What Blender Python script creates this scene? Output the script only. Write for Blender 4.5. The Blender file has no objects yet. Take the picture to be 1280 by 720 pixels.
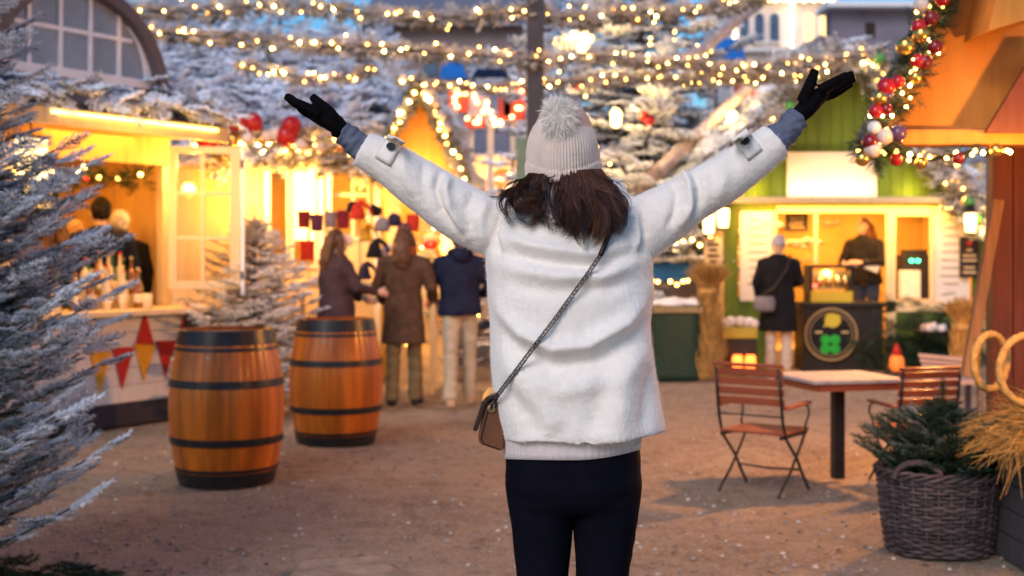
import bpy, math, random
import numpy as np
from mathutils import Vector, Matrix
from mathutils.bvhtree import BVHTree

rad = math.radians
SC = bpy.context.scene
COL = SC.collection
# ------------------------------------------------------------------ camera, sky, sun, exposure
CAM_H = 1.38
FPX = 1600.0            # focal length in pixels of the 1280 px wide photograph
cam_d = bpy.data.cameras.new("camera")
cam = bpy.data.objects.new("camera", cam_d)
COL.objects.link(cam)
cam.location = (0, 0, CAM_H)
cam.rotation_euler = (rad(90), 0, 0)
cam_d.sensor_width = 36
cam_d.lens = 45
cam_d.shift_y = -38.0 / 1280.0
cam_d.clip_end = 500
cam_d.clip_start = 0.05
cam_d.dof.use_dof = True
cam_d.dof.focus_distance = 2.92
cam_d.dof.aperture_fstop = 3.6
SC.camera = cam

SUN_EL, SUN_AZ = rad(4), rad(205)      # low behind the camera, a little to its left
world = bpy.data.worlds.new("World")
SC.world = world
world.use_nodes = True
wn = world.node_tree
sky = wn.nodes.new("ShaderNodeTexSky")
sky.sky_type = 'NISHITA'
sky.sun_disc = False
sky.sun_elevation = SUN_EL
sky.sun_rotation = SUN_AZ
sky.air_density = 1.0
sky.dust_density = 0.4
sky.ozone_density = 4.0
bg = wn.nodes["Background"]
wn.links.new(sky.outputs[0], bg.inputs[0])
bg.inputs[1].default_value = 0.15
sun_d = bpy.data.lights.new("sun", 'SUN')
sun = bpy.data.objects.new("sun", sun_d)
COL.objects.link(sun)
sun_d.energy = 0.85
sun_d.angle = rad(30)
sun_d.color = (1.0, 0.88, 0.80)
_sd = Vector((math.sin(SUN_AZ) * math.cos(rad(35)), math.cos(SUN_AZ) * math.cos(rad(35)), math.sin(rad(35))))
sun.rotation_euler = (-_sd).to_track_quat('-Z', 'Y').to_euler()
SC.view_settings.view_transform = 'Standard'
SC.view_settings.look = 'None'
SC.view_settings.gamma = 1
SC.view_settings.use_curve_mapping = False
SC.view_settings.exposure = 1.34
SC.render.engine = 'CYCLES'
SC.cycles.use_denoising = True
SC.cycles.sample_clamp_indirect = 4.0
SC.cycles.max_bounces = 6
SC.cycles.caustics_reflective = False
SC.cycles.caustics_refractive = False

# ------------------------------------------------------------------ helpers
def P(px, py, Y):
    return ((px - 640) / FPX * Y, Y, CAM_H - (py - 322) / FPX * Y)

def G(px, py):
    Y = FPX * CAM_H / (py - 322)
    return ((px - 640) / FPX * Y, Y, 0.0)

class MB:
    """collects faces of one mesh, world or local coordinates"""
    def __init__(self):
        self.v = []; self.f = []; self.n = 0; self.attr = []
    def add(self, verts, faces, a=0.0):
        verts = [tuple(p) for p in verts]
        self.v += verts
        self.f += [tuple(i + self.n for i in f) for f in faces]
        self.attr += [a] * len(verts)
        self.n += len(verts)
        return self
    def box(self, c, s, rz=0.0, a=0.0, rx=0.0, ry=0.0):
        R = Matrix.Rotation(rz, 3, 'Z') @ Matrix.Rotation(ry, 3, 'Y') @ Matrix.Rotation(rx, 3, 'X')
        c = Vector(c)
        vs = [c + R @ Vector((x * s[0] / 2, y * s[1] / 2, z * s[2] / 2)) for x in (-1, 1) for y in (-1, 1) for z in (-1, 1)]
        return self.add(vs, [(0, 1, 3, 2), (4, 6, 7, 5), (0, 4, 5, 1), (2, 3, 7, 6), (0, 2, 6, 4), (1, 5, 7, 3)], a)
    def boxpx(self, x0, y0, x1, y1, Y, depth, a=0.0):
        p = P(x0, y1, Y); q = P(x1, y0, Y)
        return self.box(((p[0] + q[0]) / 2, Y + depth / 2, (p[2] + q[2]) / 2), (q[0] - p[0], depth, q[2] - p[2]), a=a)
    def bar(self, p, q, w, h=None, up=(0, 0, 1), a=0.0):
        """rectangular bar from p to q, width w (sideways) and h"""
        h = h or w
        p = Vector(p); q = Vector(q); d = (q - p).normalized()
        u = Vector(up)
        s = d.cross(u)
        if s.length < 1e-4: s = d.cross(Vector((0, 1, 0)))
        s.normalize(); t = s.cross(d)
        vs = []
        for b in (p, q):
            for i, j in ((-1, -1), (1, -1), (1, 1), (-1, 1)):
                vs.append(b + s * (w / 2 * i) + t * (h / 2 * j))
        return self.add(vs, [(3, 2, 1, 0), (4, 5, 6, 7), (0, 1, 5, 4), (1, 2, 6, 5), (2, 3, 7, 6), (3, 0, 4, 7)], a)
    def tube(self, pts, r, n=10, closed=False, caps=True, flat=None, a=0.0):
        """round tube along pts; r a number or one per point; flat=(axis, factor) squashes it along a world axis"""
        pts = [Vector(p) for p in pts]; m = len(pts)
        rs = [r] * m if isinstance(r, (int, float)) else list(r)
        tan = []
        for i in range(m):
            if closed: t = pts[(i + 1) % m] - pts[i - 1]
            else: t = pts[min(i + 1, m - 1)] - pts[max(i - 1, 0)]
            tan.append(t.normalized())
        ref = Vector((0, 0, 1)) if abs(tan[0].z) < .9 else Vector((0, 1, 0))
        nrm = (ref - tan[0] * ref.dot(tan[0])).normalized()
        vs = []
        for i in range(m):
            nrm = (nrm - tan[i] * nrm.dot(tan[i])).normalized()
            b = tan[i].cross(nrm)
            for k in range(n):
                an = 2 * math.pi * k / n
                o = (nrm * math.cos(an) + b * math.sin(an)) * rs[i]
                if flat:
                    ax = Vector(flat[0]); o = o + ax * (o.dot(ax) * (flat[1] - 1))
                vs.append(pts[i] + o)
        fs = []
        for i in range(m if closed else m - 1):
            j = (i + 1) % m
            for k in range(n):
                l = (k + 1) % n
                fs.append((i * n + k, i * n + l, j * n + l, j * n + k))
        if caps and not closed:
            fs.append(tuple(range(n - 1, -1, -1))); fs.append(tuple((m - 1) * n + k for k in range(n)))
        return self.add(vs, fs, a)
    def lathe(self, prof, c=(0, 0, 0), n=32, cap=True, a=0.0):
        vs = []; fs = []; m = len(prof)
        for (r, z) in prof:
            for k in range(n):
                an = 2 * math.pi * k / n
                vs.append((c[0] + r * math.cos(an), c[1] + r * math.sin(an), c[2] + z))
        for i in range(m - 1):
            for k in range(n):
                l = (k + 1) % n
                fs.append((i * n + k, i * n + l, (i + 1) * n + l, (i + 1) * n + k))
        if cap:
            fs.append(tuple(range(n - 1, -1, -1))); fs.append(tuple((m - 1) * n + k for k in range(n)))
        return self.add(vs, fs, a)
    def ball(self, c, r, nu=12, nv=8, a=0.0):
        r = (r, r, r) if isinstance(r, (int, float)) else r
        vs = [(c[0], c[1], c[2] - r[2])]
        for i in range(1, nv):
            ph = -math.pi / 2 + math.pi * i / nv
            for k in range(nu):
                an = 2 * math.pi * k / nu
                vs.append((c[0] + r[0] * math.cos(ph) * math.cos(an), c[1] + r[1] * math.cos(ph) * math.sin(an), c[2] + r[2] * math.sin(ph)))
        vs.append((c[0], c[1], c[2] + r[2]))
        fs = [(0, 1 + (k + 1) % nu, 1 + k) for k in range(nu)]
        for i in range(nv - 2):
            b = 1 + i * nu
            for k in range(nu):
                l = (k + 1) % nu
                fs.append((b + k, b + l, b + nu + l, b + nu + k))
        b = 1 + (nv - 2) * nu; t = len(vs) - 1
        fs += [(b + k, b + (k + 1) % nu, t) for k in range(nu)]
        return self.add(vs, fs, a)
    def rings(self, rg, n=24, p=2.0, a=0.0):
        """closed loft of horizontal rings (cx, cy, z, rx, ry) as superellipses"""
        vs = []; fs = []
        for (cx, cy, z, rx, ry) in rg:
            for k in range(n):
                an = 2 * math.pi * k / n
                c, s = math.cos(an), math.sin(an)
                vs.append((cx + rx * math.copysign(abs(c) ** (2 / p), c), cy + ry * math.copysign(abs(s) ** (2 / p), s), z))
        m = len(rg)
        for i in range(m - 1):
            for k in range(n):
                l = (k + 1) % n
                fs.append((i * n + k, i * n + l, (i + 1) * n + l, (i + 1) * n + k))
        fs.append(tuple(range(n - 1, -1, -1))); fs.append(tuple((m - 1) * n + k for k in range(n)))
        return self.add(vs, fs, a)
    def prism(self, poly, ext, a=0.0):
        """polygon of 3-D points pushed along the vector ext"""
        n = len(poly); e = Vector(ext)
        vs = [Vector(p) for p in poly] + [Vector(p) + e for p in poly]
        fs = [tuple(range(n)), tuple(range(2 * n - 1, n - 1, -1))]
        fs += [((i + 1) % n, i, n + i, n + (i + 1) % n) for i in range(n)]
        return self.add(vs, fs, a)
    def mesh(self, name, smooth=False, shift=(0, 0, 0)):
        me = bpy.data.meshes.new(name)
        sx, sy, sz = shift
        me.from_pydata([(x - sx, y - sy, z - sz) for x, y, z in self.v], [], self.f)
        if any(self.attr):
            at = me.attributes.new("tone", 'FLOAT', 'POINT')
            at.data.foreach_set("value", np.array(self.attr, dtype=np.float32))
        if smooth:
            me.polygons.foreach_set("use_smooth", [True] * len(me.polygons))
        me.update()
        return me

def fix_normals(me):
    import bmesh
    b = bmesh.new(); b.from_mesh(me)
    bmesh.ops.recalc_face_normals(b, faces=b.faces)
    b.to_mesh(me); b.free()

def wloc(o):
    v = Vector((0, 0, 0))
    while o is not None:
        v = v + o.location; o = o.parent
    return v

def obj(name, me, mat, parent=None, loc=None):
    o = bpy.data.objects.new(name, me)
    COL.objects.link(o)
    if mat is not None:
        me.materials.clear() if len(me.materials) else None
        me.materials.append(mat)
    if parent is not None: o.parent = parent
    if loc is not None: o.location = loc
    return o

def part(name, mb, mat, parent, world=True, smooth=False, bevel=0.0, fix=True, label=None):
    """one child mesh; world=True: the vertices are world coordinates"""
    me = mb.mesh(name, smooth, wloc(parent) if (world and parent is not None) else (0, 0, 0))
    if fix: fix_normals(me)
    o = obj(name, me, mat, parent)
    if bevel:
        b = o.modifiers.new("b", 'BEVEL'); b.width = bevel; b.segments = 2; b.limit_method = 'ANGLE'
    if label: o["label"] = label
    return o

def tag(o, label, cat, group=None, kind=None):
    o["label"] = label; o["category"] = cat
    if group: o["group"] = group
    if kind: o["kind"] = kind
    return o

def thing(name, loc, label, cat, group=None, rz=0.0):
    o = bpy.data.objects.new(name, None)
    COL.objects.link(o)
    o.location = loc; o.rotation_euler = (0, 0, rz)
    o.empty_display_size = .1
    return tag(o, label, cat, group)

def single(name, mb, mat, label, cat, group=None, smooth=False, bevel=0.0, base=None):
    """a thing that is one mesh, its origin at its base"""
    a = np.array(mb.v)
    b = base or ((a[:, 0].min() + a[:, 0].max()) / 2, (a[:, 1].min() + a[:, 1].max()) / 2, a[:, 2].min())
    me = mb.mesh(name, smooth, b)
    fix_normals(me)
    o = obj(name, me, mat, None, b)
    if bevel:
        m = o.modifiers.new("b", 'BEVEL'); m.width = bevel; m.segments = 2; m.limit_method = 'ANGLE'
    return tag(o, label, cat, group)

def structure(name, mb, mat, smooth=False):
    o = obj(name, mb.mesh(name, smooth), mat)
    o["kind"] = "structure"
    return o

def copy_tree(o, parent=None):
    c = o.copy(); COL.objects.link(c)
    if parent is not None: c.parent = parent
    for ch in o.children: copy_tree(ch, c)
    return c

def fast_mesh(name, V, k, attr=None, smooth=False):
    """V: (nfaces*k, 3) unshared vertices, every k of them one face"""
    V = np.ascontiguousarray(V, dtype=np.float32)
    nv = len(V); nf = nv // k
    me = bpy.data.meshes.new(name)
    me.vertices.add(nv); me.vertices.foreach_set("co", V.ravel())
    me.loops.add(nv); me.loops.foreach_set("vertex_index", np.arange(nv, dtype=np.int32))
    me.polygons.add(nf); me.polygons.foreach_set("loop_start", np.arange(0, nv, k, dtype=np.int32))
    try: me.polygons.foreach_set("loop_total", np.full(nf, k, dtype=np.int32))
    except Exception: pass
    if attr is not None:
        at = me.attributes.new("frost", 'FLOAT', 'POINT')
        at.data.foreach_set("value", np.ascontiguousarray(attr, dtype=np.float32))
    me.update(calc_edges=True)
    if smooth: me.polygons.foreach_set("use_smooth", [True] * nf)
    return me

def union_mesh(name, mb, voxel, smooth=4, disp=None, shift=(0, 0, 0), sfac=.5):
    """closed pieces grown together into one continuous surface"""
    me = mb.mesh(name + "_src"); fix_normals(me)
    o = bpy.data.objects.new(name + "_src", me); COL.objects.link(o)
    m = o.modifiers.new("r", 'REMESH'); m.mode = 'VOXEL'; m.voxel_size = voxel; m.use_smooth_shade = True
    if smooth:
        s = o.modifiers.new("s", 'SMOOTH'); s.iterations = smooth; s.factor = sfac
    dg = bpy.context.evaluated_depsgraph_get(); dg.update()
    out = bpy.data.meshes.new_from_object(o.evaluated_get(dg))
    out.name = name
    bpy.data.objects.remove(o); bpy.data.meshes.remove(me)
    n = len(out.vertices)
    co = np.empty(n * 3, np.float32); out.vertices.foreach_get("co", co); co = co.reshape(-1, 3)
    if disp is not None:
        no = np.empty(n * 3, np.float32); out.vertices.foreach_get("normal", no); no = no.reshape(-1, 3)
        co = disp(co.copy(), no)
    co = co - np.array(shift, np.float32)
    out.vertices.foreach_set("co", np.ascontiguousarray(co, np.float32).ravel())
    out.polygons.foreach_set("use_smooth", [True] * len(out.polygons))
    out.update()
    return out

def noise3(p, f, seed=0, octs=2):
    """cheap smooth value built from sines, -1..1, for folds and lumps"""
    r = np.random.RandomState(seed); out = np.zeros(len(p)); amp = 1.0; tot = 0
    for o in range(octs):
        for _ in range(4):
            k = r.normal(size=3); k = k / np.linalg.norm(k) * f * (0.7 + .6 * r.rand())
            out += amp * np.sin(p @ k * 6.283 + r.rand() * 6.283); tot += amp
        amp *= .5; f *= 2.1
    return out / tot * 1.8

# ------------------------------------------------------------------ materials
def nodes_of(name):
    m = bpy.data.materials.new(name); m.use_nodes = True
    nt = m.node_tree
    return m, nt, nt.nodes["Principled BSDF"]

def mat(name, col, rough=.6, var=.25, vscale=6.0, bump=0.0, bscale=40.0, metal=0.0, sheen=0.0, coat=0.0, stretch=(1, 1, 1), emit=None, estr=0.0, tone=None, spec=.28, var2=None, bdist=.01):
    m, nt, b = nodes_of(name)
    N, L = nt.nodes, nt.links
    tc = N.new("ShaderNodeTexCoord"); mp = N.new("ShaderNodeMapping"); mp.inputs['Scale'].default_value = stretch
    L.new(tc.outputs['Object'], mp.inputs['Vector'])
    nz = N.new("ShaderNodeTexNoise"); nz.inputs['Scale'].default_value = vscale; nz.inputs['Detail'].default_value = 6
    nz.inputs['Roughness'].default_value = .62
    L.new(mp.outputs[0], nz.inputs['Vector'])
    rp = N.new("ShaderNodeValToRGB"); L.new(nz.outputs[0], rp.inputs[0])
    d = [c * (1 - var) for c in col]; l = [min(1, c * (1 + var)) for c in col]
    if var2: d = var2
    rp.color_ramp.elements[0].position = .3; rp.color_ramp.elements[1].position = .7
    rp.color_ramp.elements[0].color = (*d, 1); rp.color_ramp.elements[1].color = (*l, 1)
    out = rp.outputs[0]
    if tone:
        at = N.new("ShaderNodeAttribute"); at.attribute_name = "tone"
        mx = N.new("ShaderNodeMix"); mx.data_type = 'RGBA'; mx.blend_type = 'MULTIPLY'; mx.inputs[0].default_value = 1
        tr = N.new("ShaderNodeValToRGB"); tr.color_ramp.elements[0].color = (*tone[0], 1); tr.color_ramp.elements[1].color = (*tone[1], 1)
        L.new(at.outputs['Fac'], tr.inputs[0]); L.new(out, mx.inputs[6]); L.new(tr.outputs[0], mx.inputs[7]); out = mx.outputs[2]
    L.new(out, b.inputs['Base Color'])
    b.inputs['Roughness'].default_value = rough; b.inputs['Metallic'].default_value = metal
    b.inputs['Specular IOR Level'].default_value = spec
    if sheen: b.inputs['Sheen Weight'].default_value = sheen; b.inputs['Sheen Roughness'].default_value = .5
    if coat: b.inputs['Coat Weight'].default_value = coat; b.inputs['Coat Roughness'].default_value = .15
    if bump:
        bz = N.new("ShaderNodeTexNoise"); bz.inputs['Scale'].default_value = bscale; bz.inputs['Detail'].default_value = 5
        L.new(mp.outputs[0], bz.inputs['Vector'])
        bp = N.new("ShaderNodeBump"); bp.inputs['Strength'].default_value = bump; bp.inputs['Distance'].default_value = bdist
        L.new(bz.outputs[0], bp.inputs['Height']); L.new(bp.outputs[0], b.inputs['Normal'])
    if emit:
        b.inputs['Emission Color'].default_value = (*emit, 1); b.inputs['Emission Strength'].default_value = estr
    return m

def glow(name, col, strength, sampled=True):
    m, nt, b = nodes_of(name)
    b.inputs['Base Color'].default_value = (*[min(1, c) for c in col], 1)
    b.inputs['Emission Color'].default_value = (*col, 1); b.inputs['Emission Strength'].default_value = strength
    if not sampled: m.cycles.emission_sampling = 'NONE'
    return m

def frost_mat(name, green, white, lo=.35, hi=.75, rough=.7, nsc=9, namp=.5):
    """needles that turn from green to flocked white by the frost lying on each of them"""
    m, nt, b = nodes_of(name)
    N, L = nt.nodes, nt.links
    at = N.new("ShaderNodeAttribute"); at.attribute_name = "frost"
    tc = N.new("ShaderNodeTexCoord"); nz = N.new("ShaderNodeTexNoise"); nz.inputs['Scale'].default_value = nsc
    L.new(tc.outputs['Object'], nz.inputs['Vector'])
    ad = N.new("ShaderNodeMath"); ad.operation = 'MULTIPLY_ADD'; ad.inputs[1].default_value = namp
    L.new(nz.outputs[0], ad.inputs[0]); 
    sb = N.new("ShaderNodeMath"); sb.operation = 'SUBTRACT'; sb.inputs[1].default_value = namp / 2
    L.new(at.outputs['Fac'], sb.inputs[0]); L.new(sb.outputs[0], ad.inputs[2])
    rp = N.new("ShaderNodeValToRGB")
    rp.color_ramp.elements[0].position = lo; rp.color_ramp.elements[1].position = hi
    rp.color_ramp.elements[0].color = (*green, 1); rp.color_ramp.elements[1].color = (*white, 1)
    L.new(ad.outputs[0], rp.inputs[0]); L.new(rp.outputs[0], b.inputs['Base Color'])
    b.inputs['Roughness'].default_value = rough
    b.inputs['Specular IOR Level'].default_value = .25
    return m

def wood(name, col, var=.35, rough=.5, coat=0.0, tone=None, axis=2, sc=9.0, bump=.25):
    st = [1, 1, 1]; st[axis] = .07
    return mat(name, col, rough, var, sc, bump, sc * 6, coat=coat, stretch=[s * 1.6 for s in st], tone=tone, bdist=.004)

def glass_mat(name, tint=(.5, .55, .62), rough=.05, alpha=.35):
    m, nt, b = nodes_of(name)
    N, L = nt.nodes, nt.links
    tr = N.new("ShaderNodeBsdfTransparent"); gl = N.new("ShaderNodeBsdfGlossy"); gl.inputs['Roughness'].default_value = rough
    fr = N.new("ShaderNodeFresnel"); fr.inputs[0].default_value = 1.5
    tr.inputs[0].default_value = (*tint, 1)
    mx = N.new("ShaderNodeMixShader"); L.new(fr.outputs[0], mx.inputs[0]); L.new(tr.outputs[0], mx.inputs[1]); L.new(gl.outputs[0], mx.inputs[2])
    L.new(mx.outputs[0], N["Material Output"].inputs[0])
    return m

MT = {}
MT['coat'] = mat("cream boucle wool", (.90, .85, .81), .97, .05, 60, .5, 330, sheen=.4, spec=.10, bdist=.005)
MT['knit'] = mat("beige rib knit", (.70, .58, .515), .95, .10, 30, .5, 300, sheen=.4, spec=.1, bdist=.004)
MT['sweater'] = mat("lilac grey rib knit", (.66, .58, .58), .95, .06, 30, .3, 300, sheen=.3, spec=.1, bdist=.003)
MT['fur'] = mat("pale grey fur", (.96, .89, .83), .7, .08, 40, sheen=.5)
MT['hairdark'] = mat("dark brown hair", (.085, .042, .029), .33, .5, 14, spec=.6, tone=((.35, .32, .3), (1.5, 1.3, 1.2)))
MT['glove'] = mat("black knit glove", (.004, .0035, .005), .9, .2, 30, .4, 350, spec=.07, bdist=.002)
MT['undersleeve'] = mat("blue grey cloth", (.11, .125, .19), .9, .2, 25, .4, 200, spec=.2, bdist=.003)
MT['legging'] = mat("black legging", (.004, .004, .010), .9, .3, 12, .25, 160, spec=.07, bdist=.003)
MT['boot'] = mat("black boot leather", (.012, .011, .011), .4, .3, 12)
MT['skin'] = mat("skin", (.62, .40, .30), .5, .08, 9, spec=.4)
MT['skin2'] = mat("warm skin", (.55, .33, .24), .5, .08, 9, spec=.4)
MT['button'] = mat("dark horn button", (.05, .06, .075), .35, .3, 40)
MT['brownleather'] = mat("brown leather", (.14, .052, .028), .42, .25, 12, .3, 90, bdist=.002)
MT['darkleather'] = mat("dark leather", (.03, .017, .014), .4, .3, 14, .3, 90, bdist=.002)
MT['chain'] = mat("gunmetal chain", (.14, .12, .12), .32, .2, 30, metal=1.0)
MT['gold'] = mat("gold metal", (.75, .55, .25), .3, .15, 20, metal=1.0)
MT['black'] = mat("black steel", (.014, .014, .017), .36, .4, 14, .25, 50, bdist=.002)
MT['blackmatte'] = mat("matt black", (.012, .011, .012), .8, .3, 10)
MT['frost_near'] = frost_mat("frosted spruce needles", (.010, .040, .042), (.76, .84, .96), .34, .80, nsc=13, namp=1.3)
MT['frost_far'] = frost_mat("flocked fir", (.030, .034, .034), (.80, .86, .97), .24, .60)
MT['fir'] = frost_mat("green fir", (.012, .034, .016), (.42, .50, .50), .55, 1.15)
MT['firlight'] = frost_mat("flocked fir warm", (.022, .040, .018), (.80, .78, .80), .28, .74)
MT['bark'] = mat("bark", (.10, .075, .06), .9, .5, 8, .8, 25, stretch=(1, 1, .3))
MT['snowbark'] = mat("snow dusted bark", (.40, .34, .37), .9, .3, 7, .8, 25, var2=(.16, .12, .12))
MT['bulb'] = glow("warm fairy bulb", (1.0, .47, .08), 30, False)
MT['bulbdim'] = glow('dim fairy bulb', (1.0, .42, .07), 12, False)
MT['bulbhot'] = glow('hot fairy bulb', (1.0, .60, .18), 55, False)
MT['bulbwhite'] = glow("white fairy bulb", (1.0, .74, .42), 5, False)
MT['bulbfar'] = glow("warm sign bulb", (1.0, .56, .18), 4, False)
# ------------------------------------------------------------------ fir sprays
def make_frond(seed, nside=6, per=16, nl=.085, nw=.012, lumps=0, droop=.05, lump_r=.05):
    """one fir spray along +X, length 1: (faces*3, 3) triangles and frost per vertex"""
    r = np.random.RandomState(seed)
    tris = []; fr = []
    shoots = [((0, 0, 0), (1, 0, -.03), 1.0)]
    for i in range(nside):
        t = .10 + .78 * i / nside
        for sgn in (1, -1):
            an = rad(48 + r.uniform(-10, 10)) * sgn
            shoots.append(((t + r.uniform(-.02, .02), 0, -droop * t * t), (math.cos(an), math.sin(an), r.uniform(-.18, .12)), (.50 * (1 - t) + .13) * r.uniform(.8, 1.15)))
    for (o, d, ln) in shoots:
        o = np.array(o, float); d = np.array(d, float); d /= np.linalg.norm(d)
        side = np.cross(d, (0, 0, 1)); side /= np.linalg.norm(side); up = np.cross(side, d)
        # stem
        w = .010
        a, b = o, o + d * ln
        tris += [a + side * w, a - side * w, b, a + up * w, a - up * w, b]; fr += [.6] * 6
        n = max(5, int(per * (ln / .5) ** .8))
        for k in range(n):
            t = (k + r.rand()) / n
            p = o + d * (ln * t)
            ph = r.uniform(0, 2 * math.pi)
            radd = side * math.cos(ph) + up * math.sin(ph) * .75
            nd = d * r.uniform(.5, .9) + radd * r.uniform(.6, 1.0)
            nd /= np.linalg.norm(nd)
            L = nl * r.uniform(.75, 1.2) * (1 - .35 * max(0, t - .75) * 4 * .5)
            s = np.cross(nd, r.normal(size=3)); s /= np.linalg.norm(s) + 1e-9
            q = p + nd * L
            tris += [p + s * nw / 2, p - s * nw / 2, q]
            f = .42 + .52 * radd[2] + r.uniform(-.18, .18)
            fr += [f - .08, f - .08, f + .12]
        for k in range(lumps):
            t = r.uniform(.1, 1.0)
            c = o + d * (ln * t) + np.array((0, 0, lump_r * .5)) + r.normal(size=3) * lump_r * .3
            rr = lump_r * r.uniform(.6, 1.3)
            ax = np.array([[rr * 1.3, 0, 0], [0, rr * 1.2, 0], [0, 0, rr * .75]])
            ax = ax @ Matrix.Rotation(r.uniform(0, 6), 3, 'Z').transposed().__class__(Matrix.Rotation(r.uniform(0, 6), 3, 'Z')) if False else ax
            q = [c + ax[0], c + ax[1], c - ax[0], c - ax[1]]
            t_, b_ = c + ax[2], c - ax[2]
            for j in range(4):
                tris += [q[j], q[(j + 1) % 4], t_, q[(j + 1) % 4], q[j], b_]
                fr += [1.0, 1.0, 1.1, .7, .7, .4]
    return np.array(tris), np.array(fr)

FR_NEAR = [make_frond(s, 8, 42, .100, .019, lumps=0) for s in (1, 2, 3, 4)]
FR_MID = [make_frond(s, 5, 14, .12, .034, lumps=2, lump_r=.04) for s in (11, 12, 13)]
FR_SNOW = [make_frond(s, 5, 11, .13, .050, lumps=4, lump_r=.055) for s in (21, 22, 23)]
FR_GREEN = [make_frond(s, 6, 14, .10, .02) for s in (31, 32, 33)]

def sprays(fronds, D, U, L, S, F, seed=0):
    """copies of the sprays: directions D, ups U, locations L, sizes S, frost F"""
    r = np.random.RandomState(seed)
    D = np.asarray(D, float); U = np.asarray(U, float); L = np.asarray(L, float)
    S = np.asarray(S, float); F = np.asarray(F, float)
    X = D / np.linalg.norm(D, axis=1, keepdims=True)
    Y = np.cross(U, X); Y /= np.linalg.norm(Y, axis=1, keepdims=True) + 1e-9
    Z = np.cross(X, Y)
    R = np.stack([X, Y, Z], axis=1)
    which = r.randint(0, len(fronds), len(D))
    vs, fs = [], []
    for w, (T, A) in enumerate(fronds):
        i = np.where(which == w)[0]
        if not len(i): continue
        V = np.einsum('tk,nkj->ntj', T, R[i]) * S[i][:, None, None] + L[i][:, None, :]
        vs.append(V.reshape(-1, 3)); fs.append((A[None, :] + F[i][:, None]).ravel())
    return np.concatenate(vs), np.concatenate(fs)

def conifer(name, base, H, R, fronds, mt, label, cat, group=None, seed=0, nbr=80, frond=.3, frost=0.0, z0=.08, droop=.25, gap=.13, sect=None, power=.85, upt=.12, trunk_r=None, trunk_mat=None, prof=None, inner=.35):
    r = np.random.RandomState(seed)
    root = thing(name, base, label, cat, group)
    D, U, L, S, F = [], [], [], [], []
    limb = MB()
    for i in range(nbr):
        t = ((i + r.uniform(0, .9)) / nbr) ** power
        z = H * (z0 + (1 - z0) * t * .985)
        ln = (R * (1 - t) ** .9 + .05) * r.uniform(.78, 1.15)
        if prof: ln = np.interp(z, prof[0], prof[1]) * r.uniform(.72, 1.1)
        az = i * 2.39996 + r.uniform(-.25, .25)
        if sect and not any(a <= (math.degrees(az) % 360) <= b for a, b in sect):
            if r.rand() < .75: continue
        o = np.array((0, 0, z)); h = np.array((math.cos(az), math.sin(az), 0))
        sl = (.55 - droop * 2.2 * (1 - t)) * .5
        n = max(2, int(ln / gap))
        bf = frost + r.uniform(-.12, .12)
        pts = []
        for k in range(n + 1):
            u = k / n
            p = o + h * ln * u + np.array((0, 0, ln * (sl * u - droop * .5 * u * (1 - u) + upt * u * u)))
            pts.append(p)
        limb.tube([tuple(p) for p in pts], [max(.004, .022 * (ln / 1.2) * (1 - .8 * k / n)) for k in range(n + 1)], 5)
        for k in range(1, n + 1):
            u = k / n
            d0 = pts[k] - pts[k - 1]; d0 /= np.linalg.norm(d0)
            ls = [(0, 1.0)] if k == n else [(s * rad(r.uniform(38, 62)), .95 - .35 * u) for s in (1, -1)]
            for an, sc in ls:
                c, s_ = math.cos(an), math.sin(an)
                d = np.array((d0[0] * c - d0[1] * s_, d0[0] * s_ + d0[1] * c, d0[2] + r.uniform(-.22, .12)))
                D.append(d); U.append((r.uniform(-.25, .25), r.uniform(-.25, .25), 1)); L.append(pts[k] - d0 * gap * .3)
                S.append(frond * sc * r.uniform(.8, 1.2) * min(1, .45 + ln / R * .8)); F.append(bf + (u - .6) * inner + r.uniform(-.1, .1))
    D.append((0.05, 0, 1)); U.append((1, 0, 0)); L.append((0, 0, H * .95)); S.append(frond * .9); F.append(frost)
    V, A = sprays(fronds, D, U, L, S, F, seed)
    me = fast_mesh("crown", V, 3, A)
    obj("crown", me, mt, root)
    tr = trunk_r or (.022 * H + .015)
    tb = MB().tube([(0, 0, -.02), (0.01, 0, H * .3), (0, .01, H * .7), (0, 0, H * .98)], [tr, tr * .8, tr * .4, .006], 9)
    tb.v += [tuple(v) for v in limb.v]; tb.f += [tuple(i + tb.n for i in f) for f in limb.f]; tb.attr += limb.attr; tb.n += limb.n
    part("trunk", tb, trunk_mat or MT['bark'], root, world=False, smooth=True)
    return root

def scatter_on_quad(q, n, down, nrm, size, frost, seed, jitter=.12):
    """sprays lying like thatch on the four-cornered surface q, tips pointing down"""
    r = np.random.RandomState(seed)
    q = np.array(q, float); down = np.array(down, float); nrm = np.array(nrm, float)
    u, v = r.rand(n), r.rand(n)
    L = ((1 - u) * (1 - v))[:, None] * q[0] + (u * (1 - v))[:, None] * q[1] + (u * v)[:, None] * q[2] + ((1 - u) * v)[:, None] * q[3]
    L += nrm * r.uniform(0, .07, n)[:, None]
    D = down + r.normal(size=(n, 3)) * .45 + nrm * r.uniform(-.1, .35, n)[:, None]
    U = nrm + r.normal(size=(n, 3)) * .15
    return D, U, L, size * r.uniform(.7, 1.3, n), frost + r.uniform(-.25, .2, n)

def polyline(pts, step):
    pts = [np.array(p, float) for p in pts]
    seg = [np.linalg.norm(b - a) for a, b in zip(pts, pts[1:])]
    tot = sum(seg); n = max(2, int(tot / step)); out = []
    for i in range(n + 1):
        d = tot * i / n; k = 0
        while k < len(seg) - 1 and d > seg[k]: d -= seg[k]; k += 1
        out.append(pts[k] + (pts[k + 1] - pts[k]) * min(1, d / seg[k]))
    return out

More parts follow.
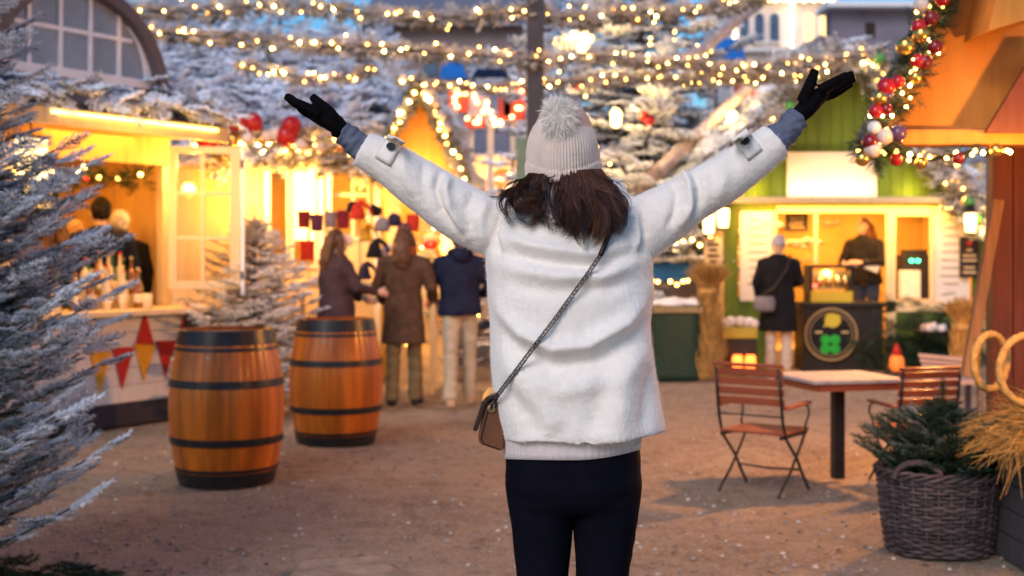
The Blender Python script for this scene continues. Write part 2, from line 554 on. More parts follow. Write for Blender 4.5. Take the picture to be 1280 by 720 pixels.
_ico = {}
def ball_mesh(r, mt, nu=10, nv=7):
    k = (r, mt.name)
    if k not in _ico:
        me = MB().ball((0, 0, 0), r, nu, nv).mesh("ball", True)
        me.materials.append(mt); _ico[k] = me
    return _ico[k]

def child(name, me, parent, wpos):
    o = bpy.data.objects.new(name, me); COL.objects.link(o); o.parent = parent
    o.location = Vector(wpos) - wloc(parent)
    return o

BAUBLE = {
    'red': mat("red bauble", (.42, .012, .02), .18, .1, 5, coat=.5),
    'darkred': mat("dark red bauble", (.17, .010, .018), .2, .1, 5, coat=.5),
    'gold': mat("gold bauble", (.75, .46, .12), .22, .1, 5, metal=.9),
    'pearl': mat("pearl bauble", (.66, .55, .50), .3, .1, 5, coat=.3),
    'snowball': mat("white frosted bauble", (.74, .70, .72), .75, .1, 15, .4, 60),
    'violet': mat("violet bauble", (.10, .05, .13), .25, .1, 5, coat=.4),
    'green': mat("green bauble", (.08, .30, .06), .25, .1, 5, coat=.4),
}

def garland(name, pts, label, group=None, nbulb=40, thick=.12, dens=26, bulb_r=.020, frost=-.05, seed=0, baubles=(), fr=None, mt=None, bulb_mat='bulb', bj=None, sag=0.0, brange=(0, 1), dr=None):
    """fir garland along the world points pts with countable bulbs and baubles on it"""
    r = np.random.RandomState(seed)
    base = pts[0]
    root = thing(name, base, label, "garland", group)
    line = polyline(pts, .05)
    wv = np.cumsum(r.normal(size=len(line) + 12)); wv = np.convolve(wv, np.ones(13) / 13, mode='valid'); wv = (wv - np.linspace(wv[0], wv[-1], len(wv)))
    wv = wv / (np.abs(wv).max() + 1e-6) * min(.05, thick * .5)
    line = [p + np.array((0, 0, w)) for p, w in zip(line, wv)]
    cl = .55 + .9 * np.convolve(r.rand(len(line) + 6), np.ones(7) / 7, mode='valid') * (r.rand(len(line)) ** .3)
    n = int(dens * len(line) * .05 * 10)
    D, U, L, S, F = [], [], [], [], []
    for i in range(n):
        k = r.randint(0, len(line) - 1)
        t = line[k + 1] - line[k]; t /= np.linalg.norm(t)
        o = r.normal(size=3); o -= t * o.dot(t); o /= np.linalg.norm(o)
        if dr is not None: o = o + np.array(dr)
        D.append(t * r.choice((-1, 1)) * r.uniform(.4, 1) + o * .9); U.append((r.uniform(-.3, .3), r.uniform(-.3, .3), 1))
        L.append(line[k] + o * thick * .15); S.append(thick * r.uniform(1.0, 1.9) * cl[k]); F.append(frost + r.uniform(-.25, .25) + .2 * o[2])
    V, A = sprays(fr or FR_MID, D, U, L, S, F, seed)
    obj("greenery", fast_mesh("greenery", V - np.array(base), 3, A), mt or MT['firlight'], root)
    part("wire", MB().tube([tuple(p) for p in line[::3]] + [tuple(line[-1])], .008, 5), MT['blackmatte'], root)
    bms = [ball_mesh(bulb_r, MT[m_], 8, 6) for m_ in (('bulb', 'bulb', 'bulbdim', 'bulbdim', 'bulbhot') if bulb_mat == 'bulb' else (bulb_mat,))]
    j = bj if bj is not None else thick * .55
    for i in range(nbulb):
        f = brange[0] + (brange[1] - brange[0]) * (i + r.uniform(.1, .9)) / nbulb
        p = line[min(len(line) - 1, int(f * len(line)))] + np.array((r.normal() * j * .6, -abs(r.normal()) * j * .7 - .02, r.normal() * j * .45))
        child("bulb", bms[r.randint(len(bms))], root, tuple(p))
    for (f, dx, dz, rr, c) in baubles:
        p = line[min(len(line) - 1, int(f * (len(line) - 1)))]
        child("bauble", ball_mesh(rr, BAUBLE[c], 16, 12), root, (p[0] + dx, p[1] - thick * 1.1, p[2] + dz))
    return root

def lamp(parent, wpos, energy, col=(1, .62, .25), r=.08):
    d = bpy.data.lights.new("lamp_light", 'POINT'); d.energy = energy; d.color = col; d.shadow_soft_size = r
    o = bpy.data.objects.new("lamp_light", d); COL.objects.link(o)
    if parent is not None:
        o.parent = parent; o.location = Vector(wpos) - wloc(parent)
    else: o.location = wpos
    return o

def area(parent, wpos, energy, col, sx, sy, aim):
    d = bpy.data.lights.new("lamp_light", 'AREA'); d.energy = energy; d.color = col; d.shape = 'RECTANGLE'; d.size = sx; d.size_y = sy
    o = bpy.data.objects.new("lamp_light", d); COL.objects.link(o)
    o.rotation_euler = Vector(aim).to_track_quat('-Z', 'Y').to_euler()
    if parent is not None:
        o.parent = parent; o.location = Vector(wpos) - wloc(parent)
    else: o.location = wpos
    return o

def text_part(name, s, parent, wpos, size, mt, rot=(rad(90), 0, 0), ext=.004, width=None):
    c = bpy.data.curves.new(name, 'FONT'); c.body = s; c.size = size; c.extrude = ext; c.align_x = 'CENTER'; c.align_y = 'CENTER'
    o = bpy.data.objects.new(name, c); COL.objects.link(o)
    dg = bpy.context.evaluated_depsgraph_get(); dg.update()
    me = bpy.data.meshes.new_from_object(o.evaluated_get(dg))
    bpy.data.objects.remove(o)
    me.materials.clear(); me.materials.append(mt); me.name = name
    t = bpy.data.objects.new(name, me); COL.objects.link(t); t.parent = parent
    t.rotation_euler = rot; t.location = Vector(wpos) - wloc(parent)
    if width:
        w = max(v.co.x for v in me.vertices) - min(v.co.x for v in me.vertices)
        t.scale = (width / w, 1, 1)
    return t
# ------------------------------------------------------------------ ground
def ground_mat():
    m, nt, b = nodes_of("trodden gravel and dirt")
    N, L = nt.nodes, nt.links
    tc = N.new("ShaderNodeTexCoord")
    def noise(s, d=6, ro=.6):
        n = N.new("ShaderNodeTexNoise"); n.inputs['Scale'].default_value = s; n.inputs['Detail'].default_value = d; n.inputs['Roughness'].default_value = ro
        L.new(tc.outputs['Object'], n.inputs['Vector']); return n
    def ramp(src, stops):
        r = N.new("ShaderNodeValToRGB"); L.new(src, r.inputs[0])
        r.color_ramp.elements[0].position, r.color_ramp.elements[0].color = stops[0][0], (*stops[0][1], 1)
        r.color_ramp.elements[1].position, r.color_ramp.elements[1].color = stops[-1][0], (*stops[-1][1], 1)
        for p, c in stops[1:-1]:
            e = r.color_ramp.elements.new(p); e.color = (*c, 1)
        return r
    def mix(f, a, c, mode='MIX'):
        x = N.new("ShaderNodeMix"); x.data_type = 'RGBA'; x.blend_type = mode
        if isinstance(f, float): x.inputs[0].default_value = f
        else: L.new(f, x.inputs[0])
        L.new(a, x.inputs[6]); L.new(c, x.inputs[7]); return x.outputs[2]
    big = ramp(noise(.8, 7, .68).outputs[0], [(.30, (.33, .255, .19)), (.46, (.52, .41, .315)), (.72, (.64, .53, .425))])
    mid = ramp(noise(7, 8, .7).outputs[0], [(.3, (.62, .58, .56)), (.55, (1, 1, 1)), (.75, (1.0, 1.0, 1.0))])
    c = mix(1.0, big.outputs[0], mid.outputs[0], 'MULTIPLY')
    fine = ramp(noise(70, 6, .75).outputs[0], [(.34, (.45, .42, .40)), (.5, (.95, .95, .95)), (.68, (1.0, 1.0, 1.0))])
    c = mix(.85, c, fine.outputs[0], 'MULTIPLY')
    vo = N.new("ShaderNodeTexVoronoi"); vo.inputs['Scale'].default_value = 55; L.new(tc.outputs['Object'], vo.inputs['Vector'])
    vr = ramp(vo.outputs['Color'], [(.55, (0, 0, 0)), (.92, (1, 1, 1))])
    pale = N.new("ShaderNodeRGB"); pale.outputs[0].default_value = (.56, .50, .48, 1)
    c = mix(vr.outputs[0], c, pale.outputs[0])
    # frost lying thin round the foot of the spruce and by the basket
    for (fx, fy, fr) in ((-1.6, 5.0, 1.7), (1.6, 5.2, 1.0)):
        vm = N.new("ShaderNodeVectorMath"); vm.operation = 'DISTANCE'; vm.inputs[1].default_value = (fx, fy, 0); L.new(tc.outputs['Object'], vm.inputs[0])
        mr = N.new("ShaderNodeMapRange"); mr.inputs['From Min'].default_value = fr; mr.inputs['From Max'].default_value = .1; L.new(vm.outputs['Value'], mr.inputs['Value'])
        nn = ramp(noise(26, 8, .8).outputs[0], [(.44, (0, 0, 0)), (.66, (1, 1, 1))])
        mu = N.new("ShaderNodeMath"); mu.operation = 'MULTIPLY'; L.new(mr.outputs[0], mu.inputs[0]); L.new(nn.outputs[0], mu.inputs[1])
        fc = N.new("ShaderNodeRGB"); fc.outputs[0].default_value = (.60, .60, .65, 1)
        c = mix(mu.outputs[0], c, fc.outputs[0])
    L.new(c, b.inputs['Base Color']); b.inputs['Roughness'].default_value = .95
    b.inputs['Specular IOR Level'].default_value = .2
    h = N.new("ShaderNodeMath"); h.operation = 'ADD'
    L.new(noise(70, 6, .75).outputs[0], h.inputs[0]); L.new(noise(7, 7, .7).outputs[0], h.inputs[1])
    bp = N.new("ShaderNodeBump"); bp.inputs['Strength'].default_value = 1.0; bp.inputs['Distance'].default_value = .055
    L.new(h.outputs[0], bp.inputs['Height']); L.new(bp.outputs[0], b.inputs['Normal'])
    return m

def make_ground():
    def hgt(x, y):
        return .018 * math.sin(x * 1.3 + .7 * math.sin(y * .9)) * math.cos(y * 1.1 + .4 * x) + .008 * math.sin(3.1 * x + 1.7 * y) * math.sin(2.3 * y - x) - .02
    vs = []; fs = []
    xs = [-250, -80, -30, -12] + [-8 + .25 * i for i in range(73)] + [14, 30, 80, 250]
    ys = [-200, -60, -20, -5] + [-1 + .25 * i for i in range(85)] + [26, 40, 90, 350]
    for y in ys:
        for x in xs:
            vs.append((x, y, hgt(x, y) if -8 <= x <= 10 and -1 <= y <= 20 else -.02))
    w = len(xs)
    for j in range(len(ys) - 1):
        for i in range(w - 1):
            fs.append((j * w + i, j * w + i + 1, (j + 1) * w + i + 1, (j + 1) * w + i))
    structure("ground", MB().add(vs, fs), ground_mat(), True)
    # small stones and bits of straw lying about: nobody could count them
    r = np.random.RandomState(5)
    mb = MB()
    for i in range(9000):
        y = 4.2 + 10 * r.rand() ** 1.8; x = (r.rand() - .5) * 2 * (.42 * y)
        s = .0035 + .014 * r.rand() ** 5
        z = hgt(x, y) + s * .25
        a = r.rand() * 3
        c, s_ = math.cos(a) * s, math.sin(a) * s
        mb.add([(x + c * 1.3, y + s_, z), (x - s_, y + c, z), (x - c * 1.2, y - s_, z), (x + s_, y - c, z), (x, y, z + s * .8), (x, y, z - s * .6)],
               [(0, 1, 4), (1, 2, 4), (2, 3, 4), (3, 0, 4), (1, 0, 5), (2, 1, 5), (3, 2, 5), (0, 3, 5)], a=.02 + r.rand() ** 2.2)
    gm = mat("pebble", (.55, .50, .48), .9, .2, 40, tone=((.35, .30, .27), (1.0, 1.0, 1.0)))
    o = structure("gravel", mb, gm); o["kind"] = "stuff"; tag(o, "small pale stones and grit scattered over the dirt ground", "gravel", kind="stuff")
    mb = MB()
    for i in range(900):
        if r.rand() < .6: x, y = 1.9 + r.normal() * .45, 5.9 + r.normal() * .7
        else:
            y = 4.5 + 6 * r.rand(); x = (r.rand() - .5) * .8 * y
        a = r.rand() * 6.28; l = .02 + .07 * r.rand() ** 2; z = hgt(x, y) + .006 + .006 * r.rand()
        d = Vector((math.cos(a), math.sin(a), r.uniform(-.06, .06))) * l
        n = Vector((-math.sin(a), math.cos(a), 0)) * .0016
        p = Vector((x, y, z))
        mb.add([p - n, p + n, p + d + n, p + d - n], [(0, 1, 2, 3)], a=.02 + r.rand())
    o = structure("straw_litter", mb, mat("loose straw", (.52, .36, .17), .8, .3, 10, tone=((.3, .25, .2), (1, 1, 1))))
    tag(o, "loose straw and small twigs littering the ground", "litter", kind="stuff")
    # fallen leaves, fir needles and twigs
    mb = MB()
    for i in range(420):
        y = 4.3 + 9 * r.rand() ** 1.5; x = (r.rand() - .5) * .84 * y
        if r.rand() < .35: x, y = -1.55 + r.normal() * .4, 5.2 + r.normal() * .5
        a = r.rand() * 6.28; l = .010 + .022 * r.rand(); z = hgt(x, y) + .007
        d = Vector((math.cos(a), math.sin(a), 0)) * l; n = Vector((-math.sin(a), math.cos(a), 0)) * l * r.uniform(.12, .5); p = Vector((x, y, z))
        up = Vector((0, 0, .3 * l * r.rand()))
        mb.add([p - d, p - n + up, p + d + up * .5, p + n + up], [(0, 1, 2), (0, 2, 3)], a=.02 + r.rand())
    o = structure("leaf_litter", mb, mat("dead leaf", (.16, .09, .045), .9, .3, 20, tone=((.3, .3, .3), (1.2, 1, .9))))
    tag(o, "small dead leaves and fir twigs scattered on the ground", "litter", kind="stuff")
    sl = MB()
    a, b_, c_, d_ = G(378, 703), G(470, 697), G(520, 730), G(350, 738)
    sl.prism([(p[0], p[1], .004) for p in (a, b_, c_, d_)], (0, 0, .005))
    structure("path_slab", sl, mat("worn stone slab", (.25, .20, .165), .95, .45, 7, .8, 60))
make_ground()

# ------------------------------------------------------------------ the woman
WY = 3.0
def W(px, py, dy=0.0):
    return P(px, py, WY + dy)
K = WY / FPX   # metres per photograph pixel at her distance

def curve_disp(folds):
    """folds: (polyline in photograph pixels, height in m, width in px); lifts cloth towards the viewer's side"""
    def f(co, no):
        Y = co[:, 1]
        px = 640 + co[:, 0] / Y * FPX; py = 322 - (co[:, 2] - CAM_H) / Y * FPX
        d = np.zeros(len(co))
        back = np.clip(-no[:, 1] * 1.6 + .1, 0, 1)
        for pts, amp, wid in folds:
            best = np.full(len(co), 1e9); tt = np.zeros(len(co)); m = len(pts) - 1
            for i in range(m):
                a = np.array(pts[i], float); b = np.array(pts[i + 1], float); ab = b - a
                t = np.clip(((px - a[0]) * ab[0] + (py - a[1]) * ab[1]) / (ab @ ab), 0, 1)
                dd = np.hypot(px - a[0] - t * ab[0], py - a[1] - t * ab[1])
                k = dd < best; best[k] = dd[k]; tt[k] = (i + t[k]) / m
            d += amp * np.exp(-(best / wid) ** 2) * np.clip(np.sin(np.pi * np.clip(tt, .04, .96)) * 1.5, 0, 1)
        return co + no * (d * back)[:, None]
    return f

def smooth_path(pts, n):
    """Catmull-Rom through points (any dimension)"""
    p = np.array(pts, float); m = len(p)
    out = []
    for i in range(n):
        u = i / (n - 1) * (m - 1); k = min(int(u), m - 2); t = u - k
        a, b, c, d = p[max(k - 1, 0)], p[k], p[k + 1], p[min(k + 2, m - 1)]
        out.append(.5 * ((2 * b) + (-a + c) * t + (2 * a - 5 * b + 4 * c - d) * t * t + (-a + 3 * b - 3 * c + d) * t ** 3))
    return out

def make_woman():
    root = thing("person", (W(716, 322)[0], WY, 0), "woman in cream wool coat and pompom hat seen from behind with both arms raised wide", "person")
    # --- body: one continuous figure under the clothes
    b = MB()
    cx = W(705, 0)[0]
    hz = W(0, 186)[2]
    b.ball((W(704, 0)[0], WY - .005, hz), (.076, .094, .118), 20, 14)
    b.ball((W(704, 0)[0], WY + .075, hz - .045), (.05, .045, .06), 14, 10)
    b.ball((W(704, 0)[0], WY + .10, hz - .018), (.013, .022, .018), 10, 8)
    for s in (1, -1): b.ball((W(704, 0)[0] + s * .076, WY, hz - .02), (.012, .018, .032), 10, 8)
    b.tube([W(706, 205), W(712, 235), W(716, 275)], [.052, .050, .062], 14)
    b.rings([(W(716, 0)[0], WY, W(0, y)[2], rx, ry) for y, rx, ry in ((620, .13, .095), (580, .145, .10), (520, .125, .09), (450, .115, .082), (360, .135, .09), (300, .145, .085), (268, .11, .07), (250, .05, .045))], 20)
    armL = [(655, 285), (600, 277), (560, 254), (520, 227), (480, 201), (452, 184), (430, 166), (412, 156)]
    armR = [(775, 290), (820, 273), (860, 248), (900, 227), (940, 198), (972, 172), (992, 152), (1008, 135)]
    for A in (armL, armR):
        b.tube([W(x, y) for x, y in A], [.05, .042, .037, .034, .030, .024, .0145, .0145], 12)
    # legs
    legs = {}
    for s, pts in ((-1, [(676, 590, .086), (677, 640, .074), (678, 720, .058), (679, 800, .047), (678, 830, .050), (678, 900, .045), (677, 1000, .030), (676, 1035, .032)]),
                   (1, [(757, 590, .086), (756, 640, .074), (752, 720, .058), (749, 800, .047), (749, 830, .050), (750, 900, .045), (751, 1000, .030), (752, 1035, .032)])):
        legs[s] = pts
        b.tube([W(x, y) for x, y, q in pts], [q * .95 for x, y, q in pts], 14)
        fx = W(pts[-1][0], 0)[0]
        b.tube([(fx, WY - .05, .045), (fx + s * .01, WY + .06, .04), (fx + s * .02, WY + .15, .025)], [.035, .036, .026], 12)
    def hand(pre, palm, fingers, thumb, fr, grow):
        b_ = pre
        b_.tube(palm[0], [q + grow for q in palm[1]], 12, flat=((0, 1, 0), palm[2]))
        for pts in fingers: b_.tube(pts, [fr + grow, fr * .95 + grow, fr * .85 + grow, fr * .7 + grow], 10)
        b_.tube(thumb, [fr * 1.35 + grow, fr * 1.15 + grow, fr + grow, fr * .8 + grow], 10)
    # left hand: palm turned up and forward, fingers together, thumb apart on top
    LH = ([W(429, 163), W(421, 156), W(408, 149, .0), W(394, 141, .0)], [.0185, .021, .021, .015], 1.45)
    LF = [[W(400, 143, -.028), W(385, 135, -.030), W(370, 127, -.030), W(358, 120, -.028)],
          [W(401, 146, -.009), W(384, 136, -.010), W(368, 127.5, -.010), W(356, 120, -.009)],
          [W(402, 149, .010), W(385, 139, .010), W(371, 131, .010), W(361, 124, .010)],
          [W(405, 153, .027), W(393, 147, .029), W(381, 140, .030), W(372, 134, .030)]]
    LT = [W(419, 149, -.02), W(409, 137, -.028), W(398, 127, -.03), W(389, 120, -.028)]
    RH = ([W(996, 146), W(1004, 139), W(1016, 127), W(1028, 116)], [.0185, .0205, .022, .017], 1.3)
    RF = [[W(1024, 112, -.024), W(1038, 106, -.028), W(1050, 98, -.028), W(1060, 93, -.026)],
          [W(1026, 115, -.008), W(1041, 107, -.010), W(1056, 97, -.010), W(1067, 93, -.008)],
          [W(1028, 118, .008), W(1043, 110, .009), W(1058, 102, .010), W(1069, 98, .010)],
          [W(1029, 122, .024), W(1042, 117, .027), W(1055, 109, .028), W(1065, 104, .028)]]
    RT = [W(1003, 128, -.014), W(1010, 113, -.024), W(1015, 99, -.024), W(1019, 87, -.022)]
    hand(b, LH, LF, LT, .0075, -.0035); hand(b, RH, RF, RT, .0085, -.0035)
    obj("body", union_mesh("body", b, .0055, 4, shift=root.location), MT['skin'], root)
    for s in (-1, 1):
        e = MB().ball((W(704, 0)[0] + s * .03, WY + .083, hz + .008), .012, 10, 8)
        part("eye", e, MT['button'], root, smooth=True)
    for nm, h in (("L", (LH, LF, LT, .0100)), ("R", (RH, RF, RT, .0112))):
        g = MB(); hand(g, h[0], h[1], h[2], h[3], .0015)
        c = h[0][0][0]
        # knitted cuff of the glove
        q = [W(436, 171), W(429, 166), W(420, 160)] if nm == "L" else [W(990, 153), W(997, 146), W(1005, 138)]
        g.tube(q, [.016, .0195, .0215] if nm == "L" else [.017, .0205, .0225], 16)
        obj("glove", union_mesh("glove", g, .0034, 3, shift=root.location, disp=lambda co, no: co + no * (.0011 * noise3(co, 28, 3, 2))[:, None]), MT['glove'], root)
        # shirt sleeve pushed out of the coat cuff, in soft rings of folds
        ctr = [W(x, y) for x, y in (((475, 199), (455, 186), (445, 178), (436, 171), (427, 166)) if nm == "L" else ((950, 192), (972, 173), (981, 165), (990, 155), (999, 146)))]
        cp = smooth_path(ctr, 26)
        rr = [(.034 if nm == "L" else .037) - .00036 * i + .0018 * math.sin(i * 1.15) + .001 * math.sin(i * 2.3 + 1) for i in range(26)]
        rr[-1] = .027
        u = MB().tube([tuple(p) for p in cp], rr, 28)
        def crease(co, no):
            return co + no * (.0032 * noise3(co * np.array((1, .6, 1.6)), 22, 8, 2))[:, None]
        obj("shirt_cuff", union_mesh("shirt_cuff", u, .003, 3, crease, root.location), MT['undersleeve'], root)
    # --- leggings
    l = MB()
    hx = W(716, 0)[0]
    l.rings([(hx, WY + .0, W(0, y)[2], rx, ry) for y, rx, ry in ((634, .10, .075), (622, .145, .105), (600, .157, .122), (570, .159, .12), (540, .150, .115), (520, .14, .11))], 36, 2.3)
    def legring(pts):
        return pts
    outer = {-1: [(590, 631, 716), (628, 637, 715), (660, 642, 713), (690, 645, 710.5), (720, 648, 708), (800, 654, 703), (830, 653, 704), (900, 657, 700), (990, 664, 690), (1030, 663, 691)],
             1: [(590, 717, 801), (628, 718, 798), (660, 719.5, 793), (690, 721, 788), (720, 722, 783), (800, 725, 776), (830, 724, 778), (900, 729, 775), (990, 740, 765), (1030, 739, 766)]}
    for s in (-1, 1):
        rg = []
        for y, x0, x1 in outer[s]:
            a, c = W(x0, y), W(x1, y)
            rx = (c[0] - a[0]) / 2
            yo = {800: .0, 830: 0, 900: -.02, 990: -.01}.get(y, 0)
            rg.append(((a[0] + c[0]) / 2, WY + yo, a[2], rx, rx * (1.12 if y < 850 else 1.15)))
        l.rings(rg, 28, 2.15)
    def bum(co, no):
        d = np.zeros(len(co))
        for cxp in (678, 754):
            c = np.array(W(cxp, 592)); d += .006 * np.exp(-(((co[:, 0] - c[0]) / .07) ** 2 + ((co[:, 2] - c[2]) / .06) ** 2))
        d *= np.clip(-no[:, 1], 0, 1)
        d += .0016 * noise3(co * np.array((1, 1, .6)), 9, 4, 2) + .004 * np.exp(-((co[:, 2] - W(0, 636)[2] - .25 * np.abs(co[:, 0] - hx)) / .012) ** 2) * np.clip(-no[:, 1], 0, 1) * (np.abs(co[:, 0] - hx) < .12)
        d += .0007 * np.sin(co[:, 0] * 900) * (co[:, 2] < W(0, 640)[2]) * (co[:, 0] > hx)
        return co + no * (d + .0045 * np.clip((W(0, 590)[2] - co[:, 2]) / .03, 0, 1))[:, None]
    obj("leggings", union_mesh("leggings", l, .005, 22, bum, root.location), MT['legging'], root)
    for s in (-1, 1):
        x0 = W(outer[s][-1][1], 0)[0]; x1 = W(outer[s][-1][2], 0)[0]; fx = (x0 + x1) / 2
        bt = MB()
        bt.tube([(fx, WY - .01, .24), (fx, WY - .01, .12), (fx, WY - .015, .03)], [.052, .046, .046], 16)
        bt.tube([(fx, WY - .05, .035), (fx + s * .012, WY + .07, .035), (fx + s * .02, WY + .16, .028)], [.042, .045, .034], 16)
        bt.box((fx + s * .008, WY - .03, .012), (.075, .07, .024)); bt.box((fx + s * .012, WY + .07, .008), (.088, .17, .016))
        obj("boot", union_mesh("boot", bt, .006, 2, shift=root.location), MT['boot'], root)
    # --- jumper hem below the coat
    def hem_ring(y_l, y_c, y_r, x0, x1, ry, n, rib=0.0):
        vs = []; c0 = (x0 + x1) / 2; h = (x1 - x0) / 2
        for k in range(n):
            an = 2 * math.pi * k / n; c, s = math.cos(an), math.sin(an)
            q = 2 / 2.3
            rb = 1 + rib * (math.sin(k * 2 * math.pi * 64 / n))
            x = c0 + h * math.copysign(abs(c) ** q, c) * rb
            t = (x - c0) / h
            y = y_c + (y_l - y_c) * max(0, -t) ** 2 + (y_r - y_c) * max(0, t) ** 2
            vs.append(W(x, y, ry * math.copysign(abs(s) ** q, s) * rb))
        return vs
    n = 512
    R = [hem_ring(535, 540, 520, 627, 803, .128, n), hem_ring(552, 556, 540, 628, 802, .131, n, .003), hem_ring(566, 568, 556, 629.5, 801, .131, n, .004), hem_ring(573.5, 575, 562, 630, 800.5, .130, n, .004), hem_ring(574, 575.5, 562.5, 633, 797, .123, n)]
    vs = [p for q in R for p in q]; fs = [(i * n + k, i * n + (k + 1) % n, (i + 1) * n + (k + 1) % n, (i + 1) * n + k) for i in range(len(R) - 1) for k in range(n)]
    part("jumper_hem", MB().add(vs, fs), MT['sweater'], root, smooth=True)
    # --- coat
    c = MB()
    rows = [(243, 664, 772, .060), (252, 645, 786, .078), (264, 626, 802, .097), (280, 613, 812, .118), (300, 607, 816, .132), (320, 606, 816, .140), (345, 608, 815, .146), (370, 610, 814, .149), (400, 612, 813, .150), (430, 614, 815, .151), (460, 616, 819, .153), (500, 619, 824, .156), (530, 623, 829, .159), (545, 626, 831, .160), (556, 628, 832, .158)]
    vs = []; n = 72
    for (y, x0, x1, ry) in rows:
        tf = max(0, (y - 430) / 126)
        for k in range(n):
            an = 2 * math.pi * k / n; cc, ss = math.cos(an), math.sin(an); q = 2 / 2.5
            c0 = (x0 + x1) / 2; h = (x1 - x0) / 2
            x = c0 + h * math.copysign(abs(cc) ** q, cc); t = (x - c0) / h
            wave = 0.006 * tf * math.sin(an * 5 + 1)
            yy = y + tf * (-4 * max(0, -t) ** 2 - 17 * max(0, t) ** 2) + tf * 1.5 * math.sin(an * 7)
            vs.append(W(x, yy, (ry + wave) * math.copysign(abs(ss) ** q, ss)))
    m = len(rows)
    fs = [(i * n + k, i * n + (k + 1) % n, (i + 1) * n + (k + 1) % n, (i + 1) * n + k) for i in range(m - 1) for k in range(n)]
    fs.append(tuple(range(n))); fs.append(tuple((m - 1) * n + k for k in range(n)))
    c.add(vs, fs)
    sl = [[(672, 284, 34), (640, 286, 41), (600, 277, 37.5), (560, 254, 35), (520, 227, 31), (490, 207, 27.5), (470, 196, 24.5), (453, 186.5, 22)],
          [(752, 286, 34), (790, 288, 43), (820, 275, 37.5), (860, 249, 32), (900, 227, 30.5), (935, 203, 28), (955, 187, 26), (970, 175.5, 24.5)]]
    for A in sl:
        sp = smooth_path(A, 30)
        c.tube([W(x, y) for x, y, q in sp], [q * K for x, y, q in sp], 28)
    folds = [
        ([(622, 292), (660, 306), (700, 314), (745, 318), (800, 300)], 0.0153, 8),
        ([(618, 312), (660, 324), (700, 330), (745, 334), (806, 314)], -0.0136, 8),
        ([(618, 330), (690, 345), (752, 346), (812, 318)], 0.0136, 9),
        ([(614, 352), (690, 366), (760, 360), (813, 345)], -0.0085, 10),
        ([(612, 372), (650, 415), (690, 436), (735, 432), (780, 405), (814, 362)], 0.0238, 10),
        ([(612, 398), (648, 438), (690, 456), (740, 452), (790, 425), (816, 385)], -0.0170, 11),
        ([(616, 430), (650, 468), (700, 490), (760, 478), (817, 430)], 0.0102, 14),
        ([(640, 470), (680, 510), (700, 545)], 0.0119, 14), ([(620, 470), (660, 520), (672, 552)], -0.0085, 12),
        ([(800, 420), (780, 480), (775, 545)], 0.0136, 15), ([(770, 430), (748, 500), (742, 550)], -0.0102, 14),
        ([(818, 450), (808, 500), (806, 545)], -0.0102, 9),
        # shoulder blades and armholes
        ([(628, 262), (620, 292), (622, 322)], -0.0102, 5), ([(800, 262), (806, 290), (802, 322)], -0.0102, 5),
        ([(632, 262), (627, 292), (630, 320)], 0.0085, 5), ([(795, 262), (798, 290), (794, 320)], 0.0085, 5),
        # sleeves
        ([(552, 212), (545, 235), (552, 262), (576, 292)], -0.0204, 4.5), ([(562, 216), (556, 238), (563, 264), (586, 296)], 0.0170, 6),
        ([(596, 236), (582, 262), (590, 300)], -0.0085, 7), ([(612, 246), (600, 275), (606, 312)], 0.0102, 7),
        ([(500, 182), (505, 215), (520, 250)], 0.0068, 7), ([(530, 198), (528, 225), (538, 262)], -0.0068, 6),
        ([(848, 208), (862, 228), (862, 256), (846, 286)], 0.0221, 6), ([(862, 214), (874, 232), (874, 252), (862, 276)], -0.0136, 5),
        ([(836, 222), (846, 240), (844, 266), (832, 290)], -0.0102, 5), ([(900, 192), (905, 222), (896, 254)], 0.0068, 8),
    ]
    fd = curve_disp(folds)
    def disp(co, no):
        co = fd(co, no)
        d = .0032 * noise3(co, 4.5, 12, 2) + .0009 * noise3(co, 30, 13, 2) + .0005 * noise3(co, 85, 14, 1)
        return co + no * d[:, None]
    cm = union_mesh("coat", c, .0045, 7, disp, (0, 0, 0))
    rf = np.random.RandomState(17); nv = len(cm.vertices)
    co = np.empty(nv * 3, np.float32); cm.vertices.foreach_get("co", co); co = co.reshape(-1, 3)
    no = np.empty(nv * 3, np.float32); cm.vertices.foreach_get("normal", no); no = no.reshape(-1, 3)
    pick = rf.randint(0, nv, 70000)
    p = co[pick] + rf.normal(size=(len(pick), 3)) * .0022; d = no[pick] + rf.normal(size=(len(pick), 3)) * .75
    d /= np.linalg.norm(d, axis=1, keepdims=True); sd = np.cross(d, rf.normal(size=d.shape)); sd /= np.linalg.norm(sd, axis=1, keepdims=True)
    ln = rf.uniform(.002, .0062, (len(pick), 1)); base = p - no[pick] * .001
    fz = np.stack([base - sd * .00032, base + sd * .00032, base + d * ln], 1).reshape(-1, 3)
    # collar band folded down round the neck
    tree = BVHTree.FromPolygons([v.co.copy() for v in cm.vertices], [tuple(p.vertices) for p in cm.polygons])
    sh = Vector(root.location)
    for v in cm.vertices: v.co -= sh
    coat_o = obj("coat", cm, MT['coat'], root)
    obj("wool_fuzz", fast_mesh("wool_fuzz", fz - np.array(sh), 3), MT['coat'], coat_o)
    cb = MB(); vs = []; n = 48
    prof = [(226, 50, .062), (224, 56, .070), (232, 62, .080), (246, 66, .090), (261, 68.5, .099), (264, 67, .099), (262, 62, .088), (246, 57, .075)]
    for (y, h, ry) in prof:
        for k in range(n):
            an = 2 * math.pi * k / n
            vs.append(W(720 + h * math.cos(an), y + 5 * (1 - abs(math.cos(an))) * (1 if math.sin(an) < 0 else -1), ry * math.sin(an) - .012))
    m = len(prof)
    cb.add(vs, [(i * n + k, i * n + (k + 1) % n, ((i + 1) % m) * n + (k + 1) % n, ((i + 1) % m) * n + k) for i in range(m) for k in range(n)])
    part("collar", cb, MT['coat'], root, smooth=True)
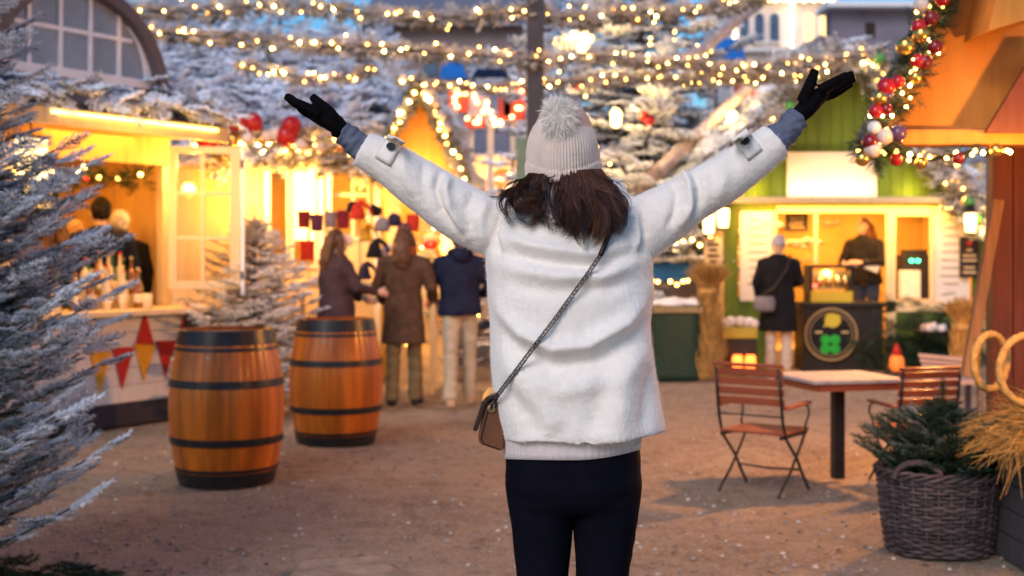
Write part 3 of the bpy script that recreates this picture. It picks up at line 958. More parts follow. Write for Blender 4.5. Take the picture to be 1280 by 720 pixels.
    # cuff tabs with buttons
    def snap(x, y, off=.004):
        o = Vector((0, 0, CAM_H)); d = Vector(W(x, y)) - o; d.normalize()
        h = tree.ray_cast(o, d)
        if h[0] is None: return Vector(W(x, y, -.1))
        return h[0] + h[1] * off
    for (cx_, cy_, dx, dy) in ((487, 188, .86, .51), (934, 181, .80, -.60)):
        tb = MB(); top = []; bot = []
        out = [(-16, -15), (16, -12), (19, -4), (14, 15), (-14, 13)] if cx_ < 600 else [(-14, -13), (14, -15), (17, 13), (-17, 14)]
        # strap runs across the sleeve: local axes along / across the arm
        w, h = 11.5, 17
        grid = []
        for j in range(9):
            row = []
            for i in range(7):
                a = (i / 6 * 2 - 1) * w; bb = (j / 8 * 2 - 1) * h
                ax, ay = dx, dy; bx, by = -dy, dx
                # rounded corner outline
                row.append(snap(cx_ + ax * a + bx * bb, cy_ + ay * a + by * bb, .0095 if 0 < i < 6 and 0 < j < 8 else .004))
            grid.append(row)
        vs = [p for row in grid for p in row]; fs = [(j * 7 + i, j * 7 + i + 1, (j + 1) * 7 + i + 1, (j + 1) * 7 + i) for j in range(8) for i in range(6)]
        t = part("cuff_tab", MB().add(vs, fs), MT['coat'], root, smooth=True)
        t.modifiers.new("s", 'SOLIDIFY').thickness = .004
        p = snap(cx_, cy_, .012); nn = (tree.find_nearest(p)[1]).normalized()
        u = MB().lathe([(.0, 0), (.0095, 0), (.0108, .002), (.0104, .0045), (.0085, .0046), (.008, .0034), (.0, .0034)], n=24)
        q = nn.to_track_quat('Z', 'Y')
        u.v = [tuple(p + q @ Vector(v)) for v in u.v]
        part("button", u, MT['button'], root, smooth=True)
    # --- hat
    n = 72 * 6
    cy0 = 190
    prof = [(227.5, 43.5), (226, 45.3), (218, 45.6), (208, 46.0), (198, 45.6), (190, 45.2), (180, 44.0), (170, 41.6), (161, 38), (153, 33), (146, 26.5), (141, 19), (137.5, 11), (136, 4), (135.6, .6)]
    pr = smooth_path(prof, 70); vs = []
    for (y, h) in pr:
        for k in range(n):
            an = 2 * math.pi * k / n
            fade = min(1, h / 25)
            # fold of the turned-up brim dips at the back
            fl = 214 - 13 * abs(math.cos(an)) ** 2
            inner = y > fl
            edge = math.exp(-((y - fl) / 2.2) ** 2)
            rb = 1 + fade * .011 * math.cos(k * 2 * math.pi / 6) + (.034 if inner else 0) - .018 * edge + .012 * math.sin(an * 3 + y * .06)
            lean = (190 - y) * .02
            tilt = 2.0 * math.cos(an) * (1 if y > 200 else .3)
            vs.append(W(703.5 - lean + h * rb * math.cos(an), y - tilt, (h * rb * math.sin(an) * 1.12) * K - (200 - y) * .0003 - .005))
    m = len(pr)
    part("hat", MB().add(vs, [(i * n + k, i * n + (k + 1) % n, (i + 1) * n + (k + 1) % n, (i + 1) * n + k) for i in range(m - 1) for k in range(n)]), MT['knit'], root, smooth=True)
    # pompom of soft fur on the back of the crown
    r = np.random.RandomState(3)
    tri = []; pc = np.array(W(699, 150, -.085)); core = np.array((.034, .028, .044))
    for i in range(9000):
        d = r.normal(size=3); d /= np.linalg.norm(d)
        p = pc + d * core * r.uniform(.2, 1); ln = r.uniform(.010, .024) + (.014 * r.rand() if d[2] > .4 else 0)
        dd = d + r.normal(size=3) * .42 + np.array((-.05, 0, -.28 if d[2] < .3 else .1)); dd /= np.linalg.norm(dd)
        s = np.cross(dd, r.normal(size=3)); s /= np.linalg.norm(s); wv = .00075
        mid = p + dd * ln * .55; tip = p + dd * ln + np.array((0, 0, -.2 * ln)) + r.normal(size=3) * .002
        tri += [p - s * wv, p + s * wv, mid + s * wv * .8, mid - s * wv * .8, mid - s * wv * .8, mid + s * wv * .8, tip, tip]
    me = fast_mesh("pompom", np.array(tri) - np.array(root.location), 4)
    pb = MB().ball(tuple(pc), tuple(core * .95), 20, 14)
    o = obj("pompom", me, MT['fur'], root)
    part("pompom_core", pb, MT['fur'], o, smooth=True)
    # --- hair: locks of fine strands, blown a little to her left
    r = np.random.RandomState(9)
    locks = []
    for i in range(60):    # right-hand mass, bellying out and curling under
        u = (i + r.rand()) / 60
        x0 = 704 + 43 * u
        ex = 705 + 66 * u + r.normal() * 5; ey = 283 + 9 * math.sin(u * 3) + r.normal() * 4.5 - 26 * max(0, u - .8)
        bul = 1 + 38 * u ** 1.4
        big = r.rand() < .4
        locks.append((x0, 219 - 3 * u, x0 + bul * .6 + r.normal() * 3, 238, x0 + bul * 1.05 + r.normal() * 4, 262, ex, ey, 15, r.uniform(6, 10) if big else r.uniform(2, 5), 2.4 + 2 * r.rand()))
    for i in range(22):    # left-hand mass, swept out sideways with curled ends
        u = (i + r.rand()) / 22
        x0 = 664 + 16 * u
        ex = 628 + 46 * u + r.normal() * 5; ey = 252 + 14 * r.rand() + 18 * u
        big = r.rand() < .6
        locks.append((x0, 221 + 3 * u, x0 - 14 * (1 - u) - 2 + r.normal() * 3, 233, x0 - 32 * (1 - u) - 5 + r.normal() * 3, 244 + 8 * u, ex, ey, 11, r.uniform(6, 11) if big else r.uniform(3, 6), 2 + 1.6 * r.rand()))
    for i in range(4):
        u = r.rand(); locks.append((668 + 10 * u, 222, 652, 227, 634, 231 + 4 * u, 616 + 6 * u, 240 + 16 * r.rand(), 3, 6, 1.5))
    for i in range(6):     # thin strands over the collar
        u = i / 5; locks.append((678 + 24 * u, 224, 672 + 20 * u, 245, 674 + 24 * u, 268, 688 + 18 * u + r.normal() * 4, 286 + r.normal() * 5, 3, 4.5, 1.4))
    for i in range(3): locks.append((742, 220, 762, 226, 778, 236, 784 + r.normal() * 3, 230 + r.normal() * 6, 1, 5, 1.5))
    for i in range(12):
        u = r.rand(); locks.append((705 + 40 * u, 222, 735 + 30 * u, 236, 770 + 8 * u, 252, 774 + r.normal() * 6, 274 + r.normal() * 9, 9, 7, 2.5))
    for i in range(22):    # single flyaway hairs
        u = r.rand(); sg = r.choice((-1, 1)); locks.append((705 + sg * 38 * u, 222, 705 + sg * 55, 232, 705 + sg * 75 * u, 250, 705 + sg * (60 + 30 * r.rand()), 236 + 50 * r.rand(), 1, 7, 2))
    Q = []; NS = 22
    cache = {}
    def depth(x, y):
        k = (int(x // 6), int(y // 6))
        if k not in cache:
            v = snap(k[0] * 6 + 3, k[1] * 6 + 3, 0).y
            cache[k] = v if v < WY - .03 else WY - .10
        return cache[k]
    tones = []
    for lk in locks:
        lt = r.rand()
        x0, y0, x1, y1, x2, y2, x3, y3, ns, curl, spread = lk
        y0 -= 5; ph0 = r.uniform(0, 6.28); lay = r.uniform(.0, .024)
        fq = r.uniform(1.0, 1.7); hand_ = r.choice((-1, 1))
        zend = depth(min(max(x3, 640), 780), max(y3, 262))
        for s in range(max(1, int(ns * 3))):
            jx = r.normal() * spread * .75; jy = r.normal() * spread * .6; jd = r.normal() * .005; cs = r.uniform(.6, 1.3); pj = r.normal() * .16; tones.append(np.clip(lt + r.normal() * .10, 0, 1))
            end = 1 - .12 * r.rand() ** 2
            pts = []
            for k in range(NS):
                t = k / (NS - 1) * end
                a, b_, c_, d_ = (1 - t) ** 3, 3 * t * (1 - t) ** 2, 3 * t * t * (1 - t), t ** 3
                cu = cs * curl * 1.3 * min(1, max(0, t - .12) * 1.6) ** 1.2
                x = a * x0 + b_ * x1 + c_ * x2 + d_ * x3 + jx * (1 - .35 * t) + cu * math.cos(ph0 + pj + hand_ * t * 6.28 * fq)
                y = a * y0 + b_ * y1 + c_ * y2 + d_ * y3 + jy * t + cu * math.sin(ph0 + pj + hand_ * t * 6.28 * fq)
                st_ = t * t * (3 - 2 * t)
                dp = (WY - .080 - lay * .25) * (1 - st_) + (min(zend, WY - .112) - .006 - lay) * st_ - .016 * math.sin(math.pi * min(1, t * 1.25)) + jd
                dp += cu * K * .7 * math.sin(ph0 * 1.7 + t * 6.28 * fq)
                dp = min(dp, depth(x, y) - .003) if y > 236 else dp
                pts.append(P(x, y, dp))
            Q.append(pts)
    Q = np.array(Q)                                   # strands, NS, 3
    tan = np.gradient(Q, axis=1); tan /= np.linalg.norm(tan, axis=2, keepdims=True) + 1e-9
    side = np.cross(tan, np.array((0, 1.0, 0))); side /= np.linalg.norm(side, axis=2, keepdims=True) + 1e-9
    upv = np.cross(side, tan)
    wd = (.00078 * (1 - .75 * np.linspace(0, 1, NS) ** 2))[None, :, None] * r.uniform(.7, 1.25, (len(Q), 1, 1))
    A = Q + side * wd; B = Q - side * wd * .5 + upv * wd * .87; C = Q - side * wd * .5 - upv * wd * .87
    quads = []
    for X_, Y_ in ((A, B), (B, C), (C, A)):
        quads.append(np.stack([X_[:, :-1], Y_[:, :-1], Y_[:, 1:], X_[:, 1:]], axis=2).reshape(-1, 3))
    me = fast_mesh("hair", np.concatenate(quads) - np.array(root.location), 4)
    tn = np.tile(np.repeat(np.array(tones), (NS - 1) * 4), 3).astype(np.float32)
    me.attributes.new("tone", 'FLOAT', 'POINT').data.foreach_set("value", tn)
    obj("hair", me, MT['hairdark'], root)
    # --- shoulder bag on its chain
    bag = thing("handbag", W(612, 560), "small brown leather flap bag on a dark chain at the woman's hip", "handbag")
    sd = WY - .055
    def B_(x, y, d): return P(x, y, sd + d)
    gp = [(607.5, 506), (624, 497), (629, 505), (630, 555), (628.5, 562.5), (624, 563.5), (602, 556), (598, 552), (597.5, 546)]
    part("bag_body", MB().prism([B_(x, y, 0) for x, y in gp], (0, .17, 0)), MT['brownleather'], bag, bevel=.004)
    fl_o = [(628, 493), (620, 491.5), (608, 495.5), (602.5, 502), (598, 518), (591, 537), (592.5, 539.5), (596.5, 538.5)]
    fl_i = [(604, 519), (607, 507), (612, 501), (620, 498), (628, 499)]
    part("bag_flap", MB().prism([B_(x, y, -.006) for x, y in fl_o + fl_i], (0, .182, 0)), MT['darkleather'], bag, bevel=.0025)
    part("gusset_seam", MB().tube([B_(x, y, -.003) for x, y in ((612, 505), (605, 530), (601, 548), (605, 555), (624, 561))], .0012, 6), MT['darkleather'], bag)
    rg = MB()
    q0 = Vector(B_(614, 511, -.004))
    rg.tube([q0 + Vector((.007 * math.cos(a), -.002, .007 * math.sin(a))) for a in [i * math.pi / 8 for i in range(16)]], .0014, 6, closed=True)
    rg.box(q0 + Vector((0, .001, -.004)), (.008, .004, .008))
    part("ring_clasp", rg, MT['gold'], bag, smooth=True)
    ch = MB()
    line = [snap(x, y, .0075) for x, y in smooth_path([(751, 318), (735, 342), (712, 374), (690, 404), (668, 433), (644, 465), (622, 494)], 80)]
    ys = np.array([p.y for p in line]); ys = np.array([ys[max(0, i - 5):i + 6].min() for i in range(len(ys))])
    ys = np.convolve(np.pad(ys, 8, mode='edge'), np.ones(17) / 17, mode='valid')
    cpx = smooth_path([(751, 318), (735, 342), (712, 374), (690, 404), (668, 433), (644, 465), (622, 494)], 80)
    line = [Vector(P(x, y, yy)) for (x, y), yy in zip(cpx, ys)]
    line += [Vector(B_(618, 502, -.008)), q0 + Vector((0, -.006, 0))]
    cp = polyline([tuple(p) for p in line], .0098)
    for i in range(len(cp) - 1):
        a, b_ = Vector(cp[i]), Vector(cp[i + 1]); d = (b_ - a).normalized(); md = (a + b_) / 2
        s = d.cross(Vector((0, 1, 0))).normalized(); n2 = s.cross(d)
        w2 = (s + n2 * .55).normalized() if i % 2 == 0 else (s - n2 * .55).normalized()
        ch.tube([md + d * .0078 * math.cos(t) + w2 * .0046 * math.sin(t) for t in [j * math.pi / 6 for j in range(12)]], .0016, 5, closed=True)
    part("chain_strap", ch, MT['chain'], bag, smooth=True)
    sp = smooth_path([(768, 262), (764, 284), (757, 304), (750, 320)], 12)
    v = []
    for i, (x, y) in enumerate(sp):
        for o_ in (-3.4, 3.4): v.append(P(x + o_ * .85, y + o_ * .45, min(snap(x, y, .010).y, snap(x, y + 8, .010).y, snap(x, y - 8, .01).y)))
    st = part("leather_strap", MB().add(v, [(2 * i, 2 * i + 1, 2 * i + 3, 2 * i + 2) for i in range(11)]), MT['darkleather'], bag, smooth=True)
    st.modifiers.new("s", 'SOLIDIFY').thickness = .003
make_woman()
# ------------------------------------------------------------------ materials of the market
MT['yellowwood'] = wood("honey painted boards", (.60, .36, .12), .22, .55)
MT['creamwood'] = wood("cream painted wood", (.66, .52, .32), .10, .5)
MT['whitepaint'] = wood("white painted boards", (.66, .64, .64), .08, .55)
MT['greyframe'] = mat("dark grey timber", (.115, .095, .105), .7, .25, 8, .3, 40)
MT['bluegrey'] = mat("blue grey boards", (.17, .18, .24), .7, .15, 6, .2, 40)
MT['windowwhite'] = mat("white window paint", (.80, .81, .88), .5, .08, 10)
MT['pane'] = mat("grey window glass", (.26, .29, .36), .22, .2, 3, spec=.8)  # reflected sky is put into the opaque pane's base colour
MT['plinth'] = mat("dark plinth", (.035, .033, .045), .8, .3, 8)
MT['redflag'] = mat("red pennant", (.45, .025, .02), .7, .1, 12)
MT['yellowflag'] = mat("yellow pennant", (.70, .34, .02), .7, .1, 12)
MT['strip'] = glow("light strip", (1.0, .60, .13), 3.2)
MT['lanternglow'] = glow("lantern glass", (1.0, .66, .24), 2.6)
MT['lettering'] = glow("lit letters", (1.0, .58, .12), 1.6)
MT['signdark'] = mat("dark sign board", (.03, .022, .018), .6, .3, 10)
MT['greenboard'] = wood("green painted boards", (.115, .17, .018), .18, .6, sc=5)
MT['greenpost'] = wood("green painted post", (.09, .14, .018), .2, .6)
MT['signpanel'] = mat("pale blank panel", (.74, .60, .48), .6, .04, 3)
MT['paper'] = mat("paper notice", (.68, .62, .58), .8, .06, 4)
MT['inkgrey'] = mat("printed text", (.22, .19, .17), .8, .1, 10)
MT['chalk'] = mat("menu lettering", (.58, .42, .22), .8, .1, 10)
MT['orangewood'] = wood("orange brown boards", (.62, .25, .045), .14, .6, axis=2)
MT['redwood'] = wood("red brown planks", (.15, .036, .020), .35, .5)
MT['barkwood'] = wood("weathered brace", (.34, .16, .07), .4, .7)
MT['interior'] = mat("warm plaster", (.70, .50, .22), .8, .15, 3)
MT['darkbox'] = mat("dark counter", (.022, .018, .018), .55, .3, 8)
MT['bottlegreen'] = mat("green glass", (.02, .12, .03), .12, .2, 6, spec=.8)
MT['bottleamber'] = mat("amber glass", (.22, .08, .01), .12, .2, 6, spec=.8)
MT['bottleclear'] = mat("pale glass", (.62, .52, .36), .12, .1, 6, spec=.8)
MT['label'] = mat("bottle label", (.75, .68, .55), .6, .1, 8)
MT['steel'] = mat("brushed steel", (.45, .43, .40), .3, .15, 30, metal=.9)
MT['snow'] = mat("snow", (.74, .76, .84), .9, .08, 6, .6, 20)

def snowy_roof(root, quads, n, seed, frost=.12, size=.34, mt='frost_far', fr=None):
    Ds, Us, Ls, Ss, Fs = [], [], [], [], []
    for i, q in enumerate(quads):
        q = [np.array(p, float) for p in q]     # bottom left, bottom right, top right, top left
        down = (q[0] + q[1] - q[2] - q[3]); down /= np.linalg.norm(down)
        nrm = np.cross(q[1] - q[0], q[3] - q[0]); nrm /= np.linalg.norm(nrm)
        if nrm[2] < 0: nrm = -nrm
        a = np.linalg.norm(np.cross(q[1] - q[0], q[3] - q[0]))
        D, U, L, S, F = scatter_on_quad(q, int(n * a), down, nrm, size, frost, seed + i)
        Ds.append(D); Us.append(U); Ls.append(L); Ss.append(S); Fs.append(F)
    V, A = sprays(fr or FR_SNOW, np.concatenate(Ds), np.concatenate(Us), np.concatenate(Ls), np.concatenate(Ss), np.concatenate(Fs), seed)
    return obj("roof_greenery", fast_mesh("roof_greenery", V - np.array(wloc(root)), 3, A), MT[mt], root)

# ------------------------------------------------------------------ hut with the arched window, left of the lane
HU = np.array((.53, .848, 0)); HN = np.array((.848, -.53, 0)); HO = np.array((-3.66, 9.85, 0))
HRZ = math.atan2(.848, .53)
def F(s, d, z):
    """hut frame: s along the eave, d inwards from the eave line, z up"""
    return tuple(HO + HU * s - HN * d + np.array((0, 0, z)))
def fbox(mb, s0, s1, d0, d1, z0, z1):
    return mb.box(F((s0 + s1) / 2, (d0 + d1) / 2, (z0 + z1) / 2), (s1 - s0, d1 - d0, z1 - z0), rz=HRZ)
def s_at(px, d):
    k = (px - 640) / FPX; b = HO - HN * d
    return (k * b[1] - b[0]) / (HU[0] - k * HU[1])

ORD = 'first second third fourth fifth sixth seventh eighth ninth tenth eleventh twelfth thirteenth fourteenth fifteenth'.split()

def make_left_hut():
    root = thing("market_hut", F(.4, .5, 0), "honey coloured hut with arched white window in its roof and a bunting trimmed counter", "market hut")
    # plinth and counter front with horizontal white boards
    part("plinth", fbox(MB(), -2.2, 1.93, -.04, .4, 0, .18), MT['plinth'], root)
    w = MB()
    for k in range(5):
        z0 = .184 + k * .144
        fbox(w, -2.2, 1.9, -.02 + .004 * (k % 2), .38, z0, z0 + .14)
    part("counter_front", w, MT['whitepaint'], root, bevel=.003)
    part("counter_top", fbox(MB(), -2.25, 1.98, -.22, .5, .905, .95), MT['creamwood'], root, bevel=.006)
    for s in (-1.0, .3, 1.5):
        part("bracket", MB().prism([F(s, -.025, .90), F(s, -.20, .90), F(s, -.025, .68)], tuple(HU * .035)), MT['greyframe'], root)
    # painted triangles, upright above and hanging below
    d = -.032
    for i, (x0, x1, xa, y0, ya, c) in enumerate(((170, 193, 181.5, 431, 388, 'redflag'), (222, 244, 234, 424, 378, 'redflag'), (112, 140, 125, 438, 492, 'yellowflag'), (140, 168, 153, 434, 487, 'redflag'), (168, 195, 180, 430, 477, 'yellowflag'), (195, 221, 207, 426, 472, 'redflag'), (221, 247, 233, 423, 467, 'yellowflag'), (247, 270, 258, 420, 461, 'redflag'))):
        def pt(x, y):
            s = s_at(x, d); p = F(s, d, 0); return (p[0], p[1], CAM_H - (y - 322) / FPX * p[1])
        part("pennant", MB().prism([pt(x0, y0), pt(x1, y0), pt(xa, ya)], tuple(-HN * .006)), MT[c], root)
    # back wall, side walls, ceiling boards
    wl = MB()
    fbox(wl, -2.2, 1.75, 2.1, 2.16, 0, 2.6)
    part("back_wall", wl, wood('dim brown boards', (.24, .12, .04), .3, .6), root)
    part("side_wall", fbox(MB(), 1.69, 1.75, .42, 2.095, .0, 2.6), MT['yellowwood'], root)
    part("side_wall", fbox(MB(), -2.2, -2.14, .42, 2.095, 0, 2.6), MT['yellowwood'], root)
    part("soffit", fbox(MB(), -2.3, 1.85, -.12, 2.09, 2.455, 2.49), MT['yellowwood'], root)
    part("header_board", fbox(MB(), -2.2, 1.69, .36, .41, 2.2, 2.452), MT['yellowwood'], root)
    part("fascia", fbox(MB(), -2.35, 1.88, -.17, -.125, 2.40, 2.53), MT['creamwood'], root)
    for s in (-1.2, .02, 1.66):
        part("post", fbox(MB(), s - .05, s + .05, .36, .44, .955, 2.195), MT['creamwood'], root)
    st = part("light_strip", fbox(MB(), .0, 1.74, -.192, -.172, 2.484, 2.508), MT['strip'], root)
    # shelves inside with a window niche
    for z in (1.35, 1.72, 2.05): part("shelf", fbox(MB(), -1.6, 1.6, 1.85, 2.095, z, z + .03), MT['creamwood'], root)
    area(root, F(.4, 1.0, 2.42), 19, (1, .45, .07), 2.2, .8, (0, 0, -1))
    lamp(root, F(-.6, .9, 2.2), 6, (1, .43, .07), .1)
    lamp(root, F(.8, -.55, 2.0), 17, (1, .45, .07), .06)
    lamp(root, F(1.72, .05, 2.2), 15, (1, .50, .10), .05)  # added light without a fixture, turns the small flocked tree golden
    # arched dormer
    def arch(s_c, z_c, R, d0, d1, n=28, a0=0, a1=math.pi, sx=1.0):
        return [F(s_c + R * sx * math.cos(a0 + (a1 - a0) * i / n), d0, z_c + R * math.sin(a0 + (a1 - a0) * i / n)) for i in range(n + 1)]
    dm = thing_part("dormer", root)
    sc, zc, Ro = .60, 2.73, .93
    fr = MB(); vs = []; n = 36
    for (R, dd) in ((Ro, .18), (Ro, 1.6), (Ro - .105, 1.6), (Ro - .105, .18)):
        vs += arch(sc, zc, R, dd, dd, n)
    m = n + 1
    fr.add(vs, [(k * m + i, k * m + i + 1, ((k + 1) % 4) * m + i + 1, ((k + 1) % 4) * m + i) for k in range(4) for i in range(n)] + [tuple(k * m for k in range(4)), tuple(k * m + n for k in range(3, -1, -1))])
    part("arch_frame", fr, MT['greyframe'], dm)
    part("gable_board", MB().prism(arch(sc, zc, Ro - .108, .30, 0, 32), tuple(-HN * .05)), MT['bluegrey'], dm)
    wz, wr = 2.92, .655
    wf = MB(); vs = []
    for (R, dd) in ((wr + .06, .262), (wr + .06, .298), (wr, .298), (wr, .262)): vs += arch(sc - .01, wz, R, dd, dd, n, sx=1.12)
    wf.add(vs, [(k * m + i, k * m + i + 1, ((k + 1) % 4) * m + i + 1, ((k + 1) % 4) * m + i) for k in range(4) for i in range(n)])
    fbox(wf, sc - .01 - (wr + .06) * 1.12, sc - .01 + (wr + .06) * 1.12, .255, .297, wz - .075, wz)
    for u in (-.46, -.16, .14, .44):
        hgt = math.sqrt(max(0, 1 - (u / (wr * 1.12)) ** 2)) * wr
        fbox(wf, sc + u - .018, sc + u + .018, .264, .296, wz, wz + hgt)
    fbox(wf, sc - .60, sc + .58, .267, .294, wz + .30, wz + .335)
    part("window_frame", wf, MT['windowwhite'], dm)
    part("window_pane", MB().prism(arch(sc - .01, wz, wr + .01, .284, 0, 28, sx=1.12), tuple(-HN * .012)), MT['pane'], dm)
    # roof behind and below the dormer
    rq = [F(-2.4, -.1, 2.54), F(1.95, -.1, 2.54), F(1.2, 2.2, 3.75), F(-2.4, 2.2, 3.75)]
    part("roof", MB().prism(rq, (0, 0, -.04)), MT['greyframe'], root)
    rq2 = [F(-2.4, -.16, 2.60), F(1.95, -.16, 2.60), F(1.85, .12, 2.76), F(-2.4, .12, 2.76)]
    snowy_roof(root, [rq2], 150, 77, .0, .22)
    snowy_roof(root, [[F(1.5, -.05, 2.62), F(2.0, -.05, 2.62), F(1.3, 2.2, 3.8), F(1.0, 2.2, 3.8)]], 120, 78, .1, .26)
    # open glazed shutter at the right end of the counter, swung out over the lane
    sh = thing("window_shutter", tuple(Vector(F(1.38, .0, 1.11))), "open white glazed shutter with six panes standing over the counter end", "shutter")
    a = Vector(F(1.30, -.05, 0)); dr = Vector((.99, .12, 0)).normalized(); W_, z0, z1 = .60, 1.11, 2.33
    f = MB()
    def sb(u0, u1, v0, v1, th=.045, off=0):
        c = a + dr * ((u0 + u1) / 2) + Vector((0, off, (v0 + v1) / 2)); f.box(c, (u1 - u0, th, v1 - v0), rz=math.atan2(dr.y, dr.x))
    sb(0, .07, z0, z1); sb(W_ - .085, W_, z0, z1, .06); sb(.07, W_ - .085, z0, z0 + .07); sb(.07, W_ - .085, z1 - .06, z1)
    for v in (z0 + .42, z0 + .80): sb(.07, W_ - .085, v, v + .035, .035)
    sb(.27, .30, z0 + .07, z1 - .06, .036)
    part("frame", f, MT['creamwood'], sh, bevel=.004)
    p = MB(); p.box(a + dr * .29 + Vector((0, .012, (z0 + z1) / 2)), (W_ - .12, .006, z1 - z0 - .1), rz=math.atan2(dr.y, dr.x))
    part("glass", p, glass_mat("shutter glass", (.92, .90, .85)), sh)
    e = MB(); c = a + dr * (W_ + .012); e.box((c.x + .012, c.y - .01, (z0 + z1) / 2 - .02), (.028, .10, z1 - z0 + .06), rz=math.atan2(dr.y, dr.x))
    part("edge_board", e, MT['windowwhite'], sh, bevel=.003)
    for v in (z0 + .12, z1 - .15): part("hinge", MB().box((c.x + .012, c.y - .064, v), (.022, .012, .07)), MT['greyframe'], sh)
    # lantern box and lit letters
    ln = thing("lantern", F(.12, .25, 1.98), "bright white glowing box lantern hanging at the corner of the honey coloured hut", "lantern")
    b = MB(); c = F(.12, .22, 2.15); b.box(c, (.17, .17, .32), rz=HRZ)
    part("glass", b, MT['lanternglow'], ln)
    part("base", MB().box((c[0], c[1], 1.975), (.20, .20, .03), rz=HRZ), MT['greyframe'], ln); k = MB(); k.box((c[0], c[1], 2.325), (.20, .20, .03), rz=HRZ); k.tube([(c[0], c[1], 2.33), (c[0], c[1], 2.45)], .008, 6)
    part("cap", k, MT['greyframe'], ln)
    sg = thing("hanging_sign", F(.18, .3, 1.8), "dark sign with glowing yellow letters under the white box lantern", "sign")
    c = Vector(F(.22, .26, 1.86))
    part("board", MB().box(c, (.32, .02, .34), rz=0), MT['signdark'], sg)
    text_part("lettering", "BEER", sg, tuple(c + Vector((0, -.013, .055))), .095, MT['lettering'], width=.21)
    text_part("lettering", "HOUSE", sg, tuple(c + Vector((0, -.013, -.055))), .095, MT['lettering'], width=.24)
    # bottles on the counter, jars and a drinking glass
    r = random.Random(4)
    bm = {}
    cols = ['bottleclear', 'bottlegreen', 'bottleamber', 'bottleclear', 'bottleamber', 'bottlegreen', 'bottleclear', 'bottleamber', 'bottleclear', 'bottleclear', 'bottleamber', 'bottlegreen']
    part("bottle_riser", fbox(MB(), .75, 1.32, .30, .48, .952, 1.06), MT['creamwood'], root)
    for i in range(21):
        row2 = i >= 12
        s = .28 + i * .083; dd = .12 + (i % 2) * .08
        if row2: s = .78 + (i - 12) * .062; dd = .39 + .03 * (i % 2)
        c = cols[(i * 5) % 12] if row2 else cols[i]
        o = thing("bottle", F(s, dd, 1.061 if row2 else .951), ("%s glass bottle, %s from the left in the raised back row" if row2 else "%s glass bottle with pale label, %s in the counter row from the man's side") % ({'bottleclear': 'clear', 'bottlegreen': 'green', 'bottleamber': 'amber'}[c], ORD[i - 12 if row2 else i]), "bottle", "bottles on the hut counter")
        h = 1 + .25 * r.random()
        pr = [(.036, 0), (.038, .01), (.038, .16 * h), (.03, .19 * h), (.014, .22 * h), (.013, .28 * h), (.015, .285 * h)]
        part("glass", MB().lathe(pr, n=14), MT[c], o, world=False, smooth=True)
        part("label", MB().lathe([(.0385, .05), (.0389, .051), (.0389, .12), (.0385, .121)], n=14, cap=False), MT['label'], o, world=False, smooth=True)
        part("cap", MB().lathe([(.016, .285 * h), (.016, .305 * h)], n=10), MT['redflag' if i % 3 == 0 else 'gold'], o, world=False)
    g = MB().lathe([(.032, 0), (.036, .004), (.042, .13), (.039, .13), (.033, .012)], F(1.02, -.1, .951), 16)
    single("drinking_cup", g, MT['creamwood'], "pale cup standing on the counter's front edge", "cup", smooth=True)
    # boxes and gifts on the back shelves, seen blurred
    cols = ['redflag', 'creamwood', 'bottleamber', 'yellowflag', 'darkbox', 'label']
    names = {'redflag': 'red', 'creamwood': 'cream', 'bottleamber': 'brown', 'yellowflag': 'yellow', 'darkbox': 'black', 'label': 'white'}
    k = 0
    for zi, z in enumerate((1.381, 1.751, 2.081)):
        for j in range(11):
            s = -1.3 + j * .27 + r.uniform(-.03, .03); w_, h_ = r.uniform(.10, .20), r.uniform(.10, .26 if zi < 2 else .2)
            c = cols[(j * 2 + zi * 3 + j // 3) % 6]
            mb = MB(); fbox(mb, s, s + w_, 1.87, 2.03, z, z + h_); fbox(mb, s - .006, s + w_ + .006, 1.865, 2.035, z + h_ * .8, z + h_)
            single("gift_box", mb, MT[c], "%s lidded gift box, %s from the left on the %s shelf inside the honey hut" % (names[c], ORD[j], ('lowest', 'middle', 'top')[zi]), "box", "boxes on the hut shelves")
    pts = [F(-1.2 + .3 * i, .46, 2.16 - .09 * abs(math.sin(i * 1.3))) for i in range(10)]
    garland("garland", pts, "dark fir garland with red baubles strung inside the hut above the customers", nbulb=16, thick=.10, dens=14, frost=-.5, seed=31, mt=MT['fir'], fr=FR_GREEN,
            baubles=[(.35, 0, -.06, .035, 'red'), (.42, 0, -.08, .03, 'darkred'), (.6, 0, -.05, .035, 'red'), (.78, 0, -.06, .03, 'red')])

def thing_part(name, root):
    """an Empty part that carries sub-parts"""
    o = bpy.data.objects.new(name, None); COL.objects.link(o); o.parent = root
    o.empty_display_size = .1
    return o
make_left_hut()

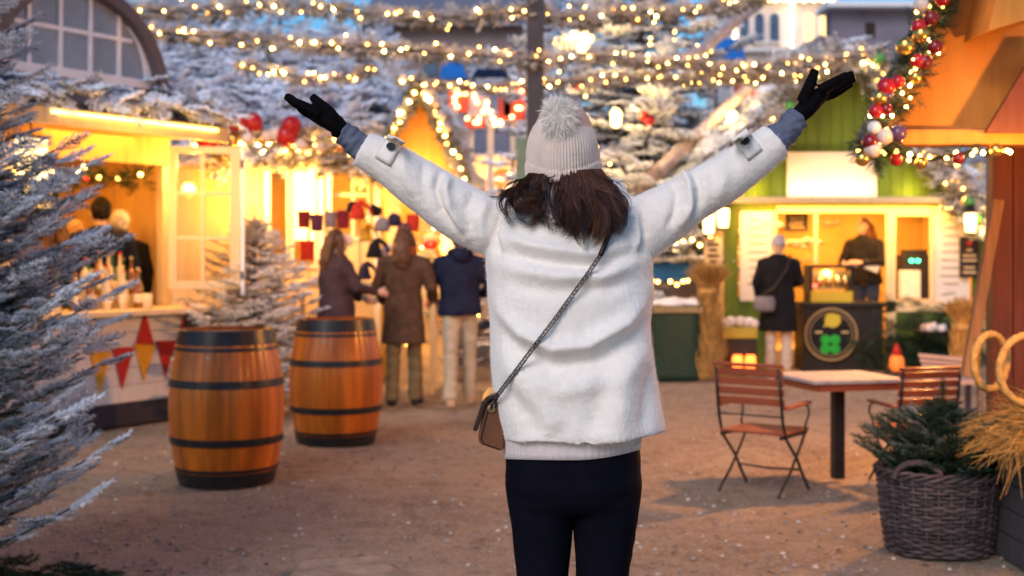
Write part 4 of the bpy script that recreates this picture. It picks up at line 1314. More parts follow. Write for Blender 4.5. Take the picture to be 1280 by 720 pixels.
# ------------------------------------------------------------------ long hut behind, snowy fir roof and lit windows
def make_long_hut():
    Y = 14.2
    x0, x1 = P(150, 0, Y)[0], P(476, 0, Y)[0]
    root = thing("market_hut", ((x0 + x1) / 2, Y + 1, 0), "long cream hut with brightly lit windows under a roof thatched in snowy fir", "market hut")
    fw = MB()
    # facade built round its openings
    zs = 2.42
    fw.boxpx(150, 205, 330, 500, Y, .08); fw.boxpx(361, 205, 364, 330, Y, .08)
    fw.boxpx(396, 205, 412, 500, Y, .08); fw.boxpx(462, 205, 476, 500, Y, .08)
    fw.boxpx(330, 335, 396, 500, Y, .08); fw.boxpx(412, 300, 462, 500, Y, .08)
    part("facade", fw, MT['creamwood'], root)
    part("header_board", MB().boxpx(150, 190, 480, 212, Y - .06, .055), MT['yellowwood'], root)
    bw = MB(); bw.box(((x0 + x1) / 2, Y + 2.2, 1.3), (x1 - x0, .08, 2.6)); bw.box((x0 + .03, Y + 1.1, 1.3), (.06, 2.1, 2.6)); bw.box((x1 - .03, Y + 1.1, 1.3), (.06, 2.1, 2.6))
    part("back_wall", bw, MT['interior'], root)
    part("soffit", MB().box(((x0 + x1) / 2, Y + .75, 2.44), (x1 - x0 + .3, 2.6, .04)), MT['yellowwood'], root)
    for (a, b, y0, y1) in ((330, 361, 212, 335), (364, 396, 212, 335), (412, 462, 212, 300)):
        w = thing_part("window", root)
        m = MB(); m.boxpx(a, y0, a + 3, y1, Y - .02, .05); m.boxpx(b - 3, y0, b, y1, Y - .02, .05); m.boxpx(a + 3, y0, b - 3, y0 + 3, Y - .02, .05); m.boxpx(a + 3, y1 - 4, b - 3, y1, Y - .02, .05)
        if b - a > 40:
            m.boxpx((a + b) / 2 + 2, y0 + 3, (a + b) / 2 + 6, y1 - 4, Y - .015, .04); m.boxpx(a + 3, 241, b - 3, 246, Y - .012, .03); m.boxpx(a + 3, 270, b - 3, 274, Y - .012, .03)
        part("frame", m, MT['whitepaint'], w)
    for x in (331, 398, 408, 468): part("post", MB().boxpx(x, 208, x + 6, 500, Y - .14, .07), MT['windowwhite'], root)
    fl = MB(); fl.boxpx(362, 215, 396, 300, Y + .9, .05)
    part("light_panel", fl, glow("white lit panel", (1, .66, .20), 2.0), root)
    lamp(root, P(420, 225, Y + .5), 27, (1, .45, .07), .1)
    lamp(root, P(380, 228, Y - .45), 42, (1, .45, .07), .08)
    lamp(root, P(300, 235, Y - .5), 44, (1, .43, .07), .08)
    e = Y - .45
    zl, zh = 2.5, 4.25
    q = [(x0 - .2, e, zl), (x1 + .1, e, zl), (x1 - .55, Y + 2.3, zh), (x0 - .2, Y + 2.3, zh)]
    part("roof", MB().prism(q, (0, 0, -.06)), MT['greyframe'], root)
    snowy_roof(root, [q, [(x1 + .1, e, zl), (x1 + .1, Y + 3.5, zl), (x1 - .5, Y + 2.6, zh), (x1 - .55, Y + 2.3, zh)]], 105, 5, .30, .36)
    pts = [P(250, 178, Y - .5), P(300, 182, Y - .5), P(380, 188, Y - .5), P(476, 198, Y - .5)]
    bl = []
    r = random.Random(2)
    for f, dx, dy, rr, c in ((.06, 0, -4, .11, 'red'), (.12, 0, 0, .09, 'red'), (.16, 0, -8, .08, 'snowball'), (.22, 0, 1, .07, 'gold'), (.25, 0, -20, .11, 'red'), (.33, 0, -22, .11, 'red'), (.29, 0, -2, .07, 'snowball'), (.37, 0, -3, .06, 'gold'), (.40, 0, -8, .075, 'pearl'), (.47, 0, -12, .085, 'snowball'), (.51, 0, -10, .12, 'red'), (.53, 0, -22, .11, 'red'), (.58, 0, 0, .07, 'snowball'), (.7, 0, 2, .06, 'pearl'), (.8, 0, -3, .07, 'gold'), (.92, 0, 2, .07, 'pearl')):
        bl.append((f, dx, -dy / FPX * Y, rr, c))
    garland("garland", pts, "snowy fir garland with red and white baubles along the long cream hut's eave", nbulb=56, thick=.20, dens=22, seed=8, baubles=bl, frost=.05)
make_long_hut()

# ------------------------------------------------------------------ small steep gabled hut beside it
def make_gable_hut():
    Y = 14.0
    A, Lf, Rt = P(525, 100, Y), P(462, 224, Y), P(582, 226, Y)
    root = thing("market_hut", (A[0], Y + 1, 0), "narrow hut with a steep orange gable framed by a lit fir garland", "market hut")
    wl = MB(); wl.boxpx(484, 222, 500, 500, Y + .22, .06); wl.boxpx(552, 222, 570, 500, Y + .22, .06); wl.boxpx(500, 340, 552, 500, Y + .22, .06); wl.boxpx(484, 218, 570, 240, Y + .16, .05)
    part("facade", wl, MT['creamwood'], root)
    part("gable_board", MB().prism([P(525, 104, Y - .02), P(466, 220, Y - .02), P(579, 220, Y - .02)], (0, .06, 0)), MT['orangewood'], root)
    part("back_wall", MB().boxpx(484, 218, 572, 520, Y + 1.8, .06), MT['interior'], root)
    rf = MB()
    for E in (Lf, Rt):
        rf.prism([A, E, (E[0], E[1] + 2.4, E[2]), (A[0], A[1] + 2.4, A[2])], (0, 0, .05))
    part("roof", rf, MT['greyframe'], root)
    qs = [[(Lf[0], Y + .25, Lf[2] + .05), (Lf[0], Y + 2.4, Lf[2] + .05), (A[0], Y + 2.4, A[2] + .05), (A[0], Y + .25, A[2] + .05)],
          [(Rt[0], Y + 2.4, Rt[2] + .05), (Rt[0], Y + .25, Rt[2] + .05), (A[0], Y + .25, A[2] + .05), (A[0], Y + 2.4, A[2] + .05)]]
    snowy_roof(root, qs, 90, 15, .22, .22)
    lamp(root, P(527, 214, Y - .4), 16.1, (1, .50, .12), .06)
    lamp(root, P(525, 240, Y + 1.0), 18.6, (1, .45, .07), .06)
    bl = [(.1, 0, .02, .06, 'pearl'), (.2, .02, 0, .055, 'gold'), (.56, .06, .03, .06, 'snowball'), (.63, .05, .02, .06, 'pearl'), (.7, .05, .02, .06, 'snowball'), (.77, .05, .02, .06, 'pearl')]
    garland("garland", [P(464, 220, Y - .16), P(525, 104, Y - .16), P(581, 226, Y - .16)], "green fir garland with pale baubles framing the steep orange gable", nbulb=26, thick=.085, dens=34, seed=18, baubles=bl, frost=-.2, mt=MT['firlight'])
make_gable_hut()

# ------------------------------------------------------------------ green hut on the right
def make_green_hut():
    Y = 16.3
    root = thing("market_hut", (P(1050, 0, Y)[0], Y + 1.2, 0), "green boarded hut with a serving hatch and a blank pale sign panel in its gable", "market hut")
    gx = 1040
    g = MB()
    # upright boards of the gable and wall, each its own width
    r = random.Random(3)
    bds = MB(); x = 888
    while x < 1232:
        w = 15
        def roof_y(px): return max(62, 66 + abs(px - gx) * 1.02)
        x2 = min(x + w - .7, 1232)
        yb = 252
        ya, yc = roof_y(x), roof_y(x2)
        if min(ya, yc) < yb - 2:
            off = r.uniform(0, .012)
            bds.prism([P(x, yb, Y + off), P(x2, yb, Y + off), P(x2, min(yc, yb - 1), Y + off), P(x, min(ya, yb - 1), Y + off)], (0, .05, 0), a=.3 + .7 * r.random())
        x += w
    part("gable_boards", bds, MT['greenboard'], root)
    lo = MB()
    for (a, b, y0, y1) in ((906, 922, 252, 478), (922, 968, 371, 478), (1078, 1100, 391, 478), (1116, 1228, 390, 478), (1216, 1232, 252, 390), (922, 1216, 252, 263)):
        lo.boxpx(a, y0, b, y1, Y, .06)
    part("wall", lo, MT['greenpost'], root)
    ins = MB()
    ins.boxpx(900, 240, 1235, 480, Y + 2.4, .06)
    xl, xr = P(906, 0, Y)[0], P(1232, 0, Y)[0]
    ins.box((xl + .03, Y + 1.23, 1.3), (.05, 2.3, 2.6)); ins.box((xr - .03, Y + 1.23, 1.3), (.05, 2.3, 2.6)); ins.box(((xl + xr) / 2, Y + 1.23, 2.36), (xr - xl - .1, 2.3, .04))
    ins.box(((xl + xr) / 2, Y + 1.23, .10), (xr - xl - .1, 2.3, .2))
    part("interior_wall", ins, MT['interior'], root)
    fr = MB()
    for (a, b, y0, y1) in ((965, 971, 264, 372), (971, 1172, 258, 266), (1108, 1120, 266, 478), (1018, 1022, 266, 330), (1120, 1168, 266, 270), (1163, 1169, 270, 378), (1108, 1180, 376, 390)):
        fr.boxpx(a, y0, b, y1, Y - .035, .05)
    part("hatch_frame", fr, MT['creamwood'], root, bevel=.004)
    part("canopy_ledge", MB().boxpx(908, 246, 1206, 253, Y - .34, .34), MT['creamwood'], root)
    part("sign_panel", MB().boxpx(984, 190, 1096, 249, Y - .035, .03), MT['signpanel'], root)
    for (a, b) in ((925, 968), (1168, 1212)):
        n = thing_part("notice", root)
        part("sheet", MB().boxpx(a, 264, b, 376 if a < 1000 else 386, Y - .02, .012), MT['paper'], n)
        t = MB(); rr = random.Random(a)
        for k in range(9):
            y = 274 + k * 10; t.boxpx(a + 7 + rr.uniform(0, 5), y, b - 7 - rr.uniform(0, 9), y + 1.6, Y - .024, .003)
        part("print", t, MT['inkgrey'], n)
    mb = thing_part("menu_board", root)
    part("board", MB().boxpx(982, 267, 1010, 289, Y + .25, .03), MT['signdark'], mb)
    t = MB()
    for k in range(4): t.boxpx(986 + k % 2 * 2, 271 + 4.2 * k, 1006 - k % 3, 272.6 + 4.2 * k, Y + .245, .004)
    part("print", t, MT['chalk'], mb)
    for y in (300, 322): part("shelf", MB().boxpx(972, y, 1020, y + 3, Y + 1.6, .3), MT['creamwood'], root)
    # roof slopes with snow and fir
    Ap = P(gx, 62, Y - .15); Lf = P(868, 242, Y - .15); Rt = P(1232, 262, Y - .15)
    rf = MB()
    for E in (Lf, Rt):
        rf.prism([Ap, E, (E[0], E[1] + 3.0, E[2]), (Ap[0], Ap[1] + 3.0, Ap[2])], (0, 0, .06))
    part("roof", rf, MT['greyframe'], root)
    qs = []
    for E, sgn in ((Lf, 1), (Rt, -1)):
        a, b = (E[0], Y - .15, E[2] + .07), (E[0], Y + 2.85, E[2] + .07); t0, t1 = (Ap[0], Y - .15, Ap[2] + .07), (Ap[0], Y + 2.85, Ap[2] + .07)
        qs.append([a, b, t1, t0] if sgn > 0 else [b, a, t0, t1])
    snowy_roof(root, qs, 70, 25, .35, .36)
    # lamps: strip above the panel, hatch lights, spots on the boards
    area(root, P(1040, 244, Y - .22), 4.5, (1, .74, .40), 1.2, .10, (0, .35, 1))
    lamp(root, P(1140, 239, Y - .18), 2.4, (1, .66, .10), .03); lamp(root, P(945, 239, Y - .18), 2.4, (1, .66, .10), .03)
    area(root, (P(1060, 0, Y)[0], Y + 1.1, 2.30), 45.0, (1, .45, .07), 2.4, 1.4, (0, 0, -1))
    area(root, P(1060, 257, Y - .22), 34, (1, .45, .07), 2.6, .12, (0, .25, -1))
    bl = [(f, 0, dz, rr, c) for f, dz, rr, c in ((.05, .02, .06, 'pearl'), (.14, 0, .07, 'green'), (.2, .03, .06, 'snowball'), (.28, .02, .07, 'green'), (.36, .03, .07, 'pearl'), (.42, 0, .07, 'green'), (.47, .05, .08, 'snowball'), (.55, .04, .07, 'green'), (.64, .02, .06, 'pearl'), (.86, 0, .06, 'pearl'), (.93, -.03, .07, 'green'), (.97, -.06, .07, 'green'))]
    garland("garland", [P(885, 240, Y - .3), P(960, 172, Y - .3), P(1005, 98, Y - .3), P(1040, 74, Y - .3), P(1090, 78, Y - .3), P(1150, 165, Y - .3), P(1195, 232, Y - .3), P(1222, 285, Y - .3)], "fir garland with green and white baubles around the gable of the green hut", nbulb=80, thick=.20, dens=24, seed=28, baubles=bl, frost=.0)
make_green_hut()

# ------------------------------------------------------------------ red and orange hut at the right edge, close by
def make_orange_hut():
    Y = 5.7
    root = thing("market_hut", (2.6, Y + .8, 0), "orange boarded gable and red plank post of the hut nearest to the right edge", "market hut")
    zb = P(0, 166, Y)[2]
    gb = MB()
    a, b = P(1092, 160, Y), P(1212, -60, Y)
    top = (3.1, Y, b[2] + (3.1 - b[0]) * (b[2] - a[2]) / (b[0] - a[0]) * .98)
    gb.prism([a, (3.9, Y, a[2]), (3.9, Y, top[2]), top], (0, .05, 0))
    part("gable_board", gb, MT['orangewood'], root)
    part("tie_beam", MB().box(((P(1086, 0, Y)[0] + 3.9) / 2, Y - .06, P(0, 175, Y)[2]), (3.9 - P(1086, 0, Y)[0], .16, .065)), MT['orangewood'], root, bevel=.004)
    part("beam_shelf", MB().box(((P(1098, 0, Y)[0] + 3.9) / 2, Y - .05, P(0, 165.5, Y)[2] + .003), (3.9 - P(1098, 0, Y)[0], .10, .012)), MT['barkwood'], root)
    # barge board and roof slope
    lo, hi = Vector(P(1088, 180, Y - .18)), Vector(P(1215, -75, Y - .18))
    d = (hi - lo)
    hi = lo + d * 2.1
    rf = MB().prism([lo, hi, hi + Vector((0, .16, 0)), lo + Vector((0, .16, 0))], (-.03, 0, .02))
    part("roof", rf, MT['greyframe'], root)
    part("barge_board", MB().bar(lo - Vector((0, .02, 0)), hi - Vector((0, .02, 0)), .03, .10, up=(0, 1, 0)), MT['redwood'], root)
    # soffit panel higher up
    part("upper_panel", MB().prism([P(1236, 38, Y - .35), P(1300, 20, Y - .35), P(1300, -60, Y - .35), P(1258, -60, Y - .35)], (0, .3, 0)), MT['orangewood'], root)
    # plank wall and post
    YW = 6.55
    xw = P(1237, 0, YW)[0]
    wl = MB(); r = random.Random(6)
    x = xw
    for k in range(11):
        w = .105; z1 = 2.02
        wl.box((x + w / 2, YW + r.uniform(0, .012), z1 / 2), (w - .004, .10, z1), a=.3 + .7 * r.random())
        x += w
    part("plank_wall", wl, MT['redwood'], root, bevel=.003)
    gs_ = MB()
    gs_.prism([P(1232, 166, 5.5), P(1290, 70, 5.5), (3.4, 5.5, P(0, 70, 5.5)[2]), (3.4, 5.5, P(0, 166, 5.5)[2])], (0, .03, 0))
    part("bracket_board", gs_, MT['redwood'], root)
    part("corner_post", MB().box((P(1240, 0, 5.62)[0] + .035, 5.62, .93), (.06, .07, 1.86)), MT['redwood'], root, bevel=.004) if False else None
    part("brace", MB().bar(P(1208, 470, 6.42), P(1247, 250, 6.42), .05, .05), MT['barkwood'], root)
    
    # added lamp on an invented pole, out of view, lights the gable orange
    hl = thing_part("unseen_heat_lamp", root)
    c = (2.42, 4.6, 1.80)
    m = MB().lathe([(.02, .12), (.05, .10), (.12, .0), (.115, -.005), (.04, .09)], c, 20)
    part("shade", m, MT['black'], hl, smooth=True)
    part("bulb", MB().ball((c[0], c[1], c[2] + .02), .04), glow("unseen heat bulb", (1, .35, .06), 20), hl, smooth=True)
    part("lamp_pole", MB().tube([(2.72, 4.6, 0), (2.72, 4.6, 1.98), (2.6, 4.6, 2.04), (2.42, 4.6, 1.99), (2.42, 4.6, 1.92)], .018, 8), MT['black'], hl)
    lamp(hl, (c[0], c[1], c[2] - .06), 48, (1, .42, .08), .05)
    hl2 = thing_part("unseen_heat_lamp", root)
    c = (3.3, 8.6, 2.2)
    part("shade", MB().lathe([(.02, .12), (.05, .10), (.12, .0), (.115, -.005), (.04, .09)], c, 20), MT['black'], hl2, smooth=True)
    lamp(hl2, (c[0], c[1], c[2] - .06), 270, (1, .38, .07), .08)
    part("lamp_pole", MB().tube([(3.55, 8.6, 0), (3.55, 8.6, 2.4), (3.3, 8.6, 2.34), (3.3, 8.6, 2.30)], .02, 8), MT['black'], hl2)
    bl = []
    rr = random.Random(12)
    spec = ((.02, 'pearl'), (.05, 'gold'), (.09, 'darkred'), (.13, 'pearl'), (.17, 'snowball'), (.20, 'violet'), (.23, 'red'), (.26, 'darkred'), (.30, 'gold'), (.34, 'red'), (.38, 'violet'), (.42, 'red'), (.45, 'gold'), (.50, 'darkred'), (.53, 'red'), (.57, 'gold'), (.60, 'darkred'), (.64, 'gold'), (.68, 'red'), (.72, 'darkred'), (.76, 'pearl'), (.80, 'red'), (.84, 'snowball'), (.88, 'darkred'), (.93, 'red'), (.97, 'gold'))
    for f, c in spec: bl.append((f, rr.uniform(-.085, .045), rr.uniform(-.03, .03), rr.uniform(.026, .040), c))
    garland("garland", [P(1090, 192, Y - .28), P(1112, 128, Y - .28), P(1150, 50, Y - .28), P(1200, -50, Y - .28)], "thick garland of red and pearl baubles climbing the edge of the orange gable", nbulb=40, thick=.085, dens=34, seed=38, baubles=bl, bulb_r=.007, frost=-.12, fr=FR_GREEN, mt=MT['fir'], bj=.05)
    garland("garland", [P(1070, 190, Y - .2), P(1150, 196, Y - .2), P(1256, 188, Y - .2)], "thin string of warm bulbs and copper baubles under the orange gable beam", nbulb=16, thick=.035, dens=16, seed=39, bulb_r=.009, bj=.02, mt=MT['fir'], fr=FR_GREEN, frost=-.4,
            baubles=[(.28, 0, -.02, .028, 'red'), (.45, 0, -.02, .028, 'gold'), (.72, 0, -.015, .026, 'darkred'), (.95, 0, .0, .03, 'gold'), (.1, 0, 0, .03, 'gold')])
make_orange_hut()
# ------------------------------------------------------------------ people in the lane
MT['browncoat'] = mat("brown wool coat", (.085, .050, .035), .9, .3, 14, .4, 120, bdist=.004, spec=.10)
MT['plumcoat'] = mat("dark plum padded coat", (.060, .036, .044), .7, .3, 10, .4, 60, bdist=.006, spec=.10)
MT['navy'] = mat("navy jacket", (.012, .016, .042), .7, .3, 12, .3, 80, bdist=.004, spec=.10)
MT['blackcoat'] = mat("black coat", (.011, .011, .014), .85, .3, 12, .3, 80, bdist=.004, spec=.10)
MT['darkshirt'] = mat("dark work shirt", (.016, .014, .015), .85, .3, 12, spec=.10)
MT['khaki'] = mat("sand trousers", (.42, .36, .27), .85, .12, 9, .3, 60, bdist=.004)
MT['olive'] = mat("olive brown trousers", (.15, .11, .06), .85, .2, 9, .3, 60, bdist=.004, spec=.10)
MT['paletrouser'] = mat("pale trousers", (.52, .42, .35), .85, .1, 9)
MT['denim'] = mat("dark denim", (.03, .04, .075), .85, .2, 12, spec=.10)
MT['suede'] = mat("tan suede", (.50, .33, .21), .85, .1, 12)
MT['darkshoe'] = mat("dark shoe", (.02, .017, .016), .5, .3, 10, spec=.10)
MT['hair_brown'] = mat("brown hair", (.085, .038, .018), .45, .5, 30, .7, 70, stretch=(1, 1, .15), bdist=.006)
MT['hair_auburn'] = mat("auburn hair", (.16, .055, .018), .45, .5, 30, .7, 70, stretch=(1, 1, .15), bdist=.006)
MT['hair_black'] = mat("black hair", (.014, .011, .011), .45, .5, 30, .7, 70, bdist=.006, spec=.10)
MT['hair_white'] = mat("white hair", (.62, .57, .53), .6, .2, 30, .7, 70, bdist=.006)
MT['hair_blond'] = mat("blond hair", (.50, .28, .12), .5, .3, 30, .7, 70, stretch=(1, 1, .15), bdist=.006)
MT['greyknit'] = mat("grey knit", (.36, .34, .37), .95, .15, 30, .6, 150, bdist=.004)
MT['rust'] = mat("rust scarf", (.30, .07, .03), .9, .2, 20, .5, 90)
MT['greybag'] = mat("grey leather bag", (.17, .15, .17), .45, .2, 12)
MT['eye'] = mat("eye", (.03, .02, .015), .2, .1, 5)
MT['lip'] = mat("lips", (.45, .17, .14), .5, .1, 9)

def make_person(label, x, y, rz, z=0.0, H=1.70, coat='navy', hem=.62, trousers='denim', shoes='darkshoe', hair='hair_brown', style='short', skin='skin', arms=None, step=0.0, group=None, extras=(), head_turn=0.0, lean=0.0, wide=1.0):
    """figure built facing local +Y; arms = {side: (elbow, wrist)} in metres on a 1.70 m body"""
    root = thing("person", (x, y, z), label, "person", group, rz)
    k = H / 1.70
    def S(p): return (p[0] * k, (p[1] + lean * max(0, p[2] - .9)) * k, p[2] * k)
    def T(pts): return [S(p) for p in pts]
    a_def = {1: ((.25, -.02, 1.13), (.24, .06, .88)), -1: ((-.25, -.02, 1.13), (-.24, .06, .88))}
    if arms: a_def.update(arms)
    ht = Matrix.Rotation(head_turn, 3, 'Z')
    def Hd(p):
        v = ht @ Vector((p[0], p[1] - .01, 0)); return S((v.x, v.y + .01, p[2]))
    b = MB()
    hc = (0, .015, 1.585)
    b.ball(Hd(hc), (.074 * k, .092 * k, .115 * k), 18, 12)
    b.ball(Hd((0, .06, 1.535)), (.05 * k, .048 * k, .058 * k), 14, 10)
    b.tube([Hd((0, .095, 1.60)), Hd((0, .113, 1.572)), Hd((0, .122, 1.556)), Hd((0, .10, 1.548))], [.009 * k, .012 * k, .015 * k, .010 * k], 8)
    b.ball(Hd((0, .088, 1.615)), (.05 * k, .018 * k, .014 * k), 10, 8)
    for s in (1, -1):
        b.ball(Hd((s * .075, .01, 1.575)), (.012 * k, .02 * k, .032 * k), 8, 8)
    b.tube(T([(0, -.005, 1.40), (0, .0, 1.47), (0, .01, 1.54)]), [.06 * k, .052 * k, .05 * k], 12)
    b.rings([(0, (lean * max(0, q[0] - .9)) * k, q[0] * k, q[1] * k, q[2] * k) for q in ((.84, .13, .09), (.95, .15, .10), (1.1, .125, .085), (1.25, .15, .095), (1.36, .165, .085), (1.43, .11, .06), (1.46, .055, .05))], 20)
    legs = {}
    for s in (1, -1):
        f = s * step
        kn = (s * .095, f * .55 + .03 * abs(step) * 3, .49); an = (s * .10, f, .085)
        legs[s] = (kn, an, f)
        b.tube(T([(s * .085, 0, .92), kn, an]), [.078 * k, .05 * k, .034 * k], 12)
        b.tube(T([(s * .10, f - .04, .05), (s * .105, f + .08, .04), (s * .11, f + .15, .028)]), [.034 * k, .036 * k, .026 * k], 10)
    hands = {}
    for s in (1, -1):
        el, wr = (Vector(q) for q in a_def[s])
        sh = Vector((s * .185, 0, 1.375))
        b.tube(T([(s * .14, 0, 1.38), tuple(sh), tuple(el), tuple(wr)]), [.05 * k, .052 * k, .038 * k, .026 * k], 12)
        d = (wr - el).normalized(); out = Vector((s, .15, 0)); nrm = (out - d * out.dot(d)).normalized(); sd = d.cross(nrm)
        # palm, four unequal curled fingers, thumb from the side of the palm
        pm = wr + d * .045
        b.tube(T([tuple(wr), tuple(pm), tuple(wr + d * .085)]), [.026 * k, .034 * k, .030 * k], 10)
        for j, (o, ln) in enumerate(((-.027, .062), (-.009, .074), (.009, .070), (.026, .054))):
            p0 = wr + d * .08 + sd * o
            p1 = p0 + d * ln * .5 - nrm * .006; p2 = p1 + d * ln * .35 - nrm * .02; p3 = p2 + d * ln * .12 - nrm * .022
            b.tube(T([tuple(p0 - d * .02), tuple(p1), tuple(p2), tuple(p3)]), [.0095 * k, .009 * k, .0085 * k, .007 * k], 8)
        t0 = wr + d * .03 - sd * .028
        b.tube(T([tuple(t0), tuple(t0 + d * .03 - sd * .018), tuple(t0 + d * .058 - sd * .022 - nrm * .012)]), [.012 * k, .0105 * k, .008 * k], 8)
        hands[s] = wr + d * .07
    obj("body", union_mesh("body", b, .0065, 3), MT[skin], root)
    for s in (1, -1):
        part("eye", MB().ball(Hd((s * .03, .095, 1.595)), (.012 * k, .008 * k, .008 * k), 10, 6), MT['eye'], root, world=False, smooth=True)
    part("mouth", MB().ball(Hd((0, .103, 1.517)), (.022 * k, .008 * k, .008 * k), 10, 6), MT['lip'], root, world=False, smooth=True)
    # trousers
    t = MB()
    t.rings([(0, 0, .86 * k, .14 * k, .11 * k), (0, 0, .95 * k, .165 * k, .118 * k), (0, 0, 1.02 * k, .16 * k, .11 * k)], 20)
    for s in (1, -1):
        kn, an, f = legs[s]
        t.tube(T([(s * .083, 0, .93), (s * .09, kn[1] * .5, .70), kn, (s * .098, (kn[1] + f) / 2, .28), (s * .10, f - .005, .06)]), [.098 * k, .084 * k, .070 * k, .066 * k, .070 * k], 14)
    fz = lambda co, no: co + no * (.007 * noise3(co * np.array((1, 1, 1.4)), 6, 3, 2))[:, None]
    obj("trousers", union_mesh("trousers", t, .011, 3, fz), MT[trousers], root)
    for s in (1, -1):
        f = legs[s][2]; m = MB()
        m.tube(T([(s * .10, f - .055, .045), (s * .105, f + .07, .042), (s * .115, f + .17, .032)]), [.044 * k, .046 * k, .034 * k], 12)
        m.tube(T([(s * .10, f - .01, .05), (s * .10, f - .01, .12)]), [.042 * k, .042 * k], 12)
        obj("shoe", union_mesh("shoe", m, .009, 2), MT[shoes], root)
    # coat: torso shell with hem height, sleeves to the wrist
    c = MB()
    hz = hem
    rg = [(hz, .215 if hz < .75 else .185, .155 if hz < .75 else .135), (max(hz + .03, .80), .195, .145), (.95, .185, .135), (1.10, .172, .128), (1.25, .185, .13), (1.36, .19, .115), (1.425, .14, .09), (1.475, .075, .07)]
    rg = [q for i, q in enumerate(rg) if i == 0 or q[0] > rg[i - 1][0]]
    c.rings([(0, (lean * max(0, q[0] - .9)) * k, q[0] * k, q[1] * k * wide, q[2] * k * wide) for q in rg], 28, 2.2)
    for s in (1, -1):
        el, wr = (Vector(q) for q in a_def[s])
        c.tube(T([(s * .13, 0, 1.385), (s * .19, 0, 1.37), tuple(el), tuple(wr - (wr - el) * .04)]), [.066 * k, .074 * k, .062 * k, .048 * k], 14)
    cz = lambda co, no: co + no * (.008 * noise3(co * np.array((1, 1, .8)), 4.5, 7, 2))[:, None]
    obj("coat", union_mesh("coat", c, .012, 4, cz), MT[coat], root)
    # hair or cap
    h = MB()
    if style in ('short', 'long', 'ponytail'):
        h.ball(Hd((0, -.005, 1.605)), (.083 * k, .094 * k, .108 * k), 18, 12)
        if style == 'long':
            h.tube([Hd((0, -.055, 1.62)), Hd((0, -.09, 1.50)), Hd((0, -.115, 1.38)), Hd((0, -.12, 1.30))], [.075 * k, .085 * k, .085 * k, .04 * k], 14, flat=((0, 1, 0), .6))
            for s in (1, -1): h.tube([Hd((s * .055, .01, 1.64)), Hd((s * .085, .015, 1.55)), Hd((s * .10, .005, 1.42)), Hd((s * .11, .03, 1.32))], [.035 * k, .030 * k, .036 * k, .014 * k], 10)
        if style == 'ponytail':
            h.ball(Hd((0, -.06, 1.69)), (.035 * k, .035 * k, .03 * k), 10, 8)
            h.tube([Hd((0, -.06, 1.62)), Hd((.0, -.09, 1.50)), Hd((.03, -.10, 1.36)), Hd((.03, -.09, 1.28))], [.07 * k, .07 * k, .06 * k, .02 * k], 12, flat=((0, 1, 0), .7))
            for s in (1, -1): h.tube([Hd((s * .05, .02, 1.65)), Hd((s * .082, .02, 1.56)), Hd((s * .095, .02, 1.42)), Hd((s * .09, .05, 1.33))], [.03 * k, .026 * k, .03 * k, .012 * k], 10)
        def hz_(co, no):
            v = (co @ np.array(ht, float)) if head_turn else co
            front = np.clip((v[:, 1] / k - .045) / .03, 0, 1) * np.clip((1.655 - v[:, 2] / k) / .03, 0, 1)
            d = .007 * noise3(co * np.array((1, 1, .35)), 22, 5, 2) - .05 * front
            return co + no * d[:, None]
        obj("hair", union_mesh("hair", h, .007, 2, hz_), MT[hair], root)
    if style == 'beanie':
        n = 24 * 6; vs = []
        pf = smooth_path([(1.575, .083), (1.59, .089), (1.63, .090), (1.632, .085), (1.66, .080), (1.69, .065), (1.712, .04), (1.72, .004)], 28)
        for (zz, rr) in pf:
            for j in range(n):
                an = 2 * math.pi * j / n; q = rr * (1 + .02 * math.cos(j * 2 * math.pi / 6))
                vs.append(Hd((q * math.cos(an), q * math.sin(an) * 1.15, zz)))
        m = len(pf)
        part("beanie", MB().add(vs, [(i * n + j, i * n + (j + 1) % n, (i + 1) * n + (j + 1) % n, (i + 1) * n + j) for i in range(m - 1) for j in range(n)]), MT['greyknit'], root, world=False, smooth=True)
    if 'hood' in extras:
        g = MB().tube([S((.10 * math.cos(a), -.03 + .095 * math.sin(a), 1.455 - .03 * math.sin(a))) for a in [i * math.pi / 8 for i in range(16)]], .034 * k, 10, closed=True)
        g.ball(S((0, -.12, 1.43)), (.085 * k, .045 * k, .07 * k), 14, 10)
        obj("hood", union_mesh("hood", g, .009, 3), MT[coat], root)
    if 'scarf' in extras:
        g = MB()
        for zz, r_ in ((1.455, .098), (1.49, .088)):
            g.tube([S((r_ * math.cos(a), .0 + (r_ - .004) * math.sin(a), zz + .012 * math.sin(a * 2 + zz))) for a in [i * math.pi / 10 for i in range(20)]], .030 * k, 10, closed=True)
        part("scarf", g, MT['rust'], root, world=False, smooth=True)
    if 'apron' in extras:
        part("apron", MB().box(S((0, .15, 1.0)), (.30 * k, .01, .5 * k)), MT['blackmatte'], root, world=False)
    return root, hands

